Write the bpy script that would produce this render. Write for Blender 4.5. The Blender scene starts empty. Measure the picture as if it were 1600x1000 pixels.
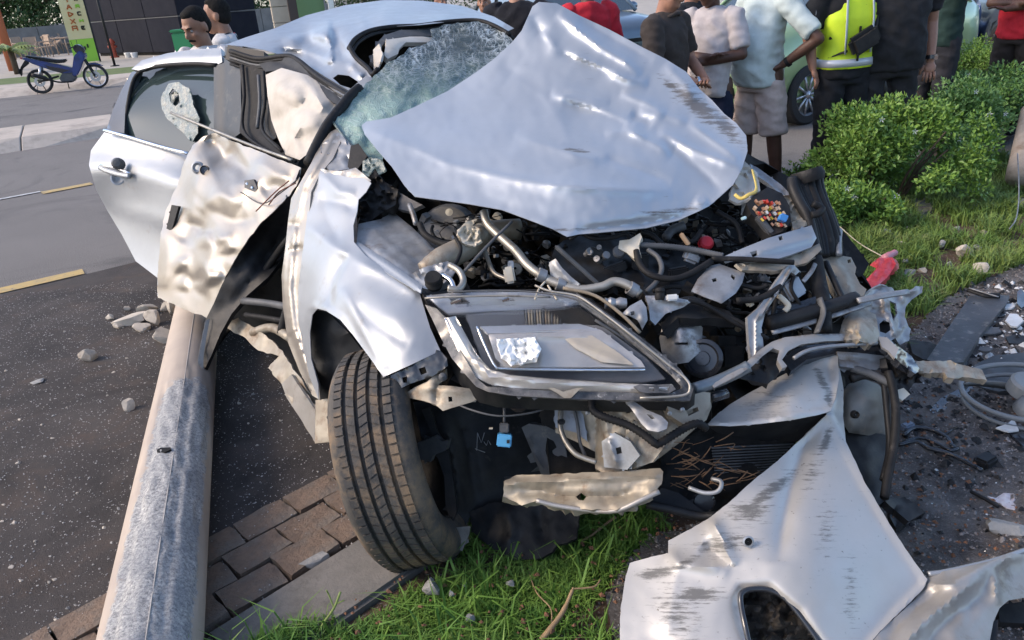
import bpy, bmesh, math, random
import numpy as np
from mathutils import Vector, Matrix, noise, geometry
random.seed(7); rng = np.random.default_rng(7)
scene = bpy.context.scene
col = scene.collection
R = math.radians

# ---------------------------------------------------------------- camera, sky, sun, exposure
CAM = Vector((0, 0, 1.6)); FOC = 1200.0; PITCH = R(23.5); ROLL = R(4.5)
fw = Vector((0, math.cos(PITCH), -math.sin(PITCH)))
_r0 = Vector((1, 0, 0)); _u0 = Vector((0, math.sin(PITCH), math.cos(PITCH)))
rt = _r0 * math.cos(ROLL) - _u0 * math.sin(ROLL)
up = _u0 * math.cos(ROLL) + _r0 * math.sin(ROLL)
cd = bpy.data.cameras.new('camera'); cam = bpy.data.objects.new('camera', cd); col.objects.link(cam)
cd.sensor_width = 36; cd.lens = 27; cd.clip_start = 0.05; cd.clip_end = 900
m3 = Matrix((rt, up, -fw)).transposed(); cam.matrix_world = Matrix.Translation(CAM) @ m3.to_4x4()
scene.camera = cam
SUN_EL, SUN_AZ = R(36), Vector((-0.97, -0.12, 0)).normalized()
world = bpy.data.worlds.new('World'); scene.world = world; world.use_nodes = True
nt = world.node_tree; bg = nt.nodes['Background']; sk = nt.nodes.new('ShaderNodeTexSky')
sk.sky_type = 'NISHITA'; sk.sun_disc = False; sk.sun_elevation = SUN_EL
sk.sun_rotation = math.atan2(SUN_AZ.x, SUN_AZ.y); sk.dust_density = 1.4; sk.air_density = 0.7; sk.ozone_density = .4
bg.inputs['Strength'].default_value = 0.15
nt.links.new(sk.outputs[0], bg.inputs[0])
sl = bpy.data.lights.new('sun', 'SUN'); so = bpy.data.objects.new('sun', sl); col.objects.link(so)
sl.energy = 0.85; sl.angle = R(16); sl.color = (1.0, 0.80, 0.60)
sd = Vector((SUN_AZ.x * math.cos(SUN_EL), SUN_AZ.y * math.cos(SUN_EL), math.sin(SUN_EL)))
so.rotation_euler = (-sd).to_track_quat('-Z', 'Y').to_euler()
scene.view_settings.view_transform = 'Standard'; scene.view_settings.look = 'None'
scene.view_settings.exposure = 1.38; scene.view_settings.gamma = 1

# ---------------------------------------------------------------- coordinates measured from the photograph
def W(x, y, d):
    return CAM + (fw + rt * ((x - 800) / FOC) + up * ((500 - y) / FOC)) * d
def G(x, y, h=0.0):
    v = fw + rt * ((x - 800) / FOC) + up * ((500 - y) / FOC)
    return CAM + v * ((h - 1.6) / v.z)
def Gd(x, y, h=0.0):
    v = fw + rt * ((x - 800) / FOC) + up * ((500 - y) / FOC)
    return (h - 1.6) / v.z

# ---------------------------------------------------------------- materials
def nd(t, typ, **kw):
    n = t.nodes.new(typ)
    for k, v in kw.items(): setattr(n, k, v)
    return n
def sock(n, name, v): n.inputs[name].default_value = v
def ramp(t, fac, stops):
    r = nd(t, 'ShaderNodeValToRGB'); cr = r.color_ramp
    while len(cr.elements) < len(stops): cr.elements.new(0.5)
    for e, (p, c) in zip(cr.elements, stops):
        e.position = p; e.color = (*c, 1) if len(c) == 3 else c
    t.links.new(fac, r.inputs[0]); return r.outputs[0]
def mixc(t, fac, a, b):
    m = nd(t, 'ShaderNodeMix', data_type='RGBA')
    for s, v in ((0, fac), (6, a), (7, b)):
        if hasattr(v, 'is_output'): t.links.new(v, m.inputs[s])
        else: m.inputs[s].default_value = (*v, 1) if isinstance(v, tuple) and len(v) == 3 else v
    return m.outputs[2]
def ntex(t, scale, detail=6, rough=.6, vec=None, dist=0.0):
    n = nd(t, 'ShaderNodeTexNoise'); sock(n, 'Scale', scale); sock(n, 'Detail', detail); sock(n, 'Roughness', rough); sock(n, 'Distortion', dist)
    if vec is not None: t.links.new(vec, n.inputs['Vector'])
    return n.outputs[0]
def newmat(name):
    m = bpy.data.materials.new(name); m.use_nodes = True; t = m.node_tree
    b = t.nodes['Principled BSDF']; tc = nd(t, 'ShaderNodeTexCoord'); return m, t, b, tc
MATS = {}
def mat(name, c1, c2=None, scale=6.0, rough=.55, metal=0.0, bump=0.0, bscale=60.0, coat=0.0, spec=.5, lo=.35, hi=.65,
        dirt=None, dscale=3.0, dlo=.55, dhi=.7, trans=0.0, ior=1.45, alpha=1.0, wear=None, rvar=0.0, sheen=0.0, emis=None):
    if name in MATS: return MATS[name]
    m, t, b, tc = newmat(name); L = t.links; V = tc.outputs['Object']
    c = c1
    if c2 is not None: c = mixc(t, ramp(t, ntex(t, scale, 8, .65, V), [(lo, (0,)*3), (hi, (1,)*3)]), c1, c2)
    if dirt is not None: c = mixc(t, ramp(t, ntex(t, dscale, 10, .7, V), [(dlo, (0,)*3), (dhi, (1,)*3)]), c, dirt)
    wf = None
    if wear is not None:       # scraped patches: own shape from the 'wear' attribute, streaks along the scrape
        at = nd(t, 'ShaderNodeAttribute', attribute_name='wear'); mp = nd(t, 'ShaderNodeMapping'); mp.inputs['Scale'].default_value = (9, 210, 1)
        mp.inputs['Rotation'].default_value = (0, 0, R(8))
        L.new(tc.outputs['UV'], mp.inputs[0]); s1 = ntex(t, 1.0, 5, .7, mp.outputs[0]); mp2 = nd(t, 'ShaderNodeMapping'); mp2.inputs['Scale'].default_value = (45, 190, 1); mp2.inputs['Rotation'].default_value = (0, 0, R(-9)); L.new(tc.outputs['UV'], mp2.inputs[0]); s2 = ntex(t, 1.0, 4, .75, mp2.outputs[0])
        ad = nd(t, 'ShaderNodeMath', operation='ADD'); L.new(s1, ad.inputs[0]); L.new(s2, ad.inputs[1])
        a2 = nd(t, 'ShaderNodeMath', operation='MULTIPLY_ADD'); L.new(at.outputs['Fac'], a2.inputs[0]); a2.inputs[1].default_value = .62; L.new(ad.outputs[0], a2.inputs[2])
        wf = ramp(t, a2.outputs[0], [(.0, (0,)*3), (.0, (0,)*3)]);
        mr = nd(t, 'ShaderNodeMapRange'); L.new(a2.outputs[0], mr.inputs[0]); mr.inputs[1].default_value = 1.22; mr.inputs[2].default_value = 1.46
        wf = mr.outputs[0]; c = mixc(t, wf, c, wear)
    if hasattr(c, 'is_output'): L.new(c, b.inputs['Base Color'])
    else: b.inputs['Base Color'].default_value = (*c, 1)
    sock(b, 'Metallic', metal); sock(b, 'Roughness', rough); sock(b, 'Coat Weight', coat); sock(b, 'Coat Roughness', .08)
    sock(b, 'Specular IOR Level', spec); sock(b, 'Transmission Weight', trans); sock(b, 'IOR', ior); sock(b, 'Alpha', alpha)
    sock(b, 'Sheen Weight', sheen)
    if wf is not None:
        mm = nd(t, 'ShaderNodeMath', operation='MULTIPLY_ADD'); L.new(wf, mm.inputs[0]); mm.inputs[1].default_value = -metal; mm.inputs[2].default_value = metal; L.new(mm.outputs[0], b.inputs['Metallic'])
    if rvar:
        mr = nd(t, 'ShaderNodeMapRange'); L.new(ntex(t, 14, 6, .7, V), mr.inputs[0]); mr.inputs[1].default_value = .3; mr.inputs[2].default_value = .7
        mr.inputs[3].default_value = max(rough - rvar, .03); mr.inputs[4].default_value = rough + rvar; L.new(mr.outputs[0], b.inputs['Roughness'])
    if bump:
        bp = nd(t, 'ShaderNodeBump'); sock(bp, 'Strength', bump); sock(bp, 'Distance', .01); L.new(ntex(t, bscale, 6, .65, V), bp.inputs['Height']); L.new(bp.outputs[0], b.inputs['Normal'])
    MATS[name] = m; return m

SILVER = mat('silver_paint', (.345, .36, .375), (.31, .325, .34), 1.2, rough=.42, metal=.42, bump=.008, bscale=9, coat=.18, dirt=(.25, .22, .18), dscale=9, dlo=.60, dhi=.80, rvar=.08)
SILVERW = mat('silver_paint_scraped', (.45, .475, .50), (.41, .43, .45), 2, rough=.38, metal=.42, bump=.006, bscale=12, coat=.2, dirt=(.25, .22, .19), dscale=34, dlo=.69, dhi=.76, wear=(.13, .12, .11), rvar=.08)
SILVERB = mat('bumper_silver_plastic', (.50, .48, .45), (.44, .42, .385), 2.5, rough=.42, metal=.35, bump=.02, bscale=30, coat=.15, dirt=(.17, .15, .13), dscale=60, dlo=.63, dhi=.70, wear=(.14, .135, .125), rvar=.08)
SILVERD = mat('silver_paint_dusty', (.38, .36, .335), (.30, .275, .24), 5, rough=.45, metal=.4, bump=.04, bscale=24, coat=.1, dirt=(.14, .10, .07), dscale=9, dlo=.55, dhi=.72, rvar=.1)
CREASED = mat('creased_bare_silver', (.36, .325, .28), (.33, .295, .25), 4, rough=.36, metal=.58, bump=.03, bscale=50, coat=.1, dirt=(.24, .19, .14), dscale=40, dlo=.66, dhi=.76, rvar=.08)
STEEL = mat('grey_primer_steel', (.34, .35, .36), (.22, .215, .21), 12, rough=.42, metal=.45, bump=.05, bscale=30, dirt=(.16, .12, .09), dscale=9, dlo=.55, dhi=.7, rvar=.1)
BEIGE = mat('beige_dusty_steel', (.36, .32, .25), (.25, .21, .16), 9, rough=.5, metal=.3, bump=.08, bscale=25, dirt=(.15, .09, .05), dscale=8, dlo=.52, dhi=.68)
ALU = mat('cast_aluminium', (.46, .45, .44), (.30, .29, .28), 25, rough=.45, metal=.75, bump=.2, bscale=70, dirt=(.12, .10, .08), dscale=14, dlo=.55, dhi=.7)
ALUP = mat('aluminium_pipe', (.40, .37, .32), (.28, .26, .22), 10, rough=.42, metal=.6, bump=.05, dirt=(.13, .11, .09), dscale=14, dlo=.55, dhi=.7)
BLACKP = mat('black_plastic', (.011, .0115, .013), (.026, .025, .024), 14, rough=.5, spec=.3, bump=.08, bscale=90, dirt=(.10, .085, .07), dscale=18, dlo=.62, dhi=.78)
BLACKR = mat('black_rubber', (.009, .009, .010), (.020, .019, .018), 20, rough=.62, spec=.25, bump=.1, bscale=60, dirt=(.10, .09, .08), dscale=12, dlo=.6, dhi=.8)
BLACKG = mat('black_gloss_trim', (.018, .020, .024), (.03, .032, .036), 8, rough=.2, coat=.5)
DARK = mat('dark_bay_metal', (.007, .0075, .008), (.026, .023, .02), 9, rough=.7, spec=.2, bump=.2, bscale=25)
TRIMG = mat('pillar_trim_grey', (.045, .052, .06), (.06, .066, .072), 8, rough=.5, spec=.3, dirt=(.12, .12, .11), dscale=10)
GREYP = mat('grey_plastic', (.065, .068, .072), (.11, .11, .11), 14, rough=.5, spec=.35, bump=.05, dirt=(.22, .19, .15), dscale=12, dlo=.58, dhi=.75)
CREAM = mat('cream_plastic', (.62, .56, .45), (.5, .42, .3), 10, rough=.5, dirt=(.25, .17, .09), dscale=12, dlo=.58, dhi=.72)
WHITEP = mat('white_plastic', (.72, .72, .70), (.58, .57, .54), 14, rough=.45)
CHROME = mat('chrome', (.75, .75, .75), None, rough=.10, metal=1)
CLOTHB = mat('airbag_fabric', (.56, .51, .44), (.48, .43, .36), 9, rough=.8, bump=.3, bscale=14, dirt=(.30, .23, .17), dscale=9, dlo=.62, dhi=.8, sheen=.2)

# ---------------------------------------------------------------- object helpers
def reg(o, label=None, cat=None, group=None, kind=None):
    for k, v in (('label', label), ('category', cat), ('group', group), ('kind', kind)):
        if v: o[k] = v
    return o
def thing(name, loc, label, cat, group=None, rz=0.0):
    o = bpy.data.objects.new(name, None); col.objects.link(o); o.location = loc; o.rotation_euler = (0, 0, rz); o.empty_display_size = .1
    bpy.context.view_layer.update()
    return reg(o, label, cat, group)
def link(name, me, m, parent=None, local=False, label=None):
    me.name = name
    if m is not None and not me.materials: me.materials.append(m)
    o = bpy.data.objects.new(name, me); col.objects.link(o)
    if parent is not None:
        o.parent = parent
        if not local:      # vertices are world coordinates
            mw = Matrix.Identity(4); p = parent; ch = []
            while p: ch.append(p); p = p.parent
            for p in reversed(ch): mw = mw @ (Matrix.LocRotScale(p.location, p.rotation_euler, p.scale))
            o.matrix_local = Matrix.Identity(4); me.transform(mw.inverted())
    if label: o['label'] = label
    return o
def bm_obj(name, bm, m, parent=None, local=False, smooth=True, label=None):
    me = bpy.data.meshes.new(name); bm.normal_update(); bm.to_mesh(me); bm.free()
    if smooth: me.polygons.foreach_set('use_smooth', [True] * len(me.polygons))
    return link(name, me, m, parent, local, label)
def sharp(o, ang=35):
    me = o.data; me.polygons.foreach_set('use_smooth', [True] * len(me.polygons))
    me.set_sharp_from_angle(angle=R(ang)); return o
def catmull(P, n=6, closed=False):
    P = [np.array(p, float) for p in P]; out = []; N = len(P)
    for i in range(N if closed else N - 1):
        p0 = P[(i - 1) % N] if closed or i > 0 else 2 * P[0] - P[1]
        p1 = P[i]; p2 = P[(i + 1) % N]; p3 = P[(i + 2) % N] if closed or i + 2 < N else 2 * P[-1] - P[-2]
        for k in range(n):
            t = k / n
            out.append(.5 * ((2 * p1) + (-p0 + p2) * t + (2 * p0 - 5 * p1 + 4 * p2 - p3) * t * t + (-p0 + 3 * p1 - 3 * p2 + p3) * t ** 3))
    if not closed: out.append(P[-1])
    return out
def add_tube(bm, pts, r, seg=8, cap=True, flat=1.0):
    pts = [Vector(p) for p in pts]; n = len(pts); rr = r if hasattr(r, '__len__') else [r] * n
    T = [(pts[min(i + 1, n - 1)] - pts[max(i - 1, 0)]).normalized() for i in range(n)]
    a = T[0].orthogonal().normalized(); rings = []
    for i in range(n):
        a = (a - T[i] * a.dot(T[i])); a = a.normalized() if a.length > 1e-6 else T[i].orthogonal().normalized()
        b = T[i].cross(a); rings.append([bm.verts.new(pts[i] + (a * math.cos(k * 2 * math.pi / seg) + b * math.sin(k * 2 * math.pi / seg) * flat) * rr[i]) for k in range(seg)])
    for i in range(n - 1):
        for k in range(seg): bm.faces.new((rings[i][k], rings[i][(k + 1) % seg], rings[i + 1][(k + 1) % seg], rings[i + 1][k]))
    if cap and seg > 2: bm.faces.new(rings[0][::-1]); bm.faces.new(rings[-1])
def tube(name, P, r, m, parent=None, n=5, seg=8, px=True, flat=1.0, corr=0.0, label=None, **k):
    pts = [W(*p) for p in P] if px else [Vector(p) for p in P]
    pts = [Vector(p) for p in catmull(pts, n)] if n > 1 and len(pts) > 2 else pts
    if corr:
        tot = sum((pts[i + 1] - pts[i]).length for i in range(len(pts) - 1)); ns = max(8, int(tot / (r * .45)))
        q = []; 
        cum = [0]
        for i in range(len(pts) - 1): cum.append(cum[-1] + (pts[i + 1] - pts[i]).length)
        for s in range(ns + 1):
            d = tot * s / ns; i = min(max(np.searchsorted(cum, d) - 1, 0), len(pts) - 2); f = (d - cum[i]) / max(cum[i + 1] - cum[i], 1e-9); q.append(pts[i].lerp(pts[i + 1], min(max(f, 0), 1)))
        pts = q; r = [r * (1 + corr * (1 if i % 2 else -1)) for i in range(len(q))]
    bm = bmesh.new(); add_tube(bm, pts, r, seg, True, flat)
    return bm_obj(name, bm, m, parent, k.get('local', False), True, label)
def add_box(bm, c, s, rot=None):
    M = Matrix.Translation(Vector(c)) @ (rot.to_4x4() if rot is not None else Matrix.Identity(4)) @ Matrix.Diagonal((*s, 1))
    return bmesh.ops.create_cube(bm, size=1, matrix=M)['verts']
def box(name, c, s, m, parent=None, rot=None, local=False, bev=0.0, label=None):
    bm = bmesh.new(); add_box(bm, c, s, rot)
    if bev: bmesh.ops.bevel(bm, geom=bm.edges[:], offset=bev, segments=2, affect='EDGES')
    return sharp(bm_obj(name, bm, m, parent, local, True, label))
CR = Matrix((rt, up, -fw)).transposed()
def rotz(a): return Matrix.Rotation(a, 3, 'Z')
def euler(x, y, z): 
    from mathutils import Euler
    return Euler((R(x), R(y), R(z))).to_matrix()
def add_lathe(bm, prof, M, seg=24):
    rings = []
    for (x, r) in prof: rings.append([bm.verts.new(M @ Vector((x, r * math.cos(k * 2 * math.pi / seg), r * math.sin(k * 2 * math.pi / seg)))) for k in range(seg)])
    for i in range(len(prof) - 1):
        for k in range(seg): bm.faces.new((rings[i][k], rings[i][(k + 1) % seg], rings[i + 1][(k + 1) % seg], rings[i + 1][k]))
def axisM(c, a):
    a = Vector(a).normalized(); q = Vector((1, 0, 0)).rotation_difference(a); return Matrix.Translation(Vector(c)) @ q.to_matrix().to_4x4()
def lathe(name, c, a, prof, m, parent=None, seg=24, local=False, ang=35, label=None):
    bm = bmesh.new(); add_lathe(bm, prof, axisM(c, a), seg); bmesh.ops.remove_doubles(bm, verts=bm.verts[:], dist=1e-5)
    return sharp(bm_obj(name, bm, m, parent, local, True, label), ang)

def seg_dist(P, poly):
    """unsigned and signed distance and the run (0..1) along a polyline for points P (n,2)"""
    poly = np.array(poly, float); L = np.linalg.norm(np.diff(poly, axis=0), axis=1); cum = np.concatenate([[0], np.cumsum(L)])
    best = np.full(len(P), 1e9); sg = np.zeros(len(P)); run = np.zeros(len(P))
    for i in range(len(L)):
        a, b = poly[i], poly[i + 1]; ab = b - a; t = np.clip(((P - a) @ ab) / max(L[i] ** 2, 1e-9), 0, 1)
        q = a + t[:, None] * ab; d = np.linalg.norm(P - q, axis=1); c = ab[0] * (P[:, 1] - a[1]) - ab[1] * (P[:, 0] - a[0])
        w = d < best; best[w] = d[w]; sg[w] = np.sign(c[w]); run[w] = (cum[i] + t[w] * L[i]) / cum[-1]
    return best, best * sg, run
def inside(P, poly):
    poly = np.array(poly, float); x, y = P[:, 0], P[:, 1]; c = np.zeros(len(P), bool); n = len(poly); j = n - 1
    for i in range(n):
        xi, yi = poly[i]; xj, yj = poly[j]
        c ^= ((yi > y) != (yj > y)) & (x < (xj - xi) * (y - yi) / ((yj - yi) if yj != yi else 1e-9) + xi); j = i
    return c
def tps(ctrl, P):
    C = np.array(ctrl, float); X = C[:, :2] / 200; P = P / 200; n = len(C)
    if n <= 3:
        A = np.c_[np.ones(n), X]; s, *_ = np.linalg.lstsq(A, C[:, 2], rcond=None); return np.c_[np.ones(len(P)), P] @ s
    def U(r): return r * r * np.log(np.maximum(r, 1e-9))
    K = U(np.linalg.norm(X[:, None] - X[None], axis=2)) + np.eye(n) * 1e-4; A = np.c_[np.ones(n), X]
    M = np.block([[K, A], [A.T, np.zeros((3, 3))]]); s = np.linalg.lstsq(M, np.r_[C[:, 2], 0, 0, 0], rcond=None)[0]
    return U(np.linalg.norm(P[:, None] - X[None], axis=2)) @ s[:n] + np.c_[np.ones(len(P)), P] @ s[n:]
def sheet(name, out, depth, m, parent=None, step=9, thick=.0016, creases=(), nz=0.0, nscale=60.0, ridged=0.0, rscale=70.0,
          wear=(), holes=(), smooth_edge=0, jag=0.0, label=None, seed=0, ang=None, edge=0.0, edgew=14.0):
    """A pressed-metal panel: outline and depth measured from the photo, creases pushed in or out in metres, real thickness."""
    out = [tuple(p) for p in out]
    if smooth_edge: out = [tuple(p) for p in catmull(out, smooth_edge, True)]
    pts = []
    for i in range(len(out)):
        a = np.array(out[i]); b = np.array(out[(i + 1) % len(out)]); k = max(1, int(np.linalg.norm(b - a) / step))
        for j in range(k):
            p = a + (b - a) * j / k
            if jag: p = p + np.array([noise.noise(Vector((p[0] / 9 + seed, p[1] / 9, 1.3))), noise.noise(Vector((p[0] / 9, p[1] / 9 + seed, 7.7)))]) * jag
            pts.append(p)
    nb = len(pts); faces = [list(range(nb))]; hp = []
    for h in holes:
        h = [np.array(p, float) for p in h]; h2 = []
        for i in range(len(h)):
            a, b = h[i], h[(i + 1) % len(h)]; k = max(1, int(np.linalg.norm(b - a) / step))
            h2 += [a + (b - a) * j / k for j in range(k)]
        hp.append(h2)
    allb = pts + [p for h in hp for p in h]
    B = np.array(pts); x0, y0 = B.min(0); x1, y1 = B.max(0)
    gx = np.arange(x0, x1, step); gy = np.arange(y0, y1, step * .87); g = []
    for j, y in enumerate(gy):
        g.append(np.c_[gx + (step / 2 if j % 2 else 0), np.full(len(gx), y)])
    g = np.concatenate(g) if g else np.zeros((0, 2)); g = g[inside(g, pts)]
    for h in hp: g = g[~inside(g, h)]
    if len(g):
        bb = np.array(allb); dm = np.array([np.min(np.sum((bb - q) ** 2, 1)) for q in g]); g = g[dm > (step * .5) ** 2]
    co = [Vector(p) for p in allb] + [Vector(p) for p in g]
    edges = [(i, (i + 1) % nb) for i in range(nb)]; k = nb
    for h in hp: edges += [(k + i, k + (i + 1) % len(h)) for i in range(len(h))]; k += len(h)
    v, e, f, *_ = geometry.delaunay_2d_cdt(co, edges, [], 0, 1e-4)
    V = np.array([tuple(p) for p in v]); cen = np.array([V[list(q)].mean(0) for q in f]); keep = inside(cen, pts)
    for h in hp: keep &= ~inside(cen, h)
    f = [tuple(q) for q, kk in zip(f, keep) if kk]
    D = tps(depth, V) if hasattr(depth, '__len__') else np.full(len(V), float(depth))
    off = np.zeros(len(V))
    for c in creases:
        poly, w, h = c[0], c[1], c[2]; kind = c[3] if len(c) > 3 else 'r'
        d, s, t = seg_dist(V, poly); tap = np.clip(np.minimum(t, 1 - t) * 5, 0, 1) ** .6 if kind != 'f' else 1
        if kind == 'f': off += h * np.exp(-(d / w) ** 2)
        elif kind == 'r': off += h * np.exp(-(np.sqrt(d * d + 11.0) - 3.3) / (w * .85)) * tap
        elif kind == 't': off += h * np.clip(1 - d / w, 0, 1) * tap
        elif kind == 's': off += h * .5 * (1 + np.tanh(s / (w * .35))) * np.exp(-(d / (w * 3.5)) ** 2) * tap
    if edge:
        d, _, _ = seg_dist(V, pts + [pts[0]]); off -= edge * np.exp(-(d / edgew) ** 2)
    if nz or ridged:
        for i in range(len(V)):
            p = Vector((V[i, 0], V[i, 1], seed * 13.7))
            if nz: off[i] += nz * noise.fractal(p / nscale, .7, 2.1, 4)
            if ridged:
                q = p / rscale; q = q + Vector((noise.noise(q * 1.7), noise.noise(q * 1.7 + Vector((5, 5, 5))), 0)) * .6
                off[i] += ridged * (1 - 2.2 * abs(noise.noise(q)) - .8 * abs(noise.noise(q * 2.3)))
    D = D - off
    me = bpy.data.meshes.new(name); P3 = [W(V[i, 0], V[i, 1], D[i]) for i in range(len(V))]
    me.from_pydata([tuple(p) for p in P3], [], [q[::-1] for q in f])
    uv = me.uv_layers.new(name='UVMap'); li = np.empty(len(me.loops), int); me.loops.foreach_get('vertex_index', li)
    uv.data.foreach_set('uv', (V[li] / 1000).astype(np.float32).ravel())
    if len(wear):
        at = me.attributes.new('wear', 'FLOAT', 'POINT'); wv = np.zeros(len(V))
        for (cx, cy, rx, ry, an, st) in wear:
            dx = V[:, 0] - cx; dy = V[:, 1] - cy; ca, sa = math.cos(R(an)), math.sin(R(an)); u = (dx * ca + dy * sa) / rx; w2 = (-dx * sa + dy * ca) / ry
            wv = np.maximum(wv, st * np.exp(-(u * u + w2 * w2)))
        at.data.foreach_set('value', wv.astype(np.float32))
    me.polygons.foreach_set('use_smooth', [True] * len(me.polygons))
    # thickness, away from the camera side, as real faces
    if thick:
        bm = bmesh.new(); bm.from_mesh(me); bmesh.ops.delete(bm, geom=[q for q in bm.verts if not q.link_faces], context='VERTS'); bm.normal_update()
        flip = sum(((CAM - fa.calc_center_median()).dot(fa.normal)) for fa in bm.faces) < 0
        if flip: bmesh.ops.reverse_faces(bm, faces=bm.faces[:]); bm.normal_update()
        orig = bm.verts[:]; nrm = {q: q.normal.copy() for q in orig}; be = [ed for ed in bm.edges if ed.is_boundary]; ff = bm.faces[:]
        dup = bmesh.ops.duplicate(bm, geom=ff); mp = dup['vert_map']; nf = [x for x in dup['geom'] if isinstance(x, bmesh.types.BMFace)]
        for q in orig: mp[q].co = q.co - nrm[q] * thick
        bmesh.ops.reverse_faces(bm, faces=nf)
        for ed in be:
            a, b = ed.verts; lp = ed.link_loops[0] if ed.link_loops else None
            vs = (a, mp[a], mp[b], b)
            if lp and lp.vert == a: vs = (b, mp[b], mp[a], a)
            try: bm.faces.new(vs[::-1]).smooth = False
            except ValueError: pass
        for x in bm.faces: x.smooth = True
        bm.to_mesh(me); bm.free()
    me.set_sharp_from_angle(angle=R(ang or 50))
    return link(name, me, m, parent, False, label)

def copy_tree(o, parent=None):
    c = o.copy(); col.objects.link(c); c.parent = parent
    for ch in list(o.children): copy_tree(ch, c)
    return c
def fuse(bm, voxel, smooth=2):
    """voxel-remesh overlapping volumes into one continuous surface"""
    me = bpy.data.meshes.new('tmp'); bm.to_mesh(me); bm.free(); o = bpy.data.objects.new('tmp', me); col.objects.link(o)
    md = o.modifiers.new('r', 'REMESH'); md.mode = 'VOXEL'; md.voxel_size = voxel; md.use_smooth_shade = True
    if smooth: s = o.modifiers.new('s', 'SMOOTH'); s.iterations = smooth; s.factor = .5
    dg = bpy.context.evaluated_depsgraph_get(); r = bpy.data.meshes.new_from_object(o.evaluated_get(dg)); bpy.data.objects.remove(o); bpy.data.meshes.remove(me)
    return r
def raw(name, V, Fq, m, parent=None, smooth=False, local=False, kind=None, label=None):
    """fast mesh from numpy: V (n,3), Fq (m,k)"""
    me = bpy.data.meshes.new(name); V = np.asarray(V, np.float32); Fq = np.asarray(Fq, np.int32); k = Fq.shape[1]
    me.vertices.add(len(V)); me.vertices.foreach_set('co', V.ravel()); me.loops.add(Fq.size); me.loops.foreach_set('vertex_index', Fq.ravel())
    me.polygons.add(len(Fq)); me.polygons.foreach_set('loop_start', np.arange(0, Fq.size, k, dtype=np.int32)); me.polygons.foreach_set('loop_total', np.full(len(Fq), k, np.int32))
    me.update(); me.validate(); me.polygons.foreach_set('use_smooth', [smooth] * len(Fq))
    o = link(name, me, m, parent, local, label)
    if kind: o['kind'] = kind
    return o
# ================================================================ SETTING
def ground_mats():
    m, t, b, tc = newmat('old_asphalt'); V = tc.outputs['Object']
    c = ramp(t, ntex(t, 1.1, 6, .6, V), [(.3, (.112, .101, .092)), (.7, (.165, .150, .137))])
    c = mixc(t, ramp(t, ntex(t, 160, 3, .6, V), [(.42, (0,)*3), (.62, (1,)*3)]), c, (.25, .24, .225))
    c = mixc(t, ramp(t, ntex(t, .55, 5, .6, V, 2), [(.55, (0,)*3), (.72, (.7,)*3)]), c, (.07, .069, .07))
    t.links.new(c, b.inputs['Base Color']); sock(b, 'Roughness', .9); sock(b, 'Specular IOR Level', .15)
    bp = nd(t, 'ShaderNodeBump'); sock(bp, 'Strength', .5); sock(bp, 'Distance', .006); t.links.new(ntex(t, 170, 3, .7, V), bp.inputs['Height']); t.links.new(bp.outputs[0], b.inputs['Normal']); MATS['old'] = m
    m, t, b, tc = newmat('new_asphalt'); V = tc.outputs['Object']
    c = ramp(t, ntex(t, 2.2, 8, .65, V), [(.3, (.043, .038, .036)), (.7, (.092, .080, .072))])
    c = mixc(t, ramp(t, ntex(t, 210, 2, .5, V), [(.66, (0,)*3), (.76, (1,)*3)]), c, (.24, .22, .205))
    c = mixc(t, ramp(t, ntex(t, 3.3, 6, .7, V, .6), [(.52, (0,)*3), (.74, (.65,)*3)]), c, (.135, .095, .07))
    c = mixc(t, ramp(t, ntex(t, .9, 7, .7, V, 1.5), [(.50, (0,)*3), (.60, (.55,)*3)]), c, (.028, .026, .025))
    t.links.new(c, b.inputs['Base Color']); sock(b, 'Roughness', .85); sock(b, 'Specular IOR Level', .2)
    bp = nd(t, 'ShaderNodeBump'); sock(bp, 'Strength', .8); sock(bp, 'Distance', .006); t.links.new(ntex(t, 190, 4, .75, V), bp.inputs['Height']); t.links.new(bp.outputs[0], b.inputs['Normal']); MATS['new'] = m
    m, t, b, tc = newmat('verge_soil'); V = tc.outputs['Object']
    c = ramp(t, ntex(t, 7, 10, .75, V), [(.3, (.045, .026, .016)), (.55, (.10, .062, .038)), (.75, (.15, .11, .08))])
    c = mixc(t, ramp(t, ntex(t, 110, 2, .5, V), [(.60, (0,)*3), (.70, (1,)*3)]), c, (.22, .21, .20))
    t.links.new(c, b.inputs['Base Color']); sock(b, 'Roughness', .9)
    bp = nd(t, 'ShaderNodeBump'); sock(bp, 'Strength', .9); sock(bp, 'Distance', .012); t.links.new(ntex(t, 60, 8, .75, V), bp.inputs['Height']); t.links.new(bp.outputs[0], b.inputs['Normal']); MATS['soil'] = m
    m, t, b, tc = newmat('wet_gravel_dirt'); V = tc.outputs['Object']
    c = ramp(t, ntex(t, 5, 10, .75, V), [(.34, (.045, .04, .037)), (.5, (.17, .148, .132)), (.66, (.33, .295, .265))])
    c = mixc(t, ramp(t, ntex(t, 4.1, 8, .75, V, .5), [(.55, (0,)*3), (.75, (.8,)*3)]), c, (.13, .075, .052))
    c = mixc(t, ramp(t, ntex(t, 120, 3, .6, V), [(.56, (0,)*3), (.70, (1,)*3)]), c, (.32, .30, .29))
    t.links.new(c, b.inputs['Base Color']); t.links.new(ramp(t, ntex(t, 3, 5, .6, V), [(.35, (.35,)*3), (.6, (.8,)*3)]), b.inputs['Roughness'])
    bp = nd(t, 'ShaderNodeBump'); sock(bp, 'Strength', 1); sock(bp, 'Distance', .03); t.links.new(ntex(t, 70, 8, .8, V), bp.inputs['Height']); t.links.new(bp.outputs[0], b.inputs['Normal']); MATS['gravel'] = m
ground_mats()
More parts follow.
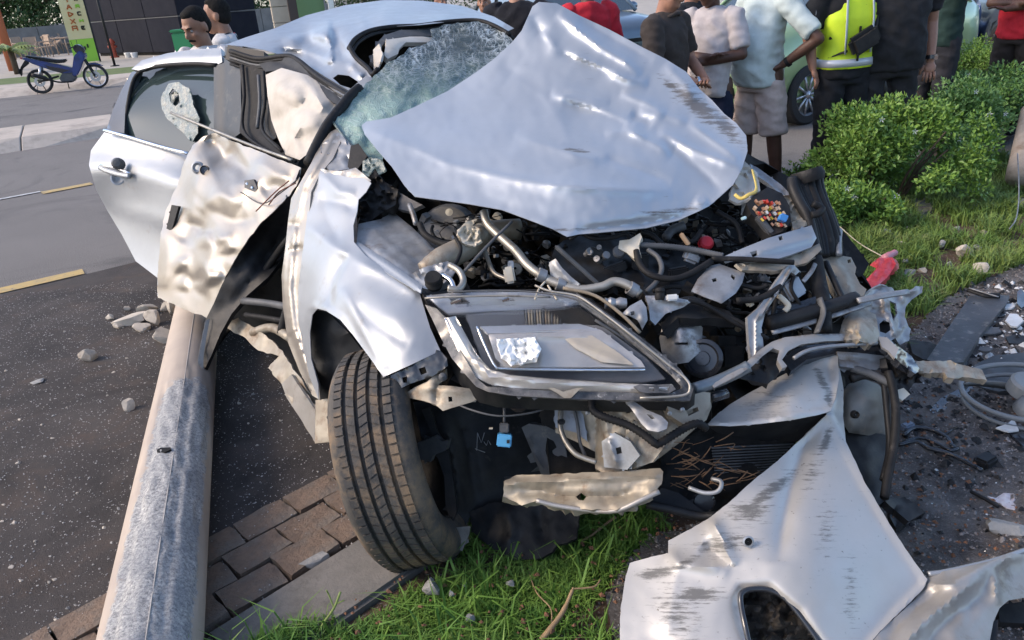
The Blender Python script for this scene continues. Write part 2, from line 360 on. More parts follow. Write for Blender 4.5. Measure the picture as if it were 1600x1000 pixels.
KERB = mat('kerb_concrete', (.50, .43, .36), (.40, .35, .29), 3, rough=.85, bump=.3, bscale=60, dirt=(.16, .14, .12), dscale=1.7, dlo=.5, dhi=.75)
PAVE = mat('pavement_concrete', (.42, .38, .32), (.34, .31, .27), 1.5, rough=.85, bump=.2, bscale=30)
PAVER = mat('red_brown_paver', (.24, .165, .115), (.15, .11, .08), 22, rough=.9, bump=.9, bscale=90, dirt=(.21, .185, .155), dscale=9, dlo=.46, dhi=.72)
SLAB = mat('edging_slab_concrete', (.22, .20, .175), (.15, .14, .12), 5, rough=.9, bump=.4, bscale=70, dirt=(.09, .08, .065), dscale=4, dlo=.5, dhi=.7)
YEL = mat('yellow_road_paint', (.52, .36, .12), (.40, .30, .14), 12, rough=.7, bump=.2, bscale=150, dirt=(.14, .135, .13), dscale=26, dlo=.57, dhi=.66)
WHT = mat('white_road_paint', (.55, .55, .53), (.40, .40, .39), 12, rough=.7, dirt=(.15, .145, .14), dscale=20, dlo=.56, dhi=.66)

def struct(o): o['kind'] = 'structure'; return o
def flat(name, pts, z, m, sub=0):
    bm = bmesh.new(); f = bm.faces.new([bm.verts.new((p[0], p[1], z)) for p in pts]); bm.normal_update()
    if f.normal.z < 0: f.normal_flip()
    return struct(bm_obj(name, bm, m, None, False, False))
def ext(a, b, n0, n1):
    a, b = Vector(a[:2]), Vector(b[:2]); d = (b - a).normalized(); return a - d * n0, b + d * n1
bm = bmesh.new(); bmesh.ops.create_grid(bm, x_segments=2, y_segments=2, size=400, matrix=Matrix.Translation((0, 300, -.06)))
struct(bm_obj('ground', bm, MATS['old'], None, False, False))
OL = Vector((-1.06, 2.04)); eL = Vector((.72, .694)).normalized(); nL = Vector((eL.y, -eL.x))
def LP(s, q): v = OL + eL * s + nL * q; return (v.x, v.y)       # along the verge edge, q metres into the verge
ka, kb = ext(G(0, 241), G(160, 215), 30, 60); ka2, kb2 = ext(G(0, 200, .15), G(170, 178, .15), 30, 60)
kf, kg = ext(G(0, 218, .15), G(162, 195, .15), 30, 60)
flat('road', [LP(-14, .02), LP(45, .02), kb, ka], 0.0, MATS['old'])
yl0, yl1 = G(0, 462), G(205, 412); dl = (yl1 - yl0).normalized()
far_d = yl1 + dl * 2.2
flat('resurfaced_road_strip', [LP(-13, .015), LP(5.4, .015), (far_d.x, far_d.y), (yl0.x - dl.x * 9, yl0.y - dl.y * 9)], .004, MATS['new'])
def stripe(a, b, w, m, z=.008):
    a, b = Vector(a[:2]), Vector(b[:2]); d = (b - a).normalized(); n = Vector((-d.y, d.x)) * w
    flat('road_marking', [a, b, b + n, a + n], z, m)
a, b = G(0, 460), G(133, 429); d = (b - a); stripe(a - d * 4, b, .13, YEL)
stripe(G(68, 304), G(146, 289), .14, YEL); a, b = G(0, 313), G(64, 301); d = (b - a); stripe(a - d * 6, b, .06, WHT)
# median kerb, kerbstones one by one where they are wide enough to count
def kerb_line(fa, fb, ta, tb, ba, bb, h, stone, s0, s1, name, zb=0.0):
    L = (fb - fa).length; n = max(1, int((s1 - s0) / stone)); prev = None; root = bpy.data.objects.new(name, None); col.objects.link(root); root['kind'] = 'structure'
    for i in range(n):
        u0 = (s0 + i * stone) / L; u1 = (s0 + (i + 1) * stone - .012) / L
        bm = bmesh.new(); vs = []
        for u in (u0, u1):
            jz = random.uniform(-.006, .006)
            for (p, q, z) in ((fa, fb, zb - .05), (ta, tb, h + jz), (ba, bb, h + jz), (ba, bb, zb - .05)):
                v = p.lerp(q, u); vs.append(bm.verts.new((v.x, v.y, z)))
        for k in range(4): bm.faces.new((vs[k], vs[(k + 1) % 4], vs[4 + (k + 1) % 4], vs[4 + k]))
        bm.faces.new(vs[0:4][::-1]); bm.faces.new(vs[4:8]); bmesh.ops.recalc_face_normals(bm, faces=bm.faces[:])
        bmesh.ops.bevel(bm, geom=bm.edges[:], offset=.012, segments=1, affect='EDGES')
        bm_obj('kerbstone', bm, KERB, root, True, False)
    return root
kerb_line(ka, kb, kf, kg, ka2, kb2, .15, 1.25, 24, 52, 'median_kerb')
# far carriageway, far kerb, grass strip and pavement
fk0, fk1 = ext(G(0, 154), G(200, 132), 60, 80); ft0, ft1 = ext(G(0, 140, .15), G(200, 121, .15), 60, 80); fb0, fb1 = ext(G(0, 133, .15), G(200, 114, .15), 60, 80)
flat('far_road', [kb2, ka2, fk0, fk1], 0.002, MATS['old'])
kerb_line(fk0, fk1, ft0, ft1, fb0, fb1, .15, 1.2, 56, 72, 'far_kerb')
fg0, fg1 = ext(G(0, 123, .15), G(205, 104, .15), 60, 80)
VERGEG = mat('mown_grass_strip', (.085, .13, .035), (.14, .17, .06), 4, rough=.9, bump=.5, bscale=40)
flat('far_grass_strip', [fb0, fb1, fg1, fg0], .145, VERGEG)
bo = Vector((-3.4, 90)); flat('far_pavement', [fg0, fg1, (120, 190), (-160, 160)], .14, PAVE)
# verge: pavers two rows deep, edging slab, soil and wet gravel
flat('verge_bed', [LP(-14, .0), LP(45, .0), LP(45, .42), LP(-14, .42)], -.03, MATS['soil'])
pr = bpy.data.objects.new('paver_border', None); col.objects.link(pr); pr['kind'] = 'structure'
pm = []
for k in range(4):
    bm = bmesh.new(); add_box(bm, (0, 0, 0), (.178, .118, .06)); bmesh.ops.subdivide_edges(bm, edges=bm.edges[:], cuts=2, use_grid_fill=True)
    for v in bm.verts:
        if v.co.z > .02: v.co += Vector((random.uniform(-.004, .004), random.uniform(-.004, .004), random.uniform(-.004, .002)))
    me = bpy.data.meshes.new('paver'); bm.to_mesh(me); bm.free(); me.materials.append(PAVER); pm.append(me)
aL = math.atan2(eL.y, eL.x)
for i in range(-7, 34):
    for j in range(3):
        o = bpy.data.objects.new('paver', random.choice(pm)); col.objects.link(o); o.parent = pr; x, y = LP(i * .188 + (.09 if j % 2 else 0), .070 + j * .128)
        o.location = (x, y, -.004 + random.uniform(-.006, .005)); o.rotation_euler = (random.uniform(-.02, .02), random.uniform(-.02, .02), aL + random.uniform(-.03, .03))
er = bpy.data.objects.new('edging', None); col.objects.link(er); er['kind'] = 'structure'
for i in range(-2, 7):
    bm = bmesh.new(); x, y = LP(i * 1.0 + .3, .53); add_box(bm, (x, y, -.002), (.97, .25, .07), rotz(aL)); bmesh.ops.bevel(bm, geom=bm.edges[:], offset=.012, segments=2, affect='EDGES')
    bm_obj('edging_slab', bm, SLAB, er, True, False)
def soil_sheet(name, q0, q1, s0, s1, z, m, step, amp):
    ns, nq = int((s1 - s0) / step), int((q1 - q0) / step); V = []; F = []
    for i in range(ns + 1):
        for j in range(nq + 1):
            x, y = LP(s0 + (s1 - s0) * i / ns, q0 + (q1 - q0) * j / nq)
            V.append((x, y, z + amp * noise.fractal(Vector((x * 2.2, y * 2.2, 0)), .8, 2, 5) * min(1, j / 3 + .1)))
    for i in range(ns):
        for j in range(nq):
            a = i * (nq + 1) + j; F.append((a, a + 1, a + nq + 2, a + nq + 1))
    o = raw(name, V, F, m, None, True); struct(o); return o
v_ = soil_sheet('verge', .66, 14, -6, 16, .005, MATS['soil'], .08, .022)
_fl = v_.data.polygons[0].normal.z < 0
if _fl: v_.data.flip_normals()
flat('far_verge', [LP(16, .66), LP(45, .66), LP(45, 14), LP(16, 14)], .0, MATS['soil'])
GRAV = [G(x, y) for x, y in [(1400, 548), (1450, 500), (1480, 470), (1540, 440), (1600, 418), (1750, 380)]] + [Vector((3.6, .2, 0)), Vector((.1, .2, 0))] + [G(x, y) for x, y in [(955, 1010), (945, 935), (1005, 850), (1100, 825), (1200, 800), (1330, 720)]]
GRAVP = [(p.x, p.y) for p in GRAV]
xs = np.arange(0, 4.2, .022); ys = np.arange(.2, 4.6, .022); P = np.array([(x, y) for x in xs for y in ys]); inn = inside(P, GRAVP)
idx = {}; V = []; F = []
def gz(x, y): return .022 + .022 * noise.fractal(Vector((x * 2.2, y * 2.2, 0)), .8, 2, 5) + .009 * noise.fractal(Vector((x * 22, y * 22, 3)), .8, 2, 3)
for i, (x, y) in enumerate(P): idx[(i // len(ys), i % len(ys))] = i; V.append((x, y, gz(x, y)))
for i in range(len(xs) - 1):
    for j in range(len(ys) - 1):
        q = (idx[(i, j)], idx[(i + 1, j)], idx[(i + 1, j + 1)], idx[(i, j + 1)])
        if inn[q[0]] and inn[q[2]]: F.append(q)
struct(raw('gravel_patch', V, F, MATS['gravel'], None, True))

# grass blades
GRASS = mat('grass_blades', (.075, .175, .028), (.16, .26, .05), 3.5, rough=.55, dirt=(.20, .17, .07), dscale=22, dlo=.62, dhi=.75, spec=.3)
GRASSR = mat('grass_blades_dry', (.10, .185, .035), (.19, .26, .065), 2.5, rough=.6, dirt=(.24, .20, .10), dscale=9, dlo=.55, dhi=.75, spec=.3)
def blades(name, pts, h, w, m, lean=.6, label=None):
    n = len(pts); p = np.array(pts); az = rng.uniform(0, 2 * math.pi, n); ln = rng.uniform(.1, lean, n); hh = h * rng.uniform(.45, 1.25, n); ww = w * rng.uniform(.6, 1.3, n)
    d = np.c_[np.cos(az), np.sin(az), np.zeros(n)]; sd_ = np.c_[-np.sin(az), np.cos(az), np.zeros(n)] * ww[:, None]
    tw = rng.uniform(-1, 1, n)[:, None]; sd_ = sd_ * .8 + d * ww[:, None] * tw * .6
    z = np.array([0, 0, 1.0]); b = p; m1 = p + z * (hh * .55)[:, None] + d * (hh * ln * .3)[:, None]; tp = p + z * (hh * (1 - .35 * ln))[:, None] + d * (hh * ln * 1.1)[:, None]
    V = np.stack([b - sd_, b + sd_, m1 + sd_ * .8, m1 - sd_ * .8, tp], 1).reshape(-1, 3); i = np.arange(n)[:, None] * 5
    F = np.concatenate([i + [0, 1, 2], i + [0, 2, 3], i + [3, 2, 4]], 0)
    return raw(name, V, F, m, None, False, kind='stuff', label=label)
def scatter(poly, n, excl=None, dens=None):
    poly = [(p[0], p[1]) for p in poly]; a = np.array(poly); out = []
    while len(out) < n:
        q = rng.uniform(a.min(0), a.max(0), (n * 2, 2)); q = q[inside(q, poly)]
        if excl is not None: q = q[~inside(q, excl)]
        for x, y in q:
            dn = noise.fractal(Vector((x * 3, y * 3, 2)), .8, 2, 3)
            if dens is None or dn * 1.6 + dens > random.random(): out.append((x, y, (.03 if (x - OL.x) * nL.x + (y - OL.y) * nL.y < .66 else .004) + .022 * noise.fractal(Vector((x * 2.2, y * 2.2, 0)), .8, 2, 5)))
            if len(out) >= n: break
    return out
near = [LP(-1.6, .50), LP(-.3, .54), LP(.2, .63), LP(1.9, .66), LP(1.9, 1.2), (1.6, 2.6), (1.3, .9), (-.6, .8)]
pn = scatter(near, 74000, GRAVP, .7)
o = blades('near_grass', pn, .044, .0030, GRASS, 1.3); reg(o, 'short bright green grass under and in front of the wreck', 'grass')
pn = scatter(near, 1500, GRAVP, .5); o = blades('near_grass_tufts', pn, .14, .0042, GRASS, 1.3); reg(o, 'longer green grass blades in front of the wheel', 'grass')
rg = [G(1320, 330), G(1235, 300), LP(6.6, .7), LP(10.5, .7), G(1750, 170), G(1900, 330), G(1700, 440), G(1560, 470), G(1470, 545), G(1380, 560), G(1330, 520), G(1330, 420)]
pn = scatter([(p[0], p[1]) for p in rg], 52000, GRAVP, .5)
o = blades('far_verge_grass', pn, .11, .0042, GRASSR, 1.0); reg(o, 'rough patchy grass on the verge beside the shrubs', 'grass')

# leaf clumps for shrubs and trees
def leafcloud(cs, n, size, aspect=.45, shell=.55):
    """cs: list of (centre, radii); leaves spread through and mostly near the skin of each lump"""
    V = []; N = len(cs); vol = np.array([c[1][0] * c[1][1] for c in cs]); vol = vol / vol.sum()
    ci = rng.choice(N, n, p=vol); dirs = rng.normal(size=(n, 3)); dirs /= np.linalg.norm(dirs, axis=1)[:, None]; rad = shell + (1.06 - shell) * rng.random(n) ** .6
    C_ = np.array([c[0] for c in cs])[ci]; R_ = np.array([c[1] for c in cs])[ci]; P = C_ + dirs * R_ * rad[:, None]
    ax = dirs * .8 + rng.normal(size=(n, 3)) * .8; ax[:, 2] += .5; ax /= np.linalg.norm(ax, axis=1)[:, None]
    sd_ = np.cross(ax, rng.normal(size=(n, 3))); sd_ /= np.linalg.norm(sd_, axis=1)[:, None]; s = size * rng.uniform(.6, 1.35, n)[:, None]
    nn = np.cross(ax, sd_)
    V = np.stack([P, P + ax * s * .5 + sd_ * s * aspect * .5 + nn * s * .08, P + ax * s, P + ax * s * .5 - sd_ * s * aspect * .5 + nn * s * .08], 1).reshape(-1, 3)
    F = np.arange(4 * n).reshape(-1, 4); return V, F
LEAF = mat('shrub_leaf', (.085, .18, .028), (.20, .33, .065), 5, rough=.45, dirt=(.20, .25, .06), dscale=7, dlo=.6, dhi=.8, spec=.5)
LEAF2 = mat('shrub_leaf_blue_green', (.07, .165, .040), (.15, .27, .075), 5, rough=.45, dirt=(.14, .20, .06), dscale=7, dlo=.62, dhi=.8)
LEAFT = mat('tree_leaf', (.022, .055, .014), (.05, .10, .022), 1.2, rough=.5)
BARK = mat('bark', (.10, .07, .045), (.06, .045, .03), 12, rough=.9, bump=.5)
PETAL = mat('white_petal', (.75, .73, .70), None, rough=.6)
def shrub(px, by, wpx, h, label, leaves=7000, lf=None, group=None, flowers=5, depth=.8):
    b = G(px, by); d = Gd(px, by); w = wpx / FOC * d / 2; t = thing('shrub', b, label, 'shrub', group)
    bm = bmesh.new()
    for k in range(7):
        a = random.uniform(0, 6.28); e = Vector((math.cos(a) * w * .6, math.sin(a) * w * .5, h * random.uniform(.5, .8)))
        add_tube(bm, [Vector((e.x * .1, e.y * .1, -.02)), e * .5 + Vector((0, 0, .03)), e], [.012, .009, .005], 5)
    bm_obj('stem', bm, BARK, t, True)
    cs = []
    for k in range(15):
        a = random.uniform(0, 6.28); q = random.uniform(.15, .8); r = random.uniform(.24, .42) * w
        cs.append(((math.cos(a) * w * q, math.sin(a) * w * q * depth, h * random.uniform(.30, .82) * (1 - .25 * q)), (r, r, r * random.uniform(.55, .8))))
    for k in range(16):
        a = random.uniform(0, 6.28); q = random.uniform(.5, .98); r = random.uniform(.10, .18) * w
        cs.append(((math.cos(a) * w * q, math.sin(a) * w * q * depth, h * random.uniform(.25, 1.0) * (1 - .3 * q)), (r, r, r * random.uniform(.7, 1.3))))
    V, F = leafcloud(cs, int(leaves * 1.5), .034, .5, .12); raw('foliage', V, F, lf or LEAF, t, False, True)
    for k in range(flowers):
        c = random.choice(cs); dv = Vector((random.uniform(-.6, .6), -random.uniform(.4, 1), random.uniform(.2, 1))).normalized(); p = Vector(c[0]) + Vector((dv.x * c[1][0], dv.y * c[1][1], dv.z * c[1][2])) * 1.1
        bm = bmesh.new()
        for i in range(5):
            a = i * 1.2566; u = Vector((math.cos(a), -.3, math.sin(a))); v = Vector((math.cos(a + .5), -.3, math.sin(a + .5))); bm.faces.new([bm.verts.new(p), bm.verts.new(p + u * .014), bm.verts.new(p + (u + v) * .011), bm.verts.new(p + v * .014)])
        bm_obj('flower', bm, PETAL, t, True, False)
    return t
shrub(1388, 325, 250, .82, 'rounded leafy shrub nearest the wreck, reaching the black-trousered men', 11000)
shrub(1480, 262, 210, .80, 'dense shrub in front of the man in black uniform', 8000, LEAF2)
shrub(1530, 215, 190, .74, 'bushy shrub behind the rounded one, beside the concrete stump', 9000, LEAF2)
shrub(1530, 150, 150, .78, 'far shrub in front of the blue motorcycle', 6000)
shrub(1600, 160, 120, .75, 'shrub in front of the man in the red shirt at the edge', 5000)
shrub(1335, 362, 150, .36, 'low straggly young shrub with white flowers beside the black door seal', 3000, flowers=6)
shrub(1248, 292, 60, .22, 'tiny sprig of a plant behind the crumpled front corner', 500, flowers=2)
def tree(x, y, h, rx, label, n=9000, trunk=True, lf=None, low=.2, leaf=.22, group='dense trees behind the black kiosk'):
    t = thing('tree', (x, y, 0), label, 'tree', group)
    bm = bmesh.new(); add_tube(bm, [(0, 0, -.1), (.1, 0, h * .3), (-.05, .1, h * .6), (0, 0, h * .85)], [.22, .17, .12, .05], 8)
    for k in range(5):
        a = k * 1.3; z = h * (.3 + .09 * k); add_tube(bm, [(0, 0, z), (math.cos(a) * rx * .4, math.sin(a) * rx * .4, z + h * .1), (math.cos(a) * rx * .7, math.sin(a) * rx * .7, z + h * .22)], [.09, .06, .03], 6)
    bm_obj('trunk', bm, BARK, t, True)
    cs = []
    for k in range(26):
        a = random.uniform(0, 6.28); q = random.uniform(0, .85); z = random.uniform(low, .95); r = rx * random.uniform(.25, .42) * (1.1 - .4 * z)
        cs.append(((math.cos(a) * rx * q, math.sin(a) * rx * q, h * z), (r, r, r * .75)))
    V, F = leafcloud(cs, n, leaf, .5, .3); raw('crown', V, F, lf or LEAFT, t, False, True); return t
for i, (px, d, h, rx) in enumerate([(-30, 44, 7, 3.6), (60, 46, 8, 4.2), (130, 47, 8, 4), (250, 50, 8, 4), (335, 46, 7, 3.2), (395, 48, 7, 3.6), (-140, 46, 8, 4.2), (480, 60, 8, 4.5), (570, 64, 8, 4.5), (680, 60, 8, 4), (770, 55, 6, 3.4), (860, 60, 8, 4), (1010, 64, 8, 4), (1180, 60, 8, 4.5), (1380, 60, 8, 4.5), (1560, 60, 8, 4.5)]):
    p = W(px, 20, d); tree(p.x, p.y, h, rx, ('dark dense tree behind the low wall at the left edge', 'dark dense tree behind the low wall left of the banner sign', 'dark dense tree between the banner sign and the kiosk', 'dark tree rising behind the kiosk', 'dark tree behind the palm beside the kiosk', 'dark tree behind the palms left of the beige pillar')[i] if i < 6 else 'dark dense tree far behind the wreck and the parked cars', 7000, low=.06, group='dark trees behind the kiosk' if i < 6 else 'far trees behind the parked cars')
for i, (x, y, h, rx) in enumerate([(-40, -6, 9, 5), (-42, 5, 9, 5), (-44, 15, 9, 5), (-46, 25, 9, 5), (-46, 36, 9, 5), (-26, -22, 8, 4.5), (-9, -24, 8, 4.5), (4, -20, 8, 4.5), (17, -16, 8, 4.5)]):
    tree(x, y, h, rx, 'leafy roadside tree on the near side of the road beyond the picture', 2200, low=.12, leaf=.5, group='roadside trees outside the picture')
# concrete stump and guy wire at the right edge
STUMP = mat('stump_concrete', (.40, .33, .26), (.30, .25, .20), 9, rough=.85, bump=.4, bscale=50, dirt=(.2, .13, .08), dscale=5)
b0 = W(1590, 278, 5.3); b1 = W(1612, 175, 5.9)
t = thing('concrete_post_stub', (b0.x, b0.y, 0), 'broken pale concrete post stub lying beside the shrubs at the edge', 'post')
tube('shaft', [b0, b0.lerp(b1, .5), b1], .075, STUMP, t, 3, 18, px=False); tube('wire', [(1590, 240, 5.1), (1592, 300, 4.9), (1588, 340, 4.6), (1577, 358, 4.5)], .004, STEEL, t, 4, 5)
# ================================================================ WRECKED CAR (front corner towards the camera)
cb = G(760, 760)
CARR = thing('wrecked_car', (-.2, 3.0, 0), 'crushed silver car with its bonnet folded up and its engine bay torn open', 'car')
car = CARR
# roof and screen surround
sheet('roof', [(352, 70), (385, 58), (430, 44), (478, 24), (540, 8), (600, 0), (660, 1), (722, 9), (772, 26), (803, 44), (790, 50), (748, 33), (700, 34), (655, 39), (612, 41), (582, 48), (560, 60), (547, 74), (560, 92), (577, 108), (580, 121), (560, 128), (545, 118), (528, 116), (520, 122), (540, 140), (552, 152), (540, 160), (505, 132), (470, 100), (440, 86), (412, 78), (380, 72)],
      [(352, 70, 4.15), (430, 44, 4.35), (478, 24, 4.7), (540, 8, 4.9), (600, 0, 5.1), (722, 9, 4.9), (803, 44, 3.95), (700, 34, 3.95), (612, 41, 3.8), (547, 74, 3.6), (580, 121, 3.35), (520, 122, 3.45), (552, 152, 3.2), (470, 100, 3.75), (412, 78, 3.95), (600, 22, 4.3), (500, 60, 4.0)], SILVER, car, 4, .002,
      creases=[([(516, 30), (518, 60), (522, 100)], 5, .09, 's'), ([(440, 60), (475, 52), (514, 42)], 6, .05, 's'), ([(430, 74), (470, 80), (516, 96)], 6, -.05, 's'), ([(600, 6), (640, 22), (700, 28)], 8, .04, 's'), ([(480, 62), (496, 69), (510, 76)], 13, -.10, 'f'), ([(486, 56), (504, 54), (514, 60)], 7, .06), ([(524, 42), (530, 70), (536, 96)], 7, -.06), ([(470, 84), (500, 92), (516, 100)], 6, .05), ([(545, 96), (556, 112), (570, 122)], 5, .05), ([(420, 55), (460, 62), (490, 56), (520, 45), (570, 24)], 10, .03), ([(440, 80), (480, 84), (520, 104)], 8, -.05), ([(600, 25), (640, 22), (700, 18)], 7, -.03), ([(560, 26), (572, 44)], 5, .03), ([(700, 12), (740, 30), (790, 46)], 6, .03), ([(525, 60), (540, 85), (560, 118)], 9, -.04)], nz=.012, nscale=70, ridged=.0)
sheet('roof_rail', [(205, 108), (222, 94), (262, 83), (305, 77), (345, 75), (347, 97), (340, 101), (300, 98), (255, 99), (216, 110)], [(205, 108, 4.5), (262, 83, 4.4), (345, 75, 4.15), (340, 101, 4.1), (216, 110, 4.46)], SILVER, car, 6, .03, creases=[([(210, 106), (262, 91), (345, 88)], 6, .02, 'f')])
# rear right door
rd = sheet('rear_door', [(164, 205), (232, 224), (298, 242), (330, 262), (330, 480), (320, 492), (246, 463), (246, 434), (212, 408), (190, 366), (168, 330), (150, 296), (139, 258), (142, 235)],
      [(164, 205, 4.46), (298, 242, 4.05), (330, 262, 3.98), (330, 480, 3.93), (246, 463, 4.12), (168, 330, 4.48), (139, 258, 4.44), (141, 262, 4.42), (290, 286, 3.93), (230, 272, 4.13), (230, 380, 4.22)], SILVER, car, 9, .045,
      creases=[([(138, 260), (205, 268), (288, 287), (330, 296)], 16, .032, 'f'), ([(190, 325), (262, 346), (330, 372)], 12, .014, 'f'), ([(150, 230), (230, 248), (300, 266)], 16, -.01, 'f')], nz=.008, nscale=90)
tube('belt_strip', [(163, 204, 4.39), (200, 214, 4.28), (250, 229, 4.12), (294, 240, 3.97)], .010, CHROME, rd, 4, 8)
hd = tube('door_handle', [(157, 261, 4.30), (166, 266, 4.27), (182, 271, 4.22), (196, 274, 4.18), (203, 275, 4.17)], .017, SILVER, rd, 4, 10, flat=.8)
tube('handle_edge', [(157, 258, 4.29), (180, 262, 4.22), (203, 271, 4.16)], .007, CHROME, hd, 3, 8)
lathe('handle_core', W(186, 257, 4.22), -fw + rt * .2, [(0, .001), (.0, .034), (.03, .032), (.045, .02), (.048, .001)], GREYP, hd, 20)
lathe('handle_recess', W(184, 279, 4.265), -fw + rt * .25, [(0, .001), (.004, .036), (.006, .038), (.008, .030), (-.004, .001)], SILVER, rd, 22)
GLASSD = mat('tinted_side_glass', (.03, .045, .045), None, rough=.04, spec=.6)
GL = mat('shatter_edge_glass', (.05, .07, .07), (.15, .20, .19), 90, rough=.25, spec=.8, bump=.5, bscale=50, dirt=(.08, .12, .12), dscale=40, dlo=.5, dhi=.6)
gw = sheet('window', [(197, 190), (200, 160), (206, 138), (217, 116), (245, 106), (300, 102), (336, 104), (336, 190), (334, 226), (292, 238), (240, 222), (200, 211)], [(200, 180, 4.43), (217, 116, 4.57), (336, 104, 4.20), (334, 226, 4.0), (200, 211, 4.40), (336, 165, 4.05)], GLASSD, rd, 9, .005,
      holes=[[(258, 146), (266, 132), (281, 129), (296, 140), (300, 164), (309, 186), (306, 206), (298, 217), (284, 200), (263, 182), (255, 164)]])
gs = sheet('glass_shard_rim', [(253, 146), (264, 130), (281, 127), (299, 141), (302, 164), (312, 186), (308, 208), (300, 221), (282, 204), (260, 184), (252, 166)], [(253, 146, 4.27), (300, 140, 4.12), (300, 221, 4.06)], GL, rd, 4, .006, ridged=.012, rscale=9, jag=3, holes=[[(264, 146), (270, 138), (279, 146), (281, 160), (274, 166), (266, 158)]])
sheet('torn_film', [(264, 150), (276, 140), (288, 150), (290, 176), (280, 186), (268, 168)], [(264, 150, 4.32), (290, 176, 4.26), (276, 140, 4.3)], GL, rd, 4, .004, ridged=.03, rscale=10, jag=2)
tube('window_seal', [(200, 212, 4.42), (197, 190, 4.43), (205, 138, 4.48), (217, 114, 4.48), (245, 104, 4.4), (300, 100, 4.2), (338, 102, 4.06)], .012, BLACKR, rd, 4, 7)
sheet('quarter_trim', [(166, 204), (176, 172), (190, 140), (206, 112), (216, 111), (203, 140), (196, 165), (194, 208)], [(166, 204, 4.44), (206, 112, 4.55), (216, 111, 4.5), (194, 208, 4.36)], BLACKG, rd, 6, .03)
sheet('door_pillar_trim', [(334, 104), (350, 98), (352, 72), (376, 76), (376, 140), (378, 206), (362, 218), (334, 214)], [(334, 104, 4.07), (376, 76, 3.95), (378, 206, 3.78), (334, 214, 3.96)], TRIMG, rd, 7, .03, creases=[([(350, 80), (350, 214)], 5, -.02, 'f')])
sheet('pillar_corner_cover', [(356, 70), (412, 80), (414, 99), (376, 102), (352, 92)], [(356, 70, 3.96), (412, 80, 3.86), (376, 102, 3.9)], BLACKP, car, 7, .04)
tube('bright_rod', [(267, 176, 4.16), (330, 202, 3.86), (400, 230, 3.48), (456, 250, 3.22)], .0075, ALUP, car, 3, 8)
# door opening, side airbag
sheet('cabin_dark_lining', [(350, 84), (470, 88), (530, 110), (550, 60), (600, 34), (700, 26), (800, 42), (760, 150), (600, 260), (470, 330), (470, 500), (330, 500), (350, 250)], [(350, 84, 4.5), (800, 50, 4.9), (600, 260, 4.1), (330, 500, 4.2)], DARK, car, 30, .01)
sheet('side_airbag', [(415, 117), (440, 106), (480, 117), (520, 142), (534, 158), (522, 182), (503, 206), (486, 236), (468, 250), (446, 242), (434, 215), (424, 188), (418, 150)], [(415, 117, 3.62), (480, 117, 3.5), (534, 158, 3.3), (503, 206, 3.2), (446, 242, 3.36), (424, 188, 3.6), (470, 175, 3.26), (440, 150, 3.42)], CLOTHB, car, 6, .004,
      creases=[([(425, 190), (450, 178), (490, 150)], 9, -.05), ([(460, 112), (490, 140), (510, 175)], 9, .04), ([(470, 190), (460, 215), (470, 244)], 8, .035), ([(440, 235), (462, 205), (500, 190)], 8, .03), ([(428, 150), (460, 168), (500, 172)], 5, -.03), ([(436, 200), (450, 212), (480, 214)], 5, -.03), ([(432, 130), (470, 150), (520, 160)], 8, .016), ([(450, 120), (455, 180)], 6, -.014), ([(480, 130), (470, 200), (476, 240)], 7, -.016)], nz=.014, nscale=60, ridged=.004, rscale=45)
for i, (off, r, m) in enumerate(((0, .013, BLACKR), (5, .008, BLACKR), (10, .007, GREYP), (14, .009, BLACKR), (20, .007, BLACKR))):
    tube('door_seal', [(360, 80 + off, 3.93), (402, 92 + off, 3.84), (440, 88 + off, 3.72), (462, 92 + off, 3.64), (500, 122 + off * .9, 3.42), (546, 150 + off * .8, 3.18), (556, 158 + off, 3.12)], r, m, car, 5, 8)
sheet('pillar_cover', [(430, 84), (458, 86), (505, 118), (556, 148), (545, 172), (520, 160), (480, 130), (446, 108), (415, 112), (404, 100)], [(430, 84, 3.76), (556, 148, 3.15), (545, 172, 3.12), (415, 112, 3.76), (480, 115, 3.5)], BLACKP, car, 6, .02, creases=[([(430, 92), (480, 116), (550, 156)], 4, -.02, 'f')], nz=.01)
sheet('door_frame', [(374, 100), (412, 98), (416, 116), (412, 160), (410, 204), (440, 236), (468, 246), (466, 258), (430, 246), (396, 226), (374, 206), (379, 150)], [(374, 100, 3.9), (412, 98, 3.82), (410, 204, 3.66), (374, 206, 3.76), (466, 252, 3.28)], BLACKR, car, 6, .03, creases=[([(394, 104), (396, 150), (393, 198), (428, 234)], 5, .008, 'f')])
for P in ([(379, 102, 3.86), (382, 150, 3.79), (380, 202, 3.70), (412, 232, 3.5), (462, 252, 3.22)], [(412, 112, 3.72), (414, 160, 3.66), (410, 203, 3.6), (440, 236, 3.36)]):
    tube('door_frame_edge', P, .008, BLACKR, car, 5, 8)
tube('window_frame_trim', [(404, 118, 3.76), (406, 160, 3.7), (402, 200, 3.64)], .009, GREYP, car, 4, 8)
sheet('seat_belt_cover', [(404, 160), (415, 152), (428, 180), (432, 215), (420, 222), (405, 205)], [(404, 160, 3.74), (432, 215, 3.56), (415, 152, 3.7)], BLACKP, car, 6, .02)
tube('screen_pillar', [(562, 138, 3.16), (548, 150, 3.12), (530, 172, 3.06), (512, 196, 3.0), (498, 222, 2.96), (482, 256, 2.92)], .022, BLACKR, car, 5, 8)
sheet('pillar_skin', [(500, 122), (548, 138), (572, 118), (583, 122), (560, 150), (545, 155), (520, 140)], [(500, 122, 3.45), (583, 122, 3.28), (545, 155, 3.14)], CREASED, car, 5, .003, ridged=.03, rscale=16)
